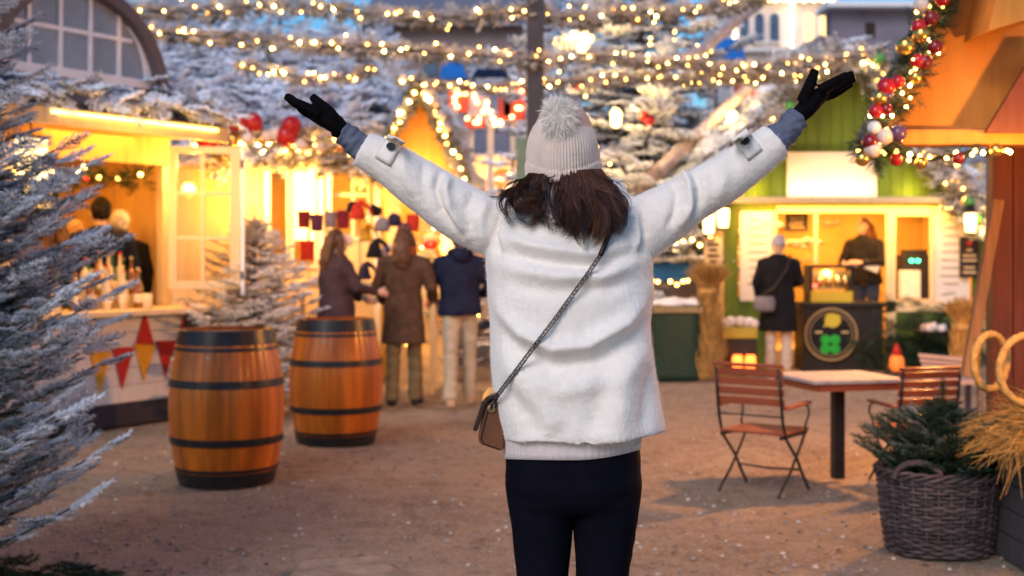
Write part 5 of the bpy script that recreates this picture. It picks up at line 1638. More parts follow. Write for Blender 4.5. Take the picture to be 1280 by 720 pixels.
PB = lambda px, Y: (px - 640) / FPX * Y
make_person("brown haired woman in a long brown coat and rust scarf seen from behind", PB(505, 11.9), 11.9, rad(-8), 0, 1.66, 'browncoat', .60, 'olive', 'darkshoe', 'hair_brown', 'long', step=.07, extras=('scarf',),
            arms={1: ((.27, .0, 1.13), (.23, .17, 1.02)), -1: ((-.27, .02, 1.13), (-.24, .14, .98))})
make_person("man in a hooded navy jacket and sand trousers walking away", PB(575, 12.0), 12.0, rad(6), 0, 1.66, 'navy', .86, 'khaki', 'suede', 'hair_black', 'short', step=.15, extras=('hood',), wide=1.12,
            arms={1: ((.29, .02, 1.14), (.22, .20, 1.05)), -1: ((-.29, .02, 1.14), (-.23, .18, 1.02))})
make_person("woman in a dark plum padded coat standing right behind the farther barrel", PB(420, 11.4), 11.4, rad(-60), 0, 1.63, 'plumcoat', .55, 'denim', 'darkshoe', 'hair_brown', 'long', wide=1.18,
            arms={1: ((.25, .10, 1.16), (.20, .33, 1.12)), -1: ((-.25, .1, 1.14), (-.12, .32, 1.06))})
make_person("dark haired man in a navy jacket behind the honey coloured counter", F(s_at(126, .62), .62, 0)[0], F(s_at(126, .62), .62, 0)[1], rad(25), .08, 1.82, 'navy', .80, 'denim', 'darkshoe', 'hair_black', 'short',
            arms={1: ((.27, .06, 1.14), (.2, .26, 1.08)), -1: ((-.25, .08, 1.14), (-.16, .28, 1.06))})
make_person("white haired person in a black coat beside the dark haired man at the counter", F(s_at(150, .70), .70, 0)[0], F(s_at(150, .70), .70, 0)[1], rad(40), .08, 1.72, 'blackcoat', .7, 'denim', 'darkshoe', 'hair_white', 'short')
make_person("blond person in a black coat beside the hanging sign, behind the counter", F(s_at(94, .8), .8, 0)[0], F(s_at(94, .8), .8, 0)[1], rad(100), .06, 1.64, 'blackcoat', .7, 'denim', 'darkshoe', 'hair_blond', 'short')
make_person("brown haired person in a plum coat half hidden by the frosted spruce", F(s_at(66, .8), .8, 0)[0], F(s_at(66, .8), .8, 0)[1], rad(80), .06, 1.70, 'plumcoat', .7, 'denim', 'darkshoe', 'hair_brown', 'long')
make_person("customer in a long black coat and grey beanie at the green hut", PB(973, 15.35), 15.35, rad(-6), 0, 1.64, 'blackcoat', .52, 'paletrouser', 'suede', 'hair_brown', 'beanie', wide=1.12,
            arms={1: ((.27, .05, 1.13), (.2, .25, 1.08)), -1: ((-.27, .02, 1.12), (-.24, .10, .92))})
wk, wh = make_person("auburn haired worker in a dark shirt serving behind the black counter", PB(1083, 16.75), 16.75, rad(140), .18, 1.72, 'darkshirt', .85, 'denim', 'darkshoe', 'hair_auburn', 'long', 'skin2', head_turn=rad(-28), lean=.12, wide=1.08,
            arms={1: ((.27, .10, 1.12), (.13, .36, 1.10)), -1: ((-.27, .10, 1.12), (-.10, .36, 1.12))})
# things they carry
hb = thing("shoulder_bag", (PB(955, 15.2), 15.2, .74), "grey shoulder bag hanging at the back of the customer in black", "bag")
part("bag_body", MB().rings([(PB(955, 15.18), 15.16, .74, .10, .05), (PB(955, 15.18), 15.16, .77, .125, .065), (PB(955, 15.18), 15.16, .86, .13, .06), (PB(955, 15.18), 15.16, .92, .11, .045)], 20, 3), MT['greybag'], hb, smooth=True)
part("strap", MB().tube([(PB(948, 15.14), 15.17, .90), (PB(968, 15.14), 15.16, 1.02), (PB(985, 15.16), 15.19, 1.25), (PB(990, 15.2), 15.26, 1.42)], .014, 6), MT['darkleather'], hb, smooth=True)
pk = MB()
pk.box((PB(1090, 16.42), 16.42, 1.27), (.20, .02, .12), rz=.2, ry=.35); pk.box((PB(1089, 16.44), 16.44, 1.275), (.15, .03, .08), rz=.2, ry=.35)
single("paper_packet", pk, MT['label'], "folded cream packet held in the worker's hands", "packet", bevel=.004)

# ------------------------------------------------------------------ barrels
MT['stave'] = wood("varnished oak staves", (.42, .115, .009), .45, .36, .22, tone=((.55, .5, .45), (1, 1, 1)), sc=7, bump=.15)
MT['lidwood'] = wood("barrel lid", (.30, .22, .17), .25, .45, .3, axis=0)
def make_barrel(px, Yc, label, h, rot, scale=1.0):
    root = thing("barrel", (PB(px, Yc), Yc, -.01), label, "barrel", "oak barrels standing in the lane", rot)
    prof = [(.284, 0), (.300, .06), (.324, .17), (.345, .32), (.352, .45), (.348, .58), (.330, .72), (.302, .86), (.283, .95)]
    pp = smooth_path(prof, 34)
    def rad_at(z):
        for (r0, z0), (r1, z1) in zip(pp, pp[1:]):
            if z0 <= z <= z1 + 1e-6: return r0 + (r1 - r0) * (z - z0) / max(1e-6, z1 - z0)
        return pp[-1][0]
    r = random.Random(int(px)); ns = 26; sub = 5; vs = []; fs = []; tone = []
    st = MB()
    for k in range(ns):
        t = .25 + .75 * r.random(); vs = []
        w = 2 * math.pi / ns
        for (rr, z) in pp:
            for j in range(sub + 1):
                u = j / sub; an = (k + .006 + .988 * u) * w
                q = rr - (.0035 if j in (0, sub) else 0)
                vs.append((q * math.cos(an), q * math.sin(an), z))
        m = sub + 1
        st.add(vs, [(i * m + j, i * m + j + 1, (i + 1) * m + j + 1, (i + 1) * m + j) for i in range(len(pp) - 1) for j in range(sub)], a=t)
    st.lathe([(.27, .004), (.272, .0), (.28, .002), (.29, .06), (.335, .45), (.29, .89), (.268, .948), (.268, .90)], n=52, cap=True, a=.05)
    part("staves", st, MT['stave'], root, world=False, smooth=True, fix=False)
    for z0, z1 in ((.003, .085), (.092, .112), (.255, .300), (.605, .650), (.825, .845), (.862, .949)):
        hp = []
        for i in range(5):
            z = z0 + (z1 - z0) * i / 4; hp.append((rad_at(z) + .0055, z))
        hp = [(rad_at(z0) - .004, z0)] + hp + [(rad_at(z1) - .004, z1)]
        part("hoop", MB().lathe(hp, n=72, cap=False), MT['black'], root, world=False, smooth=False)
    for o in root.children:
        if o.name.startswith("hoop"):
            o.data.polygons.foreach_set("use_smooth", [True] * len(o.data.polygons))
            o.modifiers.new("e", 'EDGE_SPLIT').split_angle = rad(40)
    rv = MB()
    for z in (.05, .278, .628, .905):
        for k in range(6):
            an = k * 1.047 + z * 3
            for dz in (-.012, .012):
                q = rad_at(z) + .0062; rv.ball((q * math.cos(an), q * math.sin(an), z + dz), .006, 6, 4)
    part("rivet", rv, MT['black'], root, world=False, smooth=True)
    an = -1.70 - rot
    part("bung", MB().tube([((rad_at(.79) - .01) * math.cos(an), (rad_at(.79) - .01) * math.sin(an), .79), ((rad_at(.79) + .006) * math.cos(an), (rad_at(.79) + .006) * math.sin(an), .79)], .016, 12), MT['lidwood'], root, world=False)
    lid = MB()
    for k in range(7):
        x0, x1 = -.262 + k * .0749, -.262 + (k + 1) * .0749 - .003
        c = [(x0, math.sqrt(max(0, .264 ** 2 - x0 * x0)) * -1), (x1, math.sqrt(max(0, .264 ** 2 - x1 * x1)) * -1), (x1, math.sqrt(max(0, .264 ** 2 - x1 * x1))), (x0, math.sqrt(max(0, .264 ** 2 - x0 * x0)))]
        lid.prism([(a, b, .905) for a, b in c], (0, 0, .02))
    part("lid", lid, MT['lidwood'], root, world=False)
    root.scale = (scale, scale, scale)
    return root
make_barrel(283.5, 7.95, "varnished oak barrel standing nearer the viewer beside the bunting", .95, .4, 1.0)
make_barrel(420, 9.58, "varnished oak barrel standing farther back in front of the woman in plum", .95, 1.3, .985)

# ------------------------------------------------------------------ folding chairs and table
MT['slat'] = wood("oiled red brown slats", (.23, .060, .028), .3, .62, .05, axis=0, sc=8)
def make_chair(label, x, y, rz, s=1.0):
    root = thing("folding_chair", (x, y, 0), label, "chair", "slatted folding chairs at the table", rz)
    w = .41
    for sx in (1, -1):
        X = sx * w / 2
        # back post runs down into the front leg; rear leg crosses it
        part("back_post", MB().tube([(X, -.235, .755), (X, -.215, .60), (X, -.185, .44), (X, -.15, .345), (X, .02, .20), (X, .10, .10), (X, .19, .0)], .0095, 8), MT['black'], root, world=False, smooth=True)
        part("leg", MB().tube([(X * .94, .17, .345), (X * .94, .08, .25), (X * .94, -.06, .12), (X * .94, -.16, .05), (X * .94, -.22, 0)], .0085, 8), MT['black'], root, world=False, smooth=True)
        part("armrest", MB().box((X * 1.06, -.0, .525), (.042, .34, .018), rx=.03), MT['slat'], root, world=False, bevel=.005)
        a = MB().tube([(X * 1.06, .12, .516), (X * 1.07, .155, .50), (X * 1.07, .165, .455), (X * 1.05, .14, .42), (X * 1.03, .125, .39), (X * 1.02, .15, .352)], .007, 8)
        part("arm_bracket", a, MT['black'], root, world=False, smooth=True)
        part("seat_rail", MB().bar((X * .94, -.19, .345), (X * .94, .19, .345), .012, .02), MT['black'], root, world=False)
    sl = MB()
    for k in range(7): sl.box((0, -.155 + k * .055, .365), (w + .005, .042, .016))
    part("seat", sl, MT['slat'], root, world=False, bevel=.004)
    bs = MB()
    for k in range(4): 
        z = .555 + k * .058; yy = -.205 - (z - .555) * .16
        bs.box((0, yy + .016, z), (w + .03, .014, .045), rx=.13)
    part("backrest", bs, MT['slat'], root, world=False, bevel=.004)
    top = MB().box((0, -.235, .772), (w + .05, .026, .022), rx=.1)
    part("top_rail", top, MT['slat'], root, world=False, bevel=.005)
    part("stretcher", MB().tube([(-w / 2, .075, .13), (0, .05, .125), (w / 2, .075, .13)], .007, 8), MT['black'], root, world=False, smooth=True)
    part("cross_rod", MB().tube([(-w / 2, -.19, .47), (w / 2, -.19, .47)], .005, 6), MT['black'], root, world=False)
    root.scale = (s, s, s)
    return root
make_chair("dark slatted folding chair at the left side of the small table", PB(955, 7.62), 7.62, rad(-36), .98)
make_chair("dark slatted folding chair behind the basket with its back lit orange", PB(1140, 7.85), 7.85, rad(14), .93)
tb = thing("bistro_table", (2.035, 8.0, 0), "small square table with weathered grey top on one black post", "table", rz=rad(13))
tt = MB()
for k in range(6): tt.box((-.2625 + k * .105, 0, .632), (.1035, .63, .022))
part("tabletop", tt, wood("weathered table boards", (.33, .32, .33), .25, .7, .0, axis=1), tb, world=False, bevel=.003)
ap = MB()
for s in (1, -1):
    ap.box((s * .28, 0, .598), (.025, .56, .044)); ap.box((0, s * .28, .598), (.535, .025, .044))
part("apron", ap, MT['slat'], tb, world=False)
part("leg", MB().box((0, 0, .30), (.068, .068, .60)), MT['black'], tb, world=False, bevel=.004)

# ------------------------------------------------------------------ wicker basket with a young spruce
MT['wicker'] = mat("dark grey wicker", (.085, .066, .074), .75, .4, 14, .4, 60, tone=((.45, .45, .48), (1, 1, 1)), bdist=.003)
bx, by = PB(1173, 6.05), 6.05
bk = thing("wicker_basket", (bx, by, 0), "large dark wicker basket with a loop handle", "basket")
def br_(z): return .232 + .045 * (z / .36) ** .8
wv = MB(); r = random.Random(8); nst = 30
for row in range(23):
    z = .012 + row * .0155; pts = []
    for k in range(nst * 4):
        an = 2 * math.pi * k / (nst * 4)
        pts.append((br_(z) * math.cos(an) * 1 + .0075 * math.cos(an) * math.cos(math.pi * (k / 4 * 2 / 2 + row)), br_(z) * math.sin(an) + .0075 * math.sin(an) * math.cos(math.pi * (k / 4 + row)), z + .004 * math.sin(3 * an + row) + r.uniform(-.002, .002)))
    wv.tube(pts, .0078, 6, closed=True, a=.1 + .9 * r.random())
part("weave", wv, MT['wicker'], bk, world=False, smooth=True, fix=False)
sk = MB()
for k in range(nst):
    an = 2 * math.pi * (k) / nst
    sk.tube([(br_(z) * math.cos(an), br_(z) * math.sin(an), z) for z in (.0, .12, .24, .385)], .0075, 6, a=.6 + .4 * r.random())
part("stake", sk, MT['wicker'], bk, world=False, smooth=True, fix=False)
rm = MB()
for ph in range(3):
    rm.tube([((.279 + .014 * math.cos(9 * a + ph * 2.1)) * math.cos(a), (.279 + .014 * math.cos(9 * a + ph * 2.1)) * math.sin(a), .378 + .014 * math.sin(9 * a + ph * 2.1)) for a in [i * 2 * math.pi / 140 for i in range(140)]], .0085, 6, closed=True, a=.4 + .3 * ph)
part("rim", rm, MT['wicker'], bk, world=False, smooth=True, fix=False)
hd = MB()
for ph in range(3):
    hd.tube([(-.165 + .095 * math.cos(t), -.222 - .045 * math.cos(t) + .006 * math.cos(8 * t + ph * 2.1), .37 + .075 * math.sin(t) + .008 * math.sin(8 * t + ph * 2.1)) for t in [i * math.pi / 30 for i in range(31)]], .0085, 6, a=.5 + .2 * ph)
part("handle", hd, MT['wicker'], bk, world=False, smooth=True, fix=False)
part("liner", MB().lathe([(.20, .01), (.225, .012), (.262, .33), (.255, .33), (.0, .30)], n=40, cap=False), MT['blackmatte'], bk, world=False, smooth=True)
conifer("potted_spruce", (bx + .02, by, .26), .43, .34, FR_NEAR, MT['fir'], "young dark green spruce growing out of the wicker basket", "tree", seed=51, nbr=110, frond=.16, frost=-.28, z0=.02, gap=.05, prof=([0, .1, .2, .3, .4], [.24, .29, .22, .10, .02]), droop=.12, upt=.25)

# straw box, rings and sheaves at the right edge
MT['straw'] = mat("straw", (.56, .35, .12), .8, .3, 20, tone=((.45, .38, .30), (1, 1, 1)))
MT['ringstraw'] = mat("wound straw ring", (.46, .27, .09), .8, .3, 30, .8, 60, bdist=.006)
MT['greycrate'] = wood("dark grey crate", (.065, .058, .068), .3, .8)
px0 = 2.25; 
cr = thing("planter_box", (px0 + .42, 5.72, 0), "dark grey wooden box at the right edge filled with straw", "box")
m = MB()
for k in range(5): m.box((px0 + .42, 5.45, .06 + k * .118), (.84, .03, .112))
part("front_panel", m, MT['greycrate'], cr, bevel=.003)
for sx in (.015, .825):
    m = MB()
    for k in range(5): m.box((px0 + sx, 5.72, .06 + k * .118), (.03, .505, .112))
    part("side_panel", m, MT['greycrate'], cr, bevel=.003)
part("lid_board", MB().box((px0 + .42, 5.72, .56), (.77, .5, .02)), MT['greycrate'], cr)
def straw_mass(n, fn, seed, w=.0022, L=(.10, .24)):
    rr = np.random.RandomState(seed); V = []; A = []
    for i in range(n):
        p, d = fn(rr); d = d / np.linalg.norm(d); l = rr.uniform(*L)
        s = np.cross(d, rr.normal(size=3)); s /= np.linalg.norm(s); u = np.cross(s, d)
        b = rr.normal(size=3) * .12 + np.array((0, 0, -.25)) * rr.rand()
        q1 = p + d * l * .5; q2 = q1 + (d + b) * l * .5
        for sd in (s, u):
            V += [p - sd * w, p + sd * w, q1 + sd * w, q1 - sd * w, q1 - sd * w, q1 + sd * w, q2 + sd * w * .5, q2 - sd * w * .5]
        A += [.02 + rr.rand()] * 16
    return np.array(V), np.array(A)
def straw_obj(name, V, A, parent):
    me = fast_mesh(name, V - np.array(wloc(parent)), 4)
    at = me.attributes.new("tone", 'FLOAT', 'POINT'); at.data.foreach_set("value", A.astype(np.float32))
    return obj(name, me, MT['straw'], parent)
sp_ = thing("straw_pile", (px0 + .4, 5.7, .57), "loose pile of golden straw spilling over the dark grey box", "straw")
def pile(rr):
    u, v = rr.rand(), rr.rand()
    x = px0 - .12 + .92 * u; y = 5.40 + .58 * v
    hgt = .62 + .17 * math.sin(min(1, max(0, (x - px0 + .16) / .4)) * 1.57) * math.sin(max(.12, 1 - abs(v - .5) * 1.6) * 1.57)
    z = .56 + (hgt - .56) * rr.rand() ** .5
    if x < px0 + .05 or y < 5.43: z -= .05 * rr.rand()
    d = np.array((rr.normal() * .8 - .25 * (x < px0 + .15), rr.normal() * .7 - .5 * (y < 5.45), rr.normal() * .28 - .35 * (x < px0 or y < 5.42)))
    return np.array((x, y, z)), d
V, A = straw_mass(4600, pile, 71, .0019, (.08, .20))
straw_obj("straw", V, A, sp_)
def hang(rr):
    x = px0 + .05 + .3 * rr.rand(); return np.array((x, 5.41, .60)), np.array((rr.normal() * .15, -.15, -1))
V, A = straw_mass(60, hang, 72, .0018, (.15, .38)); straw_obj("hanging_stalks", V, A, sp_)
for (cx, cy, rx, ry, Yr, ang, lab) in ((1238, 452, 30, 34, 5.74, .5, "wound straw ring leaning in the pile, the one showing whole"), (1283, 462, 36, 42, 5.62, .15, "larger wound straw ring cut by the right edge")):
    c = Vector(P(cx, cy, Yr)); k2 = Yr / FPX
    m = MB().tube([c + Vector((rx * k2 * math.cos(t) * math.cos(ang), rx * k2 * math.cos(t) * math.sin(ang), (ry * k2) * math.sin(t))) for t in [i * 2 * math.pi / 60 for i in range(60)]], .017, 12, closed=True)
    nv = np.array(m.v); rr = np.random.RandomState(int(cx)); nv += rr.normal(size=nv.shape) * .0018; m.v = [tuple(q) for q in nv]
    single("straw_ring", m, MT['ringstraw'], lab, "straw ring", "wound straw rings on the box", smooth=True)
def sheaf(name, x, y, z0, z1, zt, rb, rw, rt, label, seed, n=1500):
    root = thing(name, (x, y, z0), label, "straw sheaf", "tied straw sheaves by the green hut")
    def fn(rr):
        u = rr.rand(); a = rr.rand() * 6.28
        if u < .6:
            z = z0 + (z1 - z0) * rr.rand(); t = (z - z0) / (z1 - z0); R = rb + (rw - rb) * t
            return np.array((x + R * math.cos(a) * rr.rand() ** .4, y + R * math.sin(a) * rr.rand() ** .4, z)), np.array((rr.normal() * .12, rr.normal() * .12, 1))
        return np.array((x + rw * .6 * math.cos(a) * rr.rand(), y + rw * .6 * math.sin(a) * rr.rand(), z1)), np.array((math.cos(a) * rr.rand() * 1.0, math.sin(a) * rr.rand() * 1.0, 1.0))
    V, A = straw_mass(n, fn, seed, .0045, ((zt - z1) * .7, (zt - z1) * 1.15))
    straw_obj("stalks", V, A, root)
    part("binding", MB().lathe([(rw + .01, z1 - .03), (rw + .022, z1 - .015), (rw + .022, z1 + .015), (rw + .01, z1 + .03)], (x, y, 0), 20, cap=False), MT['ringstraw'], root, smooth=True)
    return root
sheaf("straw_sheaf", PB(885, 14.5), 14.5, .0, 1.0, 1.33, .20, .09, .2, "tall straw sheaf tied beside the green bin", 81, 1700)
sheaf("straw_sheaf", PB(1208, 12.5), 12.5, .25, .70, .98, .13, .10, .2, "short golden straw sheaf standing near the red plank post", 82, 1500)
# ------------------------------------------------------------------ smaller things round the green hut
Yc = 15.85
ct = thing("serving_counter", (PB(1050, Yc), Yc + .2, 0), "black serving counter with a round emblem showing a lemon and a clover leaf", "counter")
m = MB().boxpx(1004, 384, 1104, 466, Yc, .5)
part("body", m, MT['darkbox'], ct, bevel=.006)
part("top", MB().boxpx(1000, 378, 1108, 384, Yc - .04, .58), MT['darkbox'], ct, bevel=.006)
def disc_ring(cx, cy, r0, r1, Y, th, n=40):
    mb = MB(); vs = []
    for (r, y) in ((r0, Y), (r1, Y), (r1, Y + th), (r0, Y + th)):
        for k in range(n):
            a = 2 * math.pi * k / n; vs.append(P(cx + r * math.cos(a), cy + r * math.sin(a), y))
    mb.add(vs, [(i * n + k, i * n + (k + 1) % n, ((i + 1) % 4) * n + (k + 1) % n, ((i + 1) % 4) * n + k) for i in range(4) for k in range(n)])
    return mb
em = thing_part("emblem", ct)
def pdisc(cx, cy, r, Y, th, n=32, rx=1): return MB().prism([P(cx + r * rx * math.cos(2 * math.pi * k / n), cy + r * math.sin(2 * math.pi * k / n), Y) for k in range(n)], (0, th, 0))
part("disc", pdisc(1039, 418, 35, Yc - .05, .045), MT['blackmatte'], em)
part("outer_ring", disc_ring(1039, 418, 30.5, 33.5, Yc - .062, .012), mat("olive gold paint", (.32, .22, .10), .6, .1, 10), em)
part("inner_ring", disc_ring(1039, 418, 26.0, 27.2, Yc - .06, .010), mat("thin gold paint", (.34, .24, .12), .6, .1, 10), em)
lm = mat("lemon paint", (.62, .48, .05), .6, .1, 10); gm_ = mat("clover paint", (.015, .38, .04), .6, .1, 10)
le = pdisc(1041, 400, 9.5, Yc - .060, .012, rx=1.05); le.prism([P(1036, 407, Yc - .061), P(1029, 409, Yc - .061), P(1034, 401, Yc - .061)], (0, .012, 0))
part("lemon", le, lm, em)
cl = MB()
for dx, dy in ((-6, -5.5), (6, -5.5), (-6, 6), (6, 6)):
    q = pdisc(1038 + dx, 430 + dy, 6.2, Yc - .062 - .001 * (dx > 0) - .002 * (dy > 0), .012, 20); cl.add(q.v, q.f)
part("clover", cl, gm_, em)
tx = MB()
for x in (1019, 1052): tx.boxpx(x, 414, x + 9, 416.5, Yc - .055, .006)
part("print", tx, MT['chalk'], em)
# coffee grinder stand with amber glow and yellow front
cm = thing("coffee_machine", (PB(1040, 15.95), 16.0, P(0, 378, 15.95)[2]), "black framed coffee machine with brass fittings and a yellow front panel", "coffee machine")
Ym = 15.9
m = MB(); m.boxpx(1012, 331, 1068, 335, Ym, .34); m.boxpx(1012, 335, 1016, 378, Ym, .34); m.boxpx(1063, 335, 1067, 378, Ym + .05, .26)
part("frame", m, MT['black'], cm, bevel=.004)
part("front_panel", MB().boxpx(1014, 364, 1066, 378, Ym - .03, .025), mat("yellow panel", (.62, .42, .04), .5, .1, 8), cm)
m = MB()
for x in (1024, 1036, 1048, 1057):
    c = P(x, 350, Ym + .12); m.lathe([(.02, -.09), (.035, -.06), (.035, .04), (.02, .06)], c, 14)
part("grinder", m, MT['gold'], cm, smooth=True)
m = MB().boxpx(1016, 338, 1063, 362, Ym + .24, .03)
part("back_plate", m, MT['gold'], cm)
part("indicator", MB().ball(P(1019, 357, Ym - .01), .022), glow("red indicator", (1, .05, .03), 6), cm, smooth=True)
lamp(cm, P(1040, 341, Ym + .1), 2.0, (1, .55, .15), .03)
em2 = thing("espresso_machine", (PB(1143, 16.6), 16.6, P(0, 374, 16.6)[2]), "dark drinks machine with two green lights in the right hatch window", "coffee machine")
Ym = 16.5
m = MB(); m.boxpx(1128, 318, 1162, 374, Ym + .06, .3); m.boxpx(1131, 312, 1160, 318, Ym + .1, .2)
part("body", m, MT['darkbox'], em2, bevel=.01)
part("drip_box", MB().boxpx(1125, 338, 1151, 373, Ym - .06, .10), MT['label'], em2, bevel=.01)
m = MB()
for x in (1139.5, 1147.5): m.ball(P(x, 326, Ym + .05), (.028, .01, .022), 12, 8)
part("display_light", m, glow("green display", (.05, 1, .35), 4), em2, smooth=True)
part("counter_shelf", MB().boxpx(1120, 374, 1164, 378, Ym - .1, .5), MT['creamwood'], em2)

# hanging lantern sign at the right of the hut and lanterns at the left
def post_lantern(label, px, py0, py1, Y, sign=None, w=12, energy=6.0):
    c = P(px, (py0 + py1) / 2, Y); hgt = P(0, py0, Y)[2] - P(0, py1, Y)[2]; k2 = Y / FPX
    root = thing("lantern", (c[0], Y, c[2] - hgt / 2), label, "lantern", "glowing wall lanterns of the green hut")
    R = w * k2 / 2 * 2
    part("glass", MB().lathe([(R * .5, -hgt / 2), (R * .62, hgt * .2), (R * .62, hgt / 2 - .03)], c, 6), MT['lanternglow'], root)
    m = MB().lathe([(R * .8, hgt / 2 - .03), (R * .75, hgt / 2), (R * .2, hgt / 2 + .08), (.0, hgt / 2 + .085)], c, 6)
    part("cap", m, MT['black'], root)
    part("base", MB().lathe([(R * .55, -hgt / 2 - .03), (R * .6, -hgt / 2)], c, 6), MT['black'], root)
    part("bracket", MB().tube([(c[0], Y, c[2] + hgt / 2 + .07), (c[0], Y + .14, c[2] + hgt / 2 + .10), (c[0], Y + .3, c[2] + hgt / 2 + .02)], .012, 6), MT['black'], root)
    lamp(root, (c[0], Y - .14, c[2]), energy, (1, .62, .2), .05)
    return root
post_lantern("glowing lantern on the right wall above the dark shop sign", 1213, 264, 290, 15.7, energy=8)
post_lantern("glowing lantern at the left corner, nearer the Christmas tree", 886, 264, 292, 15.2, energy=6)
post_lantern("glowing lantern at the left corner, next to the green post", 904, 258, 284, 15.9, energy=5)
sg = thing("hanging_sign", P(1212, 348, 16.2), "dark hanging sign with gold lettering below the right lantern of the green hut", "sign")
part("board", MB().boxpx(1200, 296, 1224, 347, 16.2, .03), MT['signdark'], sg, bevel=.004)
t = MB()
for k, (y, w) in enumerate(((311, 7), (318, 16), (324, 18), (333, 13), (339, 16))): t.boxpx(1212 - w / 2, y, 1212 + w / 2, y + 3, 16.19, .008)
part("print", t, MT['chalk'], sg)
part("emblem", pdisc(1212, 304, 3.5, 16.188, .008, 12), MT['redflag'], sg)
sg = thing("hanging_sign", P(892, 335, 15.25), "narrow amber sign board hanging under the left corner lantern", "sign")
part("board", MB().boxpx(880, 297, 903, 335, 15.25, .03), MT['chalk'], sg, bevel=.004)
t = MB()
for y, w in ((304, 14), (311, 10), (318, 15), (325, 9)): t.boxpx(891.5 - w / 2, y, 891.5 + w / 2, y + 3, 15.24, .008)
part("print", t, MT['signdark'], sg)
part("post", MB().boxpx(888, 335, 893, 466, 15.25, .07), MT['whitepaint'], sg)
# bin with a ribbed rim and snow on it
bn = thing("litter_bin", (PB(844, 14.6), 14.6, 0), "dark green litter bin with ribbed rim and snow on its lid", "bin")
c = (PB(844, 14.6), 14.6, 0)
part("body", MB().rings([(c[0], c[1], 0, .25, .22), (c[0], c[1], .05, .27, .24), (c[0], c[1], .74, .275, .245), (c[0], c[1], .76, .26, .23)], 32, 5), mat("dark green enamel", (.012, .035, .026), .4, .2, 6), bn)
part("rim", MB().rings([(c[0], c[1], .765, .29, .255), (c[0], c[1], .82, .305, .27), (c[0], c[1], .84, .30, .265), (c[0], c[1], .845, .2, .17)], 32, 5), mat("bin rim", (.07, .07, .035), .5, .3, 12), bn)
rb = MB()
for i in range(15): rb.box((c[0] - .26 + .037 * i, c[1] - .262, .795), (.014, .02, .07))
part("rib", rb, MT['chalk'], bn)
def lump(co, no): return co + no * (.025 * noise3(co, 5, 2, 2))[:, None]
sn = MB().rings([(c[0], c[1], .843, .29, .25), (c[0], c[1], .88, .27, .23), (c[0] - .03, c[1], .915, .14, .12)], 24, 3)
o = obj("snow_cap", union_mesh("snow_cap", sn, .016, 4, lump, wloc(bn)), MT['snow'], bn)
# produce crates left of the customer
cr = thing("display_crate", (PB(922, 14.9), 14.9, 0), "dark crate stand with a yellow rim in front of the green post", "crate")
m = MB().boxpx(904, 424, 946, 462, 14.8, .35); part("body", m, MT['darkbox'], cr, bevel=.006)
part("rim", MB().boxpx(902, 410, 947, 423, 14.78, .38), mat("yellow crate", (.42, .30, .04), .7, .25, 8), cr, bevel=.006)
r = random.Random(14)
for i in range(7):
    x = 908 + i * 5.8; c = P(x, 405 - r.uniform(0, 4), 14.9 + .07 * (i % 3))
    single("frosted_ball", MB().ball(c, .055 + .015 * r.random(), 12, 8), BAUBLE['snowball' if i % 3 else 'pearl'], "%s frosted ball, %s from the left in the yellow rimmed crate" % ('white' if i % 3 else 'pinkish', ORD[i]), "ornament", "frosted balls in the crate", smooth=True)
for px, lab in ((922, "orange glowing candle lantern below the crate, nearer the bin"), (938, "orange glowing candle lantern below the crate, beside the customer")):
    ln = thing("candle_lantern", P(px, 464, 14.62), lab, "lantern", "candle lanterns under the crate")
    c = P(px, 452, 14.62)
    part("glass", MB().lathe([(.05, -.09), (.06, -.05), (.06, .04), (.045, .08)], c, 14), glow("orange lantern glass", (1, .16, .02), 2.2), ln, smooth=True)
    part("cap", MB().lathe([(.05, .08), (.03, .11), (.01, .13)], c, 14), MT['black'], ln, smooth=True)
# greenery stand on the right
gs = thing("greenery_stand", (PB(1155, 15.3), 15.3, 0), "heap of cut green fir boughs against the right wall of the green hut", "boughs")
rr = np.random.RandomState(44); n = 330
L = np.stack([PB(1155, 15.3) + rr.normal(size=n) * .28, 15.35 + rr.normal(size=n) * .18, np.abs(rr.normal(size=n)) * .30 + .08], 1)
D = np.stack([rr.normal(size=n), rr.normal(size=n) - .4, rr.normal(size=n) * .5 + .1], 1)
V, A = sprays(FR_GREEN, D, np.tile((0, 0, 1.0), (n, 1)) + rr.normal(size=(n, 3)) * .3, L, rr.uniform(.2, .38, n), np.full(n, -.25), 44)
obj("foliage", fast_mesh("foliage", V - np.array(wloc(gs)), 3, A), MT['fir'], gs)
bw = thing("bauble_bowl", P(1165, 417, 15.0), "shallow dark bowl of gold and pearl baubles on the fir boughs", "bowl")
c = P(1165, 416, 15.0)
part("bowl", MB().lathe([(.08, -.05), (.22, .0), (.24, .03), (.225, .03), (.06, -.03)], c, 20), MT['darkbox'], bw, smooth=True)
for i in range(9):
    a = i * 2.4; q = .03 + .016 * i
    part("bauble", MB().ball((c[0] + q * math.cos(a), c[1] + q * math.sin(a), c[2] + .055 + .02 * (i < 3)), .055, 12, 8), BAUBLE[('gold', 'pearl', 'snowball')[i % 3]], bw, smooth=True)
pf = thing("gnome_figure", P(1121, 466, 14.6), "small orange glowing gnome shaped lantern on the ground beside the counter", "lantern")
c = P(1121, 462, 14.6)
part("body", MB().lathe([(.05, -.02), (.085, .03), (.08, .12), (.05, .17)], c, 14), glow("orange figure", (1, .2, .03), .25), pf, smooth=True)
part("cap", MB().lathe([(.06, .165), (.045, .22), (.008, .30)], c, 12), MT['redflag'], pf, smooth=True)
bc = thing("slatted_bench", (PB(1178, 11.0), 11.1, 0), "low weathered grey slatted bench behind the orange lit chair", "bench")
m = MB()
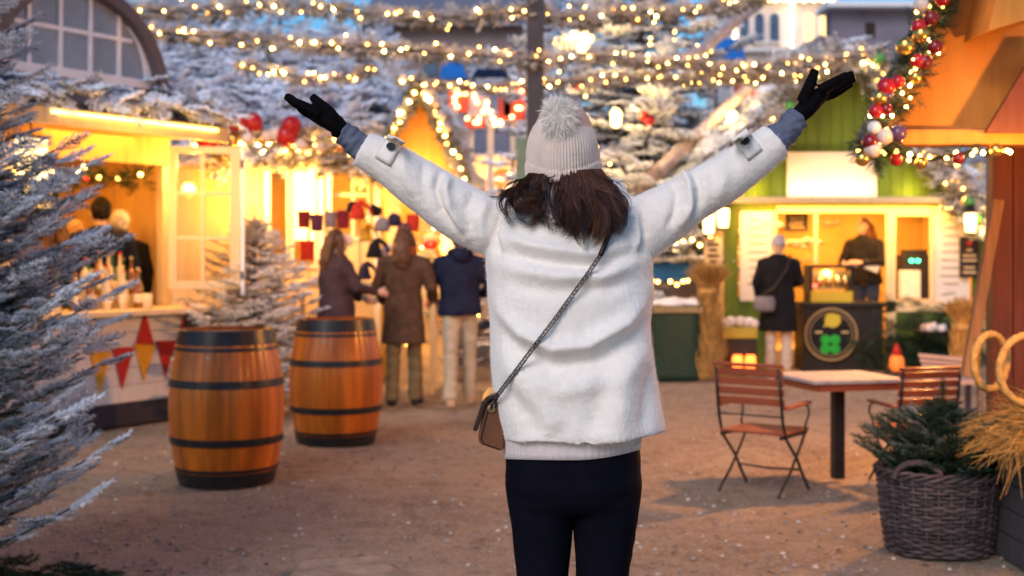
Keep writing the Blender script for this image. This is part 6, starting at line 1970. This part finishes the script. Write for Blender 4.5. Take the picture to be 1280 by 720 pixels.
for k in range(4): m.bar(P(1148 + 2 * k, 444 + 6 * k, 11.0 + .02 * k), P(1212 + 2 * k, 450 + 6 * k, 11.0 + .02 * k), .028, .034)
part("backrest", m, mat("weathered grey slats", (.30, .25, .27), .8, .2, 8), bc)
m = MB()
for k in range(3): m.box((PB(1180, 11), 10.95 - .12 * k, P(0, 474, 11)[2]), (.46, .10, .025))
part("seat", m, mat("weathered grey slats", (.30, .25, .27), .8, .2, 8), bc)
for x in (1152, 1210):
    for d in (0, -.28): part("leg", MB().box((PB(x, 11), 11.0 + d, P(0, 474, 11)[2] / 2 - .01), (.04, .04, P(0, 474, 11)[2] - .03)), MT['greyframe'], bc)

# ------------------------------------------------------------------ plush hats on the stall behind the strollers
st = thing("hat_stall", (PB(455, 13.2), 13.2, 0), "pale table covered with winter hats in front of the long cream hut", "stall table")
m = MB(); m.boxpx(362, 352, 545, 360, 12.9, .7)
part("tabletop", m, MT['creamwood'], st)
for x in (366, 540):
    for yy in (12.95, 13.5): part("leg", MB().box((PB(x, 12.9), yy, .5), (.05, .05, 1.0)), MT['creamwood'], st)
for x, t_ in ((386, 262), (410, 250), (450, 246), (478, 252), (500, 262)):
    part("rack_pole", MB().tube([P(x, 354, 13.15), P(x, t_ + 12, 13.15)], .014, 6), MT['creamwood'], st)
HATM = {'dark red': mat("dark red felt", (.20, .02, .03), .9, .2, 20), 'red': mat("red felt", (.50, .035, .02), .9, .2, 20), 'black': mat("black felt", (.012, .01, .012), .9, .2, 20), 'grey': mat("grey felt", (.22, .20, .24), .9, .2, 20),
        'yellow': mat("yellow felt", (.62, .40, .04), .9, .2, 20), 'white': mat("white felt", (.66, .60, .58), .9, .1, 20), 'lilac': mat("lilac felt", (.50, .42, .56), .9, .1, 20), 'plum': mat("plum felt", (.10, .03, .08), .9, .2, 20), 'navy': mat("navy felt", (.02, .02, .05), .8, .2, 20)}
hats = [(380, 276, 'dark red', 'tall', 15), (396, 280, 'plum', 'tall', 15), (413, 276, 'grey', 'tall', 14), (429, 276, 'dark red', 'tall', 16), (447, 264, 'red', 'floppy', 17), (441, 258, 'black', 'round', 13), (470, 262, 'black', 'flat', 14), (457, 292, 'yellow', 'floppy', 15), (468, 312, 'black', 'floppy', 18), (478, 280, 'grey', 'round', 16), (493, 274, 'navy', 'round', 15), (480, 318, 'lilac', 'floppy', 16), (384, 315, 'red', 'tall', 17), (505, 286, 'plum', 'round', 15), (516, 280, 'red', 'tall', 15), (434, 300, 'white', 'round', 13), (393, 352, 'white', 'round', 14), (414, 335, 'dark red', 'floppy', 15), (455, 340, 'navy', 'floppy', 16), (497, 330, 'white', 'round', 14)]
adj = {'tall': 'tall brimless', 'floppy': 'floppy pointed', 'round': 'round fluffy', 'flat': 'flat square'}
seen_hats = {}
for i, (x, y, c, f, s) in enumerate(hats):
    Yh = 13.0 + .06 * (i % 4); k2 = Yh / FPX; p = P(x, y + s * .6, Yh); s2 = s * k2
    m = MB()
    if f == 'tall': m.lathe([(s2 * .52, 0), (s2 * .5, s2 * .3), (s2 * .55, s2 * 1.3), (s2 * .5, s2 * 1.42), (.0, s2 * 1.42)], p, 16)
    elif f == 'round': m.lathe([(s2 * .5, 0), (s2 * .62, s2 * .15), (s2 * .62, s2 * .45), (s2 * .52, s2 * .85), (s2 * .25, s2 * 1.1), (0, s2 * 1.14)], p, 16)
    elif f == 'flat': m.box((p[0], p[1], p[2] + s2 * .6), (s2 * 1.0, s2 * .8, s2 * .7), ry=.4); m.lathe([(s2 * .4, 0), (s2 * .4, s2 * .5)], p, 12)
    else:
        m.lathe([(s2 * .55, 0), (s2 * .62, s2 * .2), (s2 * .5, s2 * .45), (s2 * .42, s2 * .8), (s2 * .3, s2 * 1.1)], p, 16)
        m.tube([(p[0], p[1], p[2] + s2 * 1.0), (p[0] + s2 * .3, p[1], p[2] + s2 * 1.25), (p[0] + s2 * .75, p[1] - .02, p[2] + s2 * 1.0), (p[0] + s2 * .95, p[1] - .02, p[2] + s2 * .6)], [s2 * .32, s2 * .25, s2 * .16, s2 * .08], 10)
        m.ball((p[0] + s2 * .98, p[1] - .02, p[2] + s2 * .5), s2 * .16, 10, 8)
    seen_hats.setdefault((c, f), 0); seen_hats[(c, f)] += 1
    zone = 'in the top row' if y < 285 else ('half way up the rack' if y < 325 else 'lying low on the table')
    side = 'at the doorway end' if x < 400 else ('above the woman in plum' if x < 440 else ('between the two women' if x < 485 else 'beside the long haired woman'))
    single("winter_hat", m, HATM[c], "%s %s hat %s, %s" % (adj[f], c, zone, side), "hat", "winter hats on the stall", smooth=True)

# ------------------------------------------------------------------ trees
# frosted spruce filling the left edge
conifer("spruce_tree", (-2.42, 5.05, 0), 4.2, .95, FR_NEAR, MT['frost_near'], "blue white frosted spruce filling the left edge", "tree", seed=61, nbr=500, frond=.20, frost=.11, z0=.04, droop=.16, gap=.062, power=1.0, upt=.22, inner=.75, prof=([0, .3, .7, 1.4, 1.62, 1.75, 2.1, 3.2, 4.2], [.56, .70, .72, .68, .55, .42, .46, .30, .05]))
# cut boughs on the ground at its foot
gb = thing("cut_boughs", (-1.95, 4.95, 0), "cut green fir boughs lying on the ground at the foot of the frosted spruce", "boughs")
rr = np.random.RandomState(45); n = 120
L = np.stack([-2.0 + rr.normal(size=n) * .28, 5.0 + rr.normal(size=n) * .22, .015 + .07 * rr.rand(n)], 1)
D = np.stack([rr.normal(size=n) + .3, rr.normal(size=n), rr.normal(size=n) * .1], 1)
V, A = sprays(FR_NEAR, D, np.tile((0, 0, 1.0), (n, 1)) + rr.normal(size=(n, 3)) * .2, L, rr.uniform(.16, .3, n), rr.uniform(-.5, -.15, n), 45)
obj("foliage", fast_mesh("foliage", V - np.array(wloc(gb)), 3, A), MT['fir'], gb)
# small flocked tree behind the barrels
t = conifer("christmas_tree", (PB(318, 11.3), 11.3, 0), 1.72, .66, FR_MID, MT['firlight'], "small flocked tree glowing golden behind the nearer barrel", "tree", seed=62, nbr=190, frond=.25, frost=.26, z0=.06, droop=.2, gap=.13)
# lit tree with baubles behind the navy jacket
t = conifer("christmas_tree", (PB(552, 14.6), 14.6, 0), 2.0, .55, FR_MID, MT['firlight'], "small tree hung with gold baubles and lights between the strollers", "tree", seed=63, nbr=70, frond=.28, frost=.05, z0=.06, droop=.2, gap=.16)
r = np.random.RandomState(8); bmh = ball_mesh(.012, MT['bulb'], 8, 6)
for i in range(34):
    z = .3 + 1.5 * r.rand(); a = r.uniform(math.pi * 1.05, math.pi * 1.95); R = .55 * (1 - z / 2.05) + .08
    child("bulb", bmh, t, (PB(552, 14.6) + R * math.cos(a), 14.6 + R * math.sin(a), z))
for i in range(12):
    z = .5 + 1.2 * r.rand(); a = r.uniform(math.pi * 1.1, math.pi * 1.9); R = .55 * (1 - z / 2.05) + .05
    child("bauble", ball_mesh(.075, BAUBLE[('gold', 'gold', 'red', 'pearl')[i % 4]], 14, 10), t, (PB(552, 14.6) + R * math.cos(a), 14.6 + R * math.sin(a), z))
lamp(t, (PB(552, 14.6), 14.0, 1.5), 14, (1, .6, .18), .2)
# big flocked tree behind the woman
YT = 18.6
t = conifer("christmas_tree", (PB(800, YT), YT, 0), 7.6, 2.55, FR_SNOW, MT['frost_far'], "huge snow flocked tree with lights rising behind the woman's head", "tree", seed=64, nbr=190, frond=.62, frost=.02, z0=.15, droop=.5, gap=.34, upt=.1, trunk_r=.16)
r = np.random.RandomState(18)
for i in range(42):
    z = 2.2 + 3.2 * r.rand(); a = r.uniform(math.pi * 1.08, math.pi * 1.92); R = (2.55 * (1 - z / 7.6) + .1) * r.uniform(.8, 1.02)
    child("bulb", bmh, t, (PB(800, YT) + R * math.cos(a), YT + R * math.sin(a), z))
for (px, py, c) in ((806, 145, 'red'), (812, 150, 'red'), (720, 105, 'red')):
    p = P(px, py, YT - 1.9); child("bauble", ball_mesh(.075, BAUBLE[c], 14, 10), t, p)
for (px, py, en) in ((770, 148, 20), (728, 62, 15), (915, 150, 12), (740, 190, 8)):
    p = P(px, py, YT - 1.75)
    q = thing_part("tree_lamp", t)
    part("bulb", MB().rings([(p[0], p[1], p[2] - .12, .02, .02), (p[0], p[1], p[2] - .08, .065, .065), (p[0], p[1], p[2] + .08, .075, .075), (p[0], p[1], p[2] + .13, .02, .02)], 12), MT['lanternglow'], q, smooth=True)
    lamp(q, (p[0], p[1] - .22, p[2] + .05), en, (1, .58, .15), .08)
# leaning snow dusted logs in front of it
for (pts, w, lab) in (([(795, 240), (850, 186), (905, 140), (965, 85), (1030, 45)], 17, "long snow dusted log leaning up towards the white building"), ([(838, 78), (880, 58), (915, 34), (950, 5)], 14, "shorter snow dusted bough reaching up above the tree lights")):
    Y0 = 16.9; k2 = Y0 / FPX
    m = MB().tube([P(x, y + 4 * math.sin(i * 2.1), Y0 + .05 * i) for i, (x, y) in enumerate(pts)], [w * k2 * .55 * (1 - .08 * i) for i in range(len(pts))], 12)
    single("leaning_log", m, MT['snowbark'], lab, "log", smooth=True)

# ------------------------------------------------------------------ pole and the garlands strung across the lane
pl = thing("timber_pole", (PB(669, 12.6), 12.6, 0), "tall dark square pole rising behind the woman's hat", "pole")
part("post", MB().box((PB(669, 12.6), 12.6, 2.3), (.165, .165, 4.6)), mat("dark pole", (.045, .045, .06), .6, .25, 8), pl, bevel=.008)
part("box", MB().boxpx(645, 172, 660, 240, 12.45, .2), mat("grey green box", (.12, .20, .16), .6, .1, 8), pl, bevel=.01)
def gpts(p): return [P(x, y, Y) for x, y, Y in p]
GAR = [
 ("highest lit fir garland, looping along the picture's top to the pole", [(170, 14, 13), (250, 18, 13), (330, 12, 12.9), (420, 14, 12.8), (520, 22, 12.7), (600, 20, 12.6), (668, 12, 12.6)], 30, .14),
 ("lit fir garland from the pole across the big tree's top", [(668, 14, 12.6), (740, 22, 12.8), (800, 14, 13.2), (870, 8, 13.6), (960, -6, 14)], 22, .14),
 ("lit fir garland in the second row, from the snowy trees to the pole", [(180, 40, 12.6), (250, 44, 12.6), (330, 52, 12.5), (400, 60, 12.5), (480, 66, 12.5), (560, 70, 12.5), (668, 76, 12.5)], 34, .13),
 ("lit fir garland of the second row, from pole to white building", [(668, 76, 12.5), (740, 72, 12.8), (800, 76, 13.2), (880, 80, 13.8), (960, 80, 14.4), (1090, 68, 15.2)], 40, .12),
 ("lowest lit fir garland, slung between steep gable and pole", [(498, 100, 13.4), (560, 106, 13.1), (610, 108, 12.8), (668, 104, 12.6)], 20, .085),
 ("lowest lit fir garland, slung from the pole before the flocked tree", [(668, 104, 12.6), (740, 104, 12.9), (800, 101, 13.3), (870, 104, 13.8), (940, 100, 14.4), (1000, 96, 15), (1045, 80, 15.8)], 36, .10),
 ("short lit fir garland sagging over the long hut's roof", [(300, 82, 12.6), (340, 92, 12.6), (380, 98, 12.6), (430, 96, 12.7), (470, 84, 12.8)], 20, .11),
]
for i, (lab, p, nb, th) in enumerate(GAR):
    garland("garland", gpts(p), lab, "lit garlands strung across the lane", nbulb=nb, thick=th * .62, dens=22, seed=100 + i, frost=.02, bulb_r=.0105, bj=th * .75)

# ------------------------------------------------------------------ far side of the market
# illuminated fairground signs: red panels with rows of lights on posts
def lit_sign(label, Y, panels, bulbs, posts):
    b0 = posts[0] if posts else panels[0]
    root = thing("fairground_sign", P((panels[0][0] + panels[0][2]) / 2, 322 + CAM_H / Y * FPX, Y), label, "lit sign")
    for (x0, y0, x1, y1, c) in panels:
        part("panel", MB().boxpx(x0, y0, x1, y1, Y, .1), MT[c], root, bevel=.02)
    for (x, y) in bulbs:
        if r.random() < .25: continue
        child("bulb", ball_mesh(.036, MT['bulbfar'], 8, 6), root, P(x, y, Y - .06))
    for (x, y0, y1, w) in posts:
        part("post", MB().boxpx(x - w / 2, y0, x + w / 2, y1, Y + .12, .12), MT['signpanel'], root)
    return root
MT['redpanel'] = mat("red sign panel", (.55, .07, .05), .6, .15, 3)
MT['greypanel'] = mat("mauve sign panel", (.34, .28, .36), .6, .15, 3)
r = random.Random(77)
bl = [(x + r.uniform(-2, 2), y) for y, xs in ((112, (566, 572, 580)), (117, (570, 576, 582, 592)), (122, (568, 575, 593, 606)), (128, (567, 598, 604, 610)), (134, (570, 572, 603, 609)), (140, (572, 606, 612)), (148, (584, 600, 618)), (153, (590, 595, 598))) for x in xs]
lit_sign("round red and mauve fairground sign outlined by lights, left of the pole", 20.5, [(560, 108, 588, 140, 'redpanel'), (584, 118, 612, 146, 'greypanel'), (580, 146, 606, 160, 'redpanel')], bl, [(589, 158, 330, 6), (613, 158, 330, 8)])
bl = [(x + r.uniform(-1.5, 1.5), y) for y, xs in ((106, (640, 648, 653)), (114, (638, 642, 653)), (124, (641, 645, 652, 655)), (135, (641, 646, 652)), (146, (640, 655)), (155, (620, 626, 643, 652)), (152, (618, 624))) for x in xs]
lit_sign("square red fairground sign with stacked rows of lights beside the pole", 20.0, [(622, 106, 657, 150, 'redpanel'), (628, 122, 640, 146, 'greypanel')], bl, [(641, 150, 330, 6)])
bl = [(x + r.uniform(-1.5, 1.5), y) for y, xs in ((104, (932, 940, 950)), (110, (928, 944, 952)), (118, (926, 936, 946)), (126, (930, 940)), (122, (950, 956))) for x in xs]
lit_sign("red fairground sign with white lights half behind the leaning log", 20.2, [(918, 98, 956, 132, 'redpanel')], bl, [(938, 132, 330, 6)])
# peach coloured pavilion with arches
Yp = 22.5
pv = thing("pavilion", (PB(615, Yp), Yp + 1, 0), "peach coloured pavilion with white topped arches seen between gable and hat", "pavilion")
peach = mat("peach paint", (.66, .42, .27), .7, .1, 3)
def arch_panel(x0, x1, y0, y1, ax0, ax1, ay, Y, th):
    """wall with an arched opening cut through"""
    mb = MB(); cx = (ax0 + ax1) / 2; ra = (ax1 - ax0) / 2; n = 12
    mb.boxpx(x0, y0, ax0, y1, Y, th); mb.boxpx(ax1, y0, x1, y1, Y, th)
    top = [P(ax0, y0, Y)] + [P(ax1, y0, Y)] + [P(cx + ra * math.cos(math.pi * k / n), ay - ra * math.sin(math.pi * k / n), Y) for k in range(n + 1)]
    mb.prism(top, (0, th, 0))
    return mb
part("arch_wall", arch_panel(596, 662, 192, 400, 613, 645, 225, Yp, .25), peach, pv)
part("side_arch", arch_panel(572, 595, 200, 400, 578, 590, 222, Yp, .25), MT['signpanel'], pv)
part("back_wall", MB().boxpx(572, 196, 662, 400, Yp + 2.5, .1), MT['orangewood'], pv)
rf = MB().prism([P(566, 196, Yp - .3), P(668, 196, Yp - .3), P(655, 168, Yp + .9), P(585, 168, Yp + .9)], (0, .02, .05))
part("roof", rf, MT['bluegrey'], pv)
part("snow_cap", MB().boxpx(598, 188, 660, 193, Yp - .1, .35), MT['snow'], pv, bevel=.04)
lamp(pv, P(620, 215, Yp - .8), 60, (1, .55, .22), .2); lamp(pv, P(628, 230, Yp + 1.2), 50, (1, .5, .18), .2)
# white palace-like building, far off at the top right
Yb = 46
wb = thing("white_building", (PB(990, Yb), Yb + 3, 0), "white building with rows of arched windows outlined by lights", "building")
part("wall", MB().boxpx(914, -70, 1046, 380, Yb, 6), mat("white stucco", (.74, .66, .66), .8, .08, 1.2), wb)
blu, amb = mat("dark blue window", (.05, .08, .16), .15, .2, 2, spec=.8), glow("lit amber window", (1, .60, .20), .9)
for i, (x, c) in enumerate(((949, blu), (968, blu), (1011, amb), (1031, amb), (930, blu))):
    for j, y in enumerate((34, -32, 110, 180)):
        w = thing_part("window", wb)
        op = [P(x - 5.5, y + 17, Yb - .02), P(x + 5.5, y + 17, Yb - .02)] + [P(x + 5.5 * math.cos(math.pi * k / 8), y - 12 - 5.5 * math.sin(math.pi * k / 8), Yb - .02) for k in range(9)]
        part("pane", MB().prism(op, (0, -.03, 0)), c if j < 2 else blu, w)
        fo = MB(); fo.boxpx(x - 7.5, y + 17.3, x + 7.5, y + 20, Yb - .16, .15)
        part("sill", fo, MT['whitepaint'], w)
co = MB()
for y in (-2, 62): co.boxpx(911, y - 2, 1048, y + 2.5, Yb - .35, .34)
part("cornice", co, MT['whitepaint'], wb)
bbm = ball_mesh(.05, MT['bulbwhite'], 8, 6)
for i in range(10): child("bulb", bbm, wb, P(988 + 2 * (i % 2), 2 + i * 6.2, Yb - .3))
for i in range(9): child("bulb", bbm, wb, P(918 + 2 * (i % 2), 30 + i * 4.5, Yb - .3))
for i in range(22): child("bulb", bbm, wb, P(915 + i * 6, -1 + 2 * (i % 2), Yb - .45))
gbd = thing("grey_building", (PB(1100, 38), 41, 0), "dark grey building with snow on its roof edge behind the green hut", "building")
part("wall", MB().boxpx(1040, 10, 1230, 400, 38, .8), mat("slate wall", (.20, .18, .24), .8, .2, 1.5), gbd)
part("roof_edge", MB().boxpx(1034, 1, 1240, 9, 37.5, 1.4), MT['snow'], gbd, bevel=.05)
w = MB()
part("window", MB().boxpx(1082, 28, 1094, 46, 37.94, .05), MT['signdark'], gbd)
tn = thing("brown_building", (PB(520, 34), 38, 0), "dull brown building between garlands behind the steep gable", "building")
part("wall", MB().boxpx(452, 30, 690, 420, 34, 8), mat("dull brown plaster", (.24, .18, .18), .85, .15, 1.0), tn)
part("roof", MB().prism([P(440, 32, 33.6), P(702, 32, 33.6), P(680, -4, 37), P(470, -4, 37)], (0, .1, .1)), MT['bluegrey'], tn)
for x in (480, 530, 585, 635):
    for y in (60, 150):
        part("window", MB().boxpx(x, y, x + 16, y + 34, 33.94, .05), blu, tn)
# blue tarpaulin roofs of the far stalls
tarp = mat("blue tarpaulin", (.02, .16, .52), .6, .15, 3)
for (x0, y0, x1, y1, Y, lab) in ((548, 78, 584, 98, 24, "bright blue stall roof peeping out above the steep gable"), (893, 48, 932, 74, 26, "bright blue stall roof beside the white building"), (590, 86, 640, 95, 24.5, "narrow dark blue awning left of the pole")):
    root = thing("stall_roof", P((x0 + x1) / 2, y1, Y), lab, "stall roof", "blue stall roofs in the distance")
    part("canvas", MB().prism([P(x0, y1, Y), P(x1, y1, Y), P(x1 - 6, y0, Y + .8), P(x0 + 6, y0, Y + .8)], (0, .4, .02)), tarp if x0 != 590 else MT['navy'], root)
    for x in (x0 + 2, x1 - 2): part("pole", MB().tube([(PB(x, Y), Y + .1, 0), P(x, y1, Y + .1)], .04, 6), MT['greyframe'], root)
# blue skirted stall beyond the bin
bs = thing("market_stall", (PB(848, 17.5), 17.5, 0), "low stall with a bright blue cloth between the bin and the big tree", "stall")
part("cloth", MB().boxpx(800, 327, 880, 352, 17.4, .9), tarp, bs, bevel=.02)
part("base", MB().boxpx(803, 352, 877, 430, 17.45, .8), MT['greyframe'], bs)
part("top", MB().boxpx(796, 322, 884, 327, 17.3, 1.1), MT['snow'], bs, bevel=.02)
garland("garland", gpts([(812, 300, 17.1), (840, 304, 17.1), (880, 305, 17.1), (900, 300, 17.1)]), "short string of fairy lights above the blue cloth stall", nbulb=9, thick=.04, dens=10, seed=120, bulb_r=.02, bj=.04)
garland("garland", gpts([(812, 352, 16.6), (835, 358, 16.6), (860, 352, 16.6), (885, 348, 16.6)]), "short string of fairy lights in front of the blue cloth stall", nbulb=8, thick=.04, dens=10, seed=121, bulb_r=.02, bj=.06)
mv = thing("mauve_building", (PB(760, 30), 34, 0), "low mauve building closing the lane behind the big tree", "building")
part("wall", MB().boxpx(660, 200, 925, 430, 30, 6), mat("mauve plaster", (.30, .21, .22), .85, .15, 1.0), mv)
part("roof", MB().prism([P(650, 202, 29.6), P(935, 202, 29.6), P(915, 160, 32), P(670, 160, 32)], (0, .1, .1)), MT['snow'], mv)
for x in (690, 735, 780, 830, 875):
    part("window", MB().boxpx(x, 240, x + 22, 290, 29.94, .05), blu if x % 2 else amb, mv)
# flocked trees in the background, each one its own
bgt = [(205, 17.5, 5.6, 1.5, "snowy tree right behind the arched window"), (275, 21, 6.4, 1.9, "tall snowy tree between arched window and long hut roof"), (350, 24, 6.6, 2.1, "pale snowy tree over the middle of the long hut roof"), (425, 22, 5.4, 1.7, "snowy tree over the right end of the long hut roof"), (480, 27, 6.3, 2.0, "distant snowy tree left of the brown building"), (120, 22, 7.5, 2.2, "tall snowy tree behind the arched window's roof"), (610, 28, 5.8, 1.9, "distant snowy tree in front of the brown building"), (700, 24, 6.8, 1.9, "snowy tree close behind the dark pole"), (862, 27, 4.6, 1.5, "snowy tree left of the white building"), (1160, 26, 5.8, 2.0, "snowy tree between green hut and orange gable"), (1240, 22, 4.4, 1.9, "snowy tree seen below the orange gable beam")]
for i, (px, Y, H, R, lab) in enumerate(bgt):
    conifer("snowy_tree", (PB(px, Y), Y, 0), H, R, FR_SNOW, MT['frost_far'], lab, "tree", "snowy trees in the background", seed=200 + i, nbr=110, frond=.62, frost=.40, z0=.1, droop=.3, gap=.34)
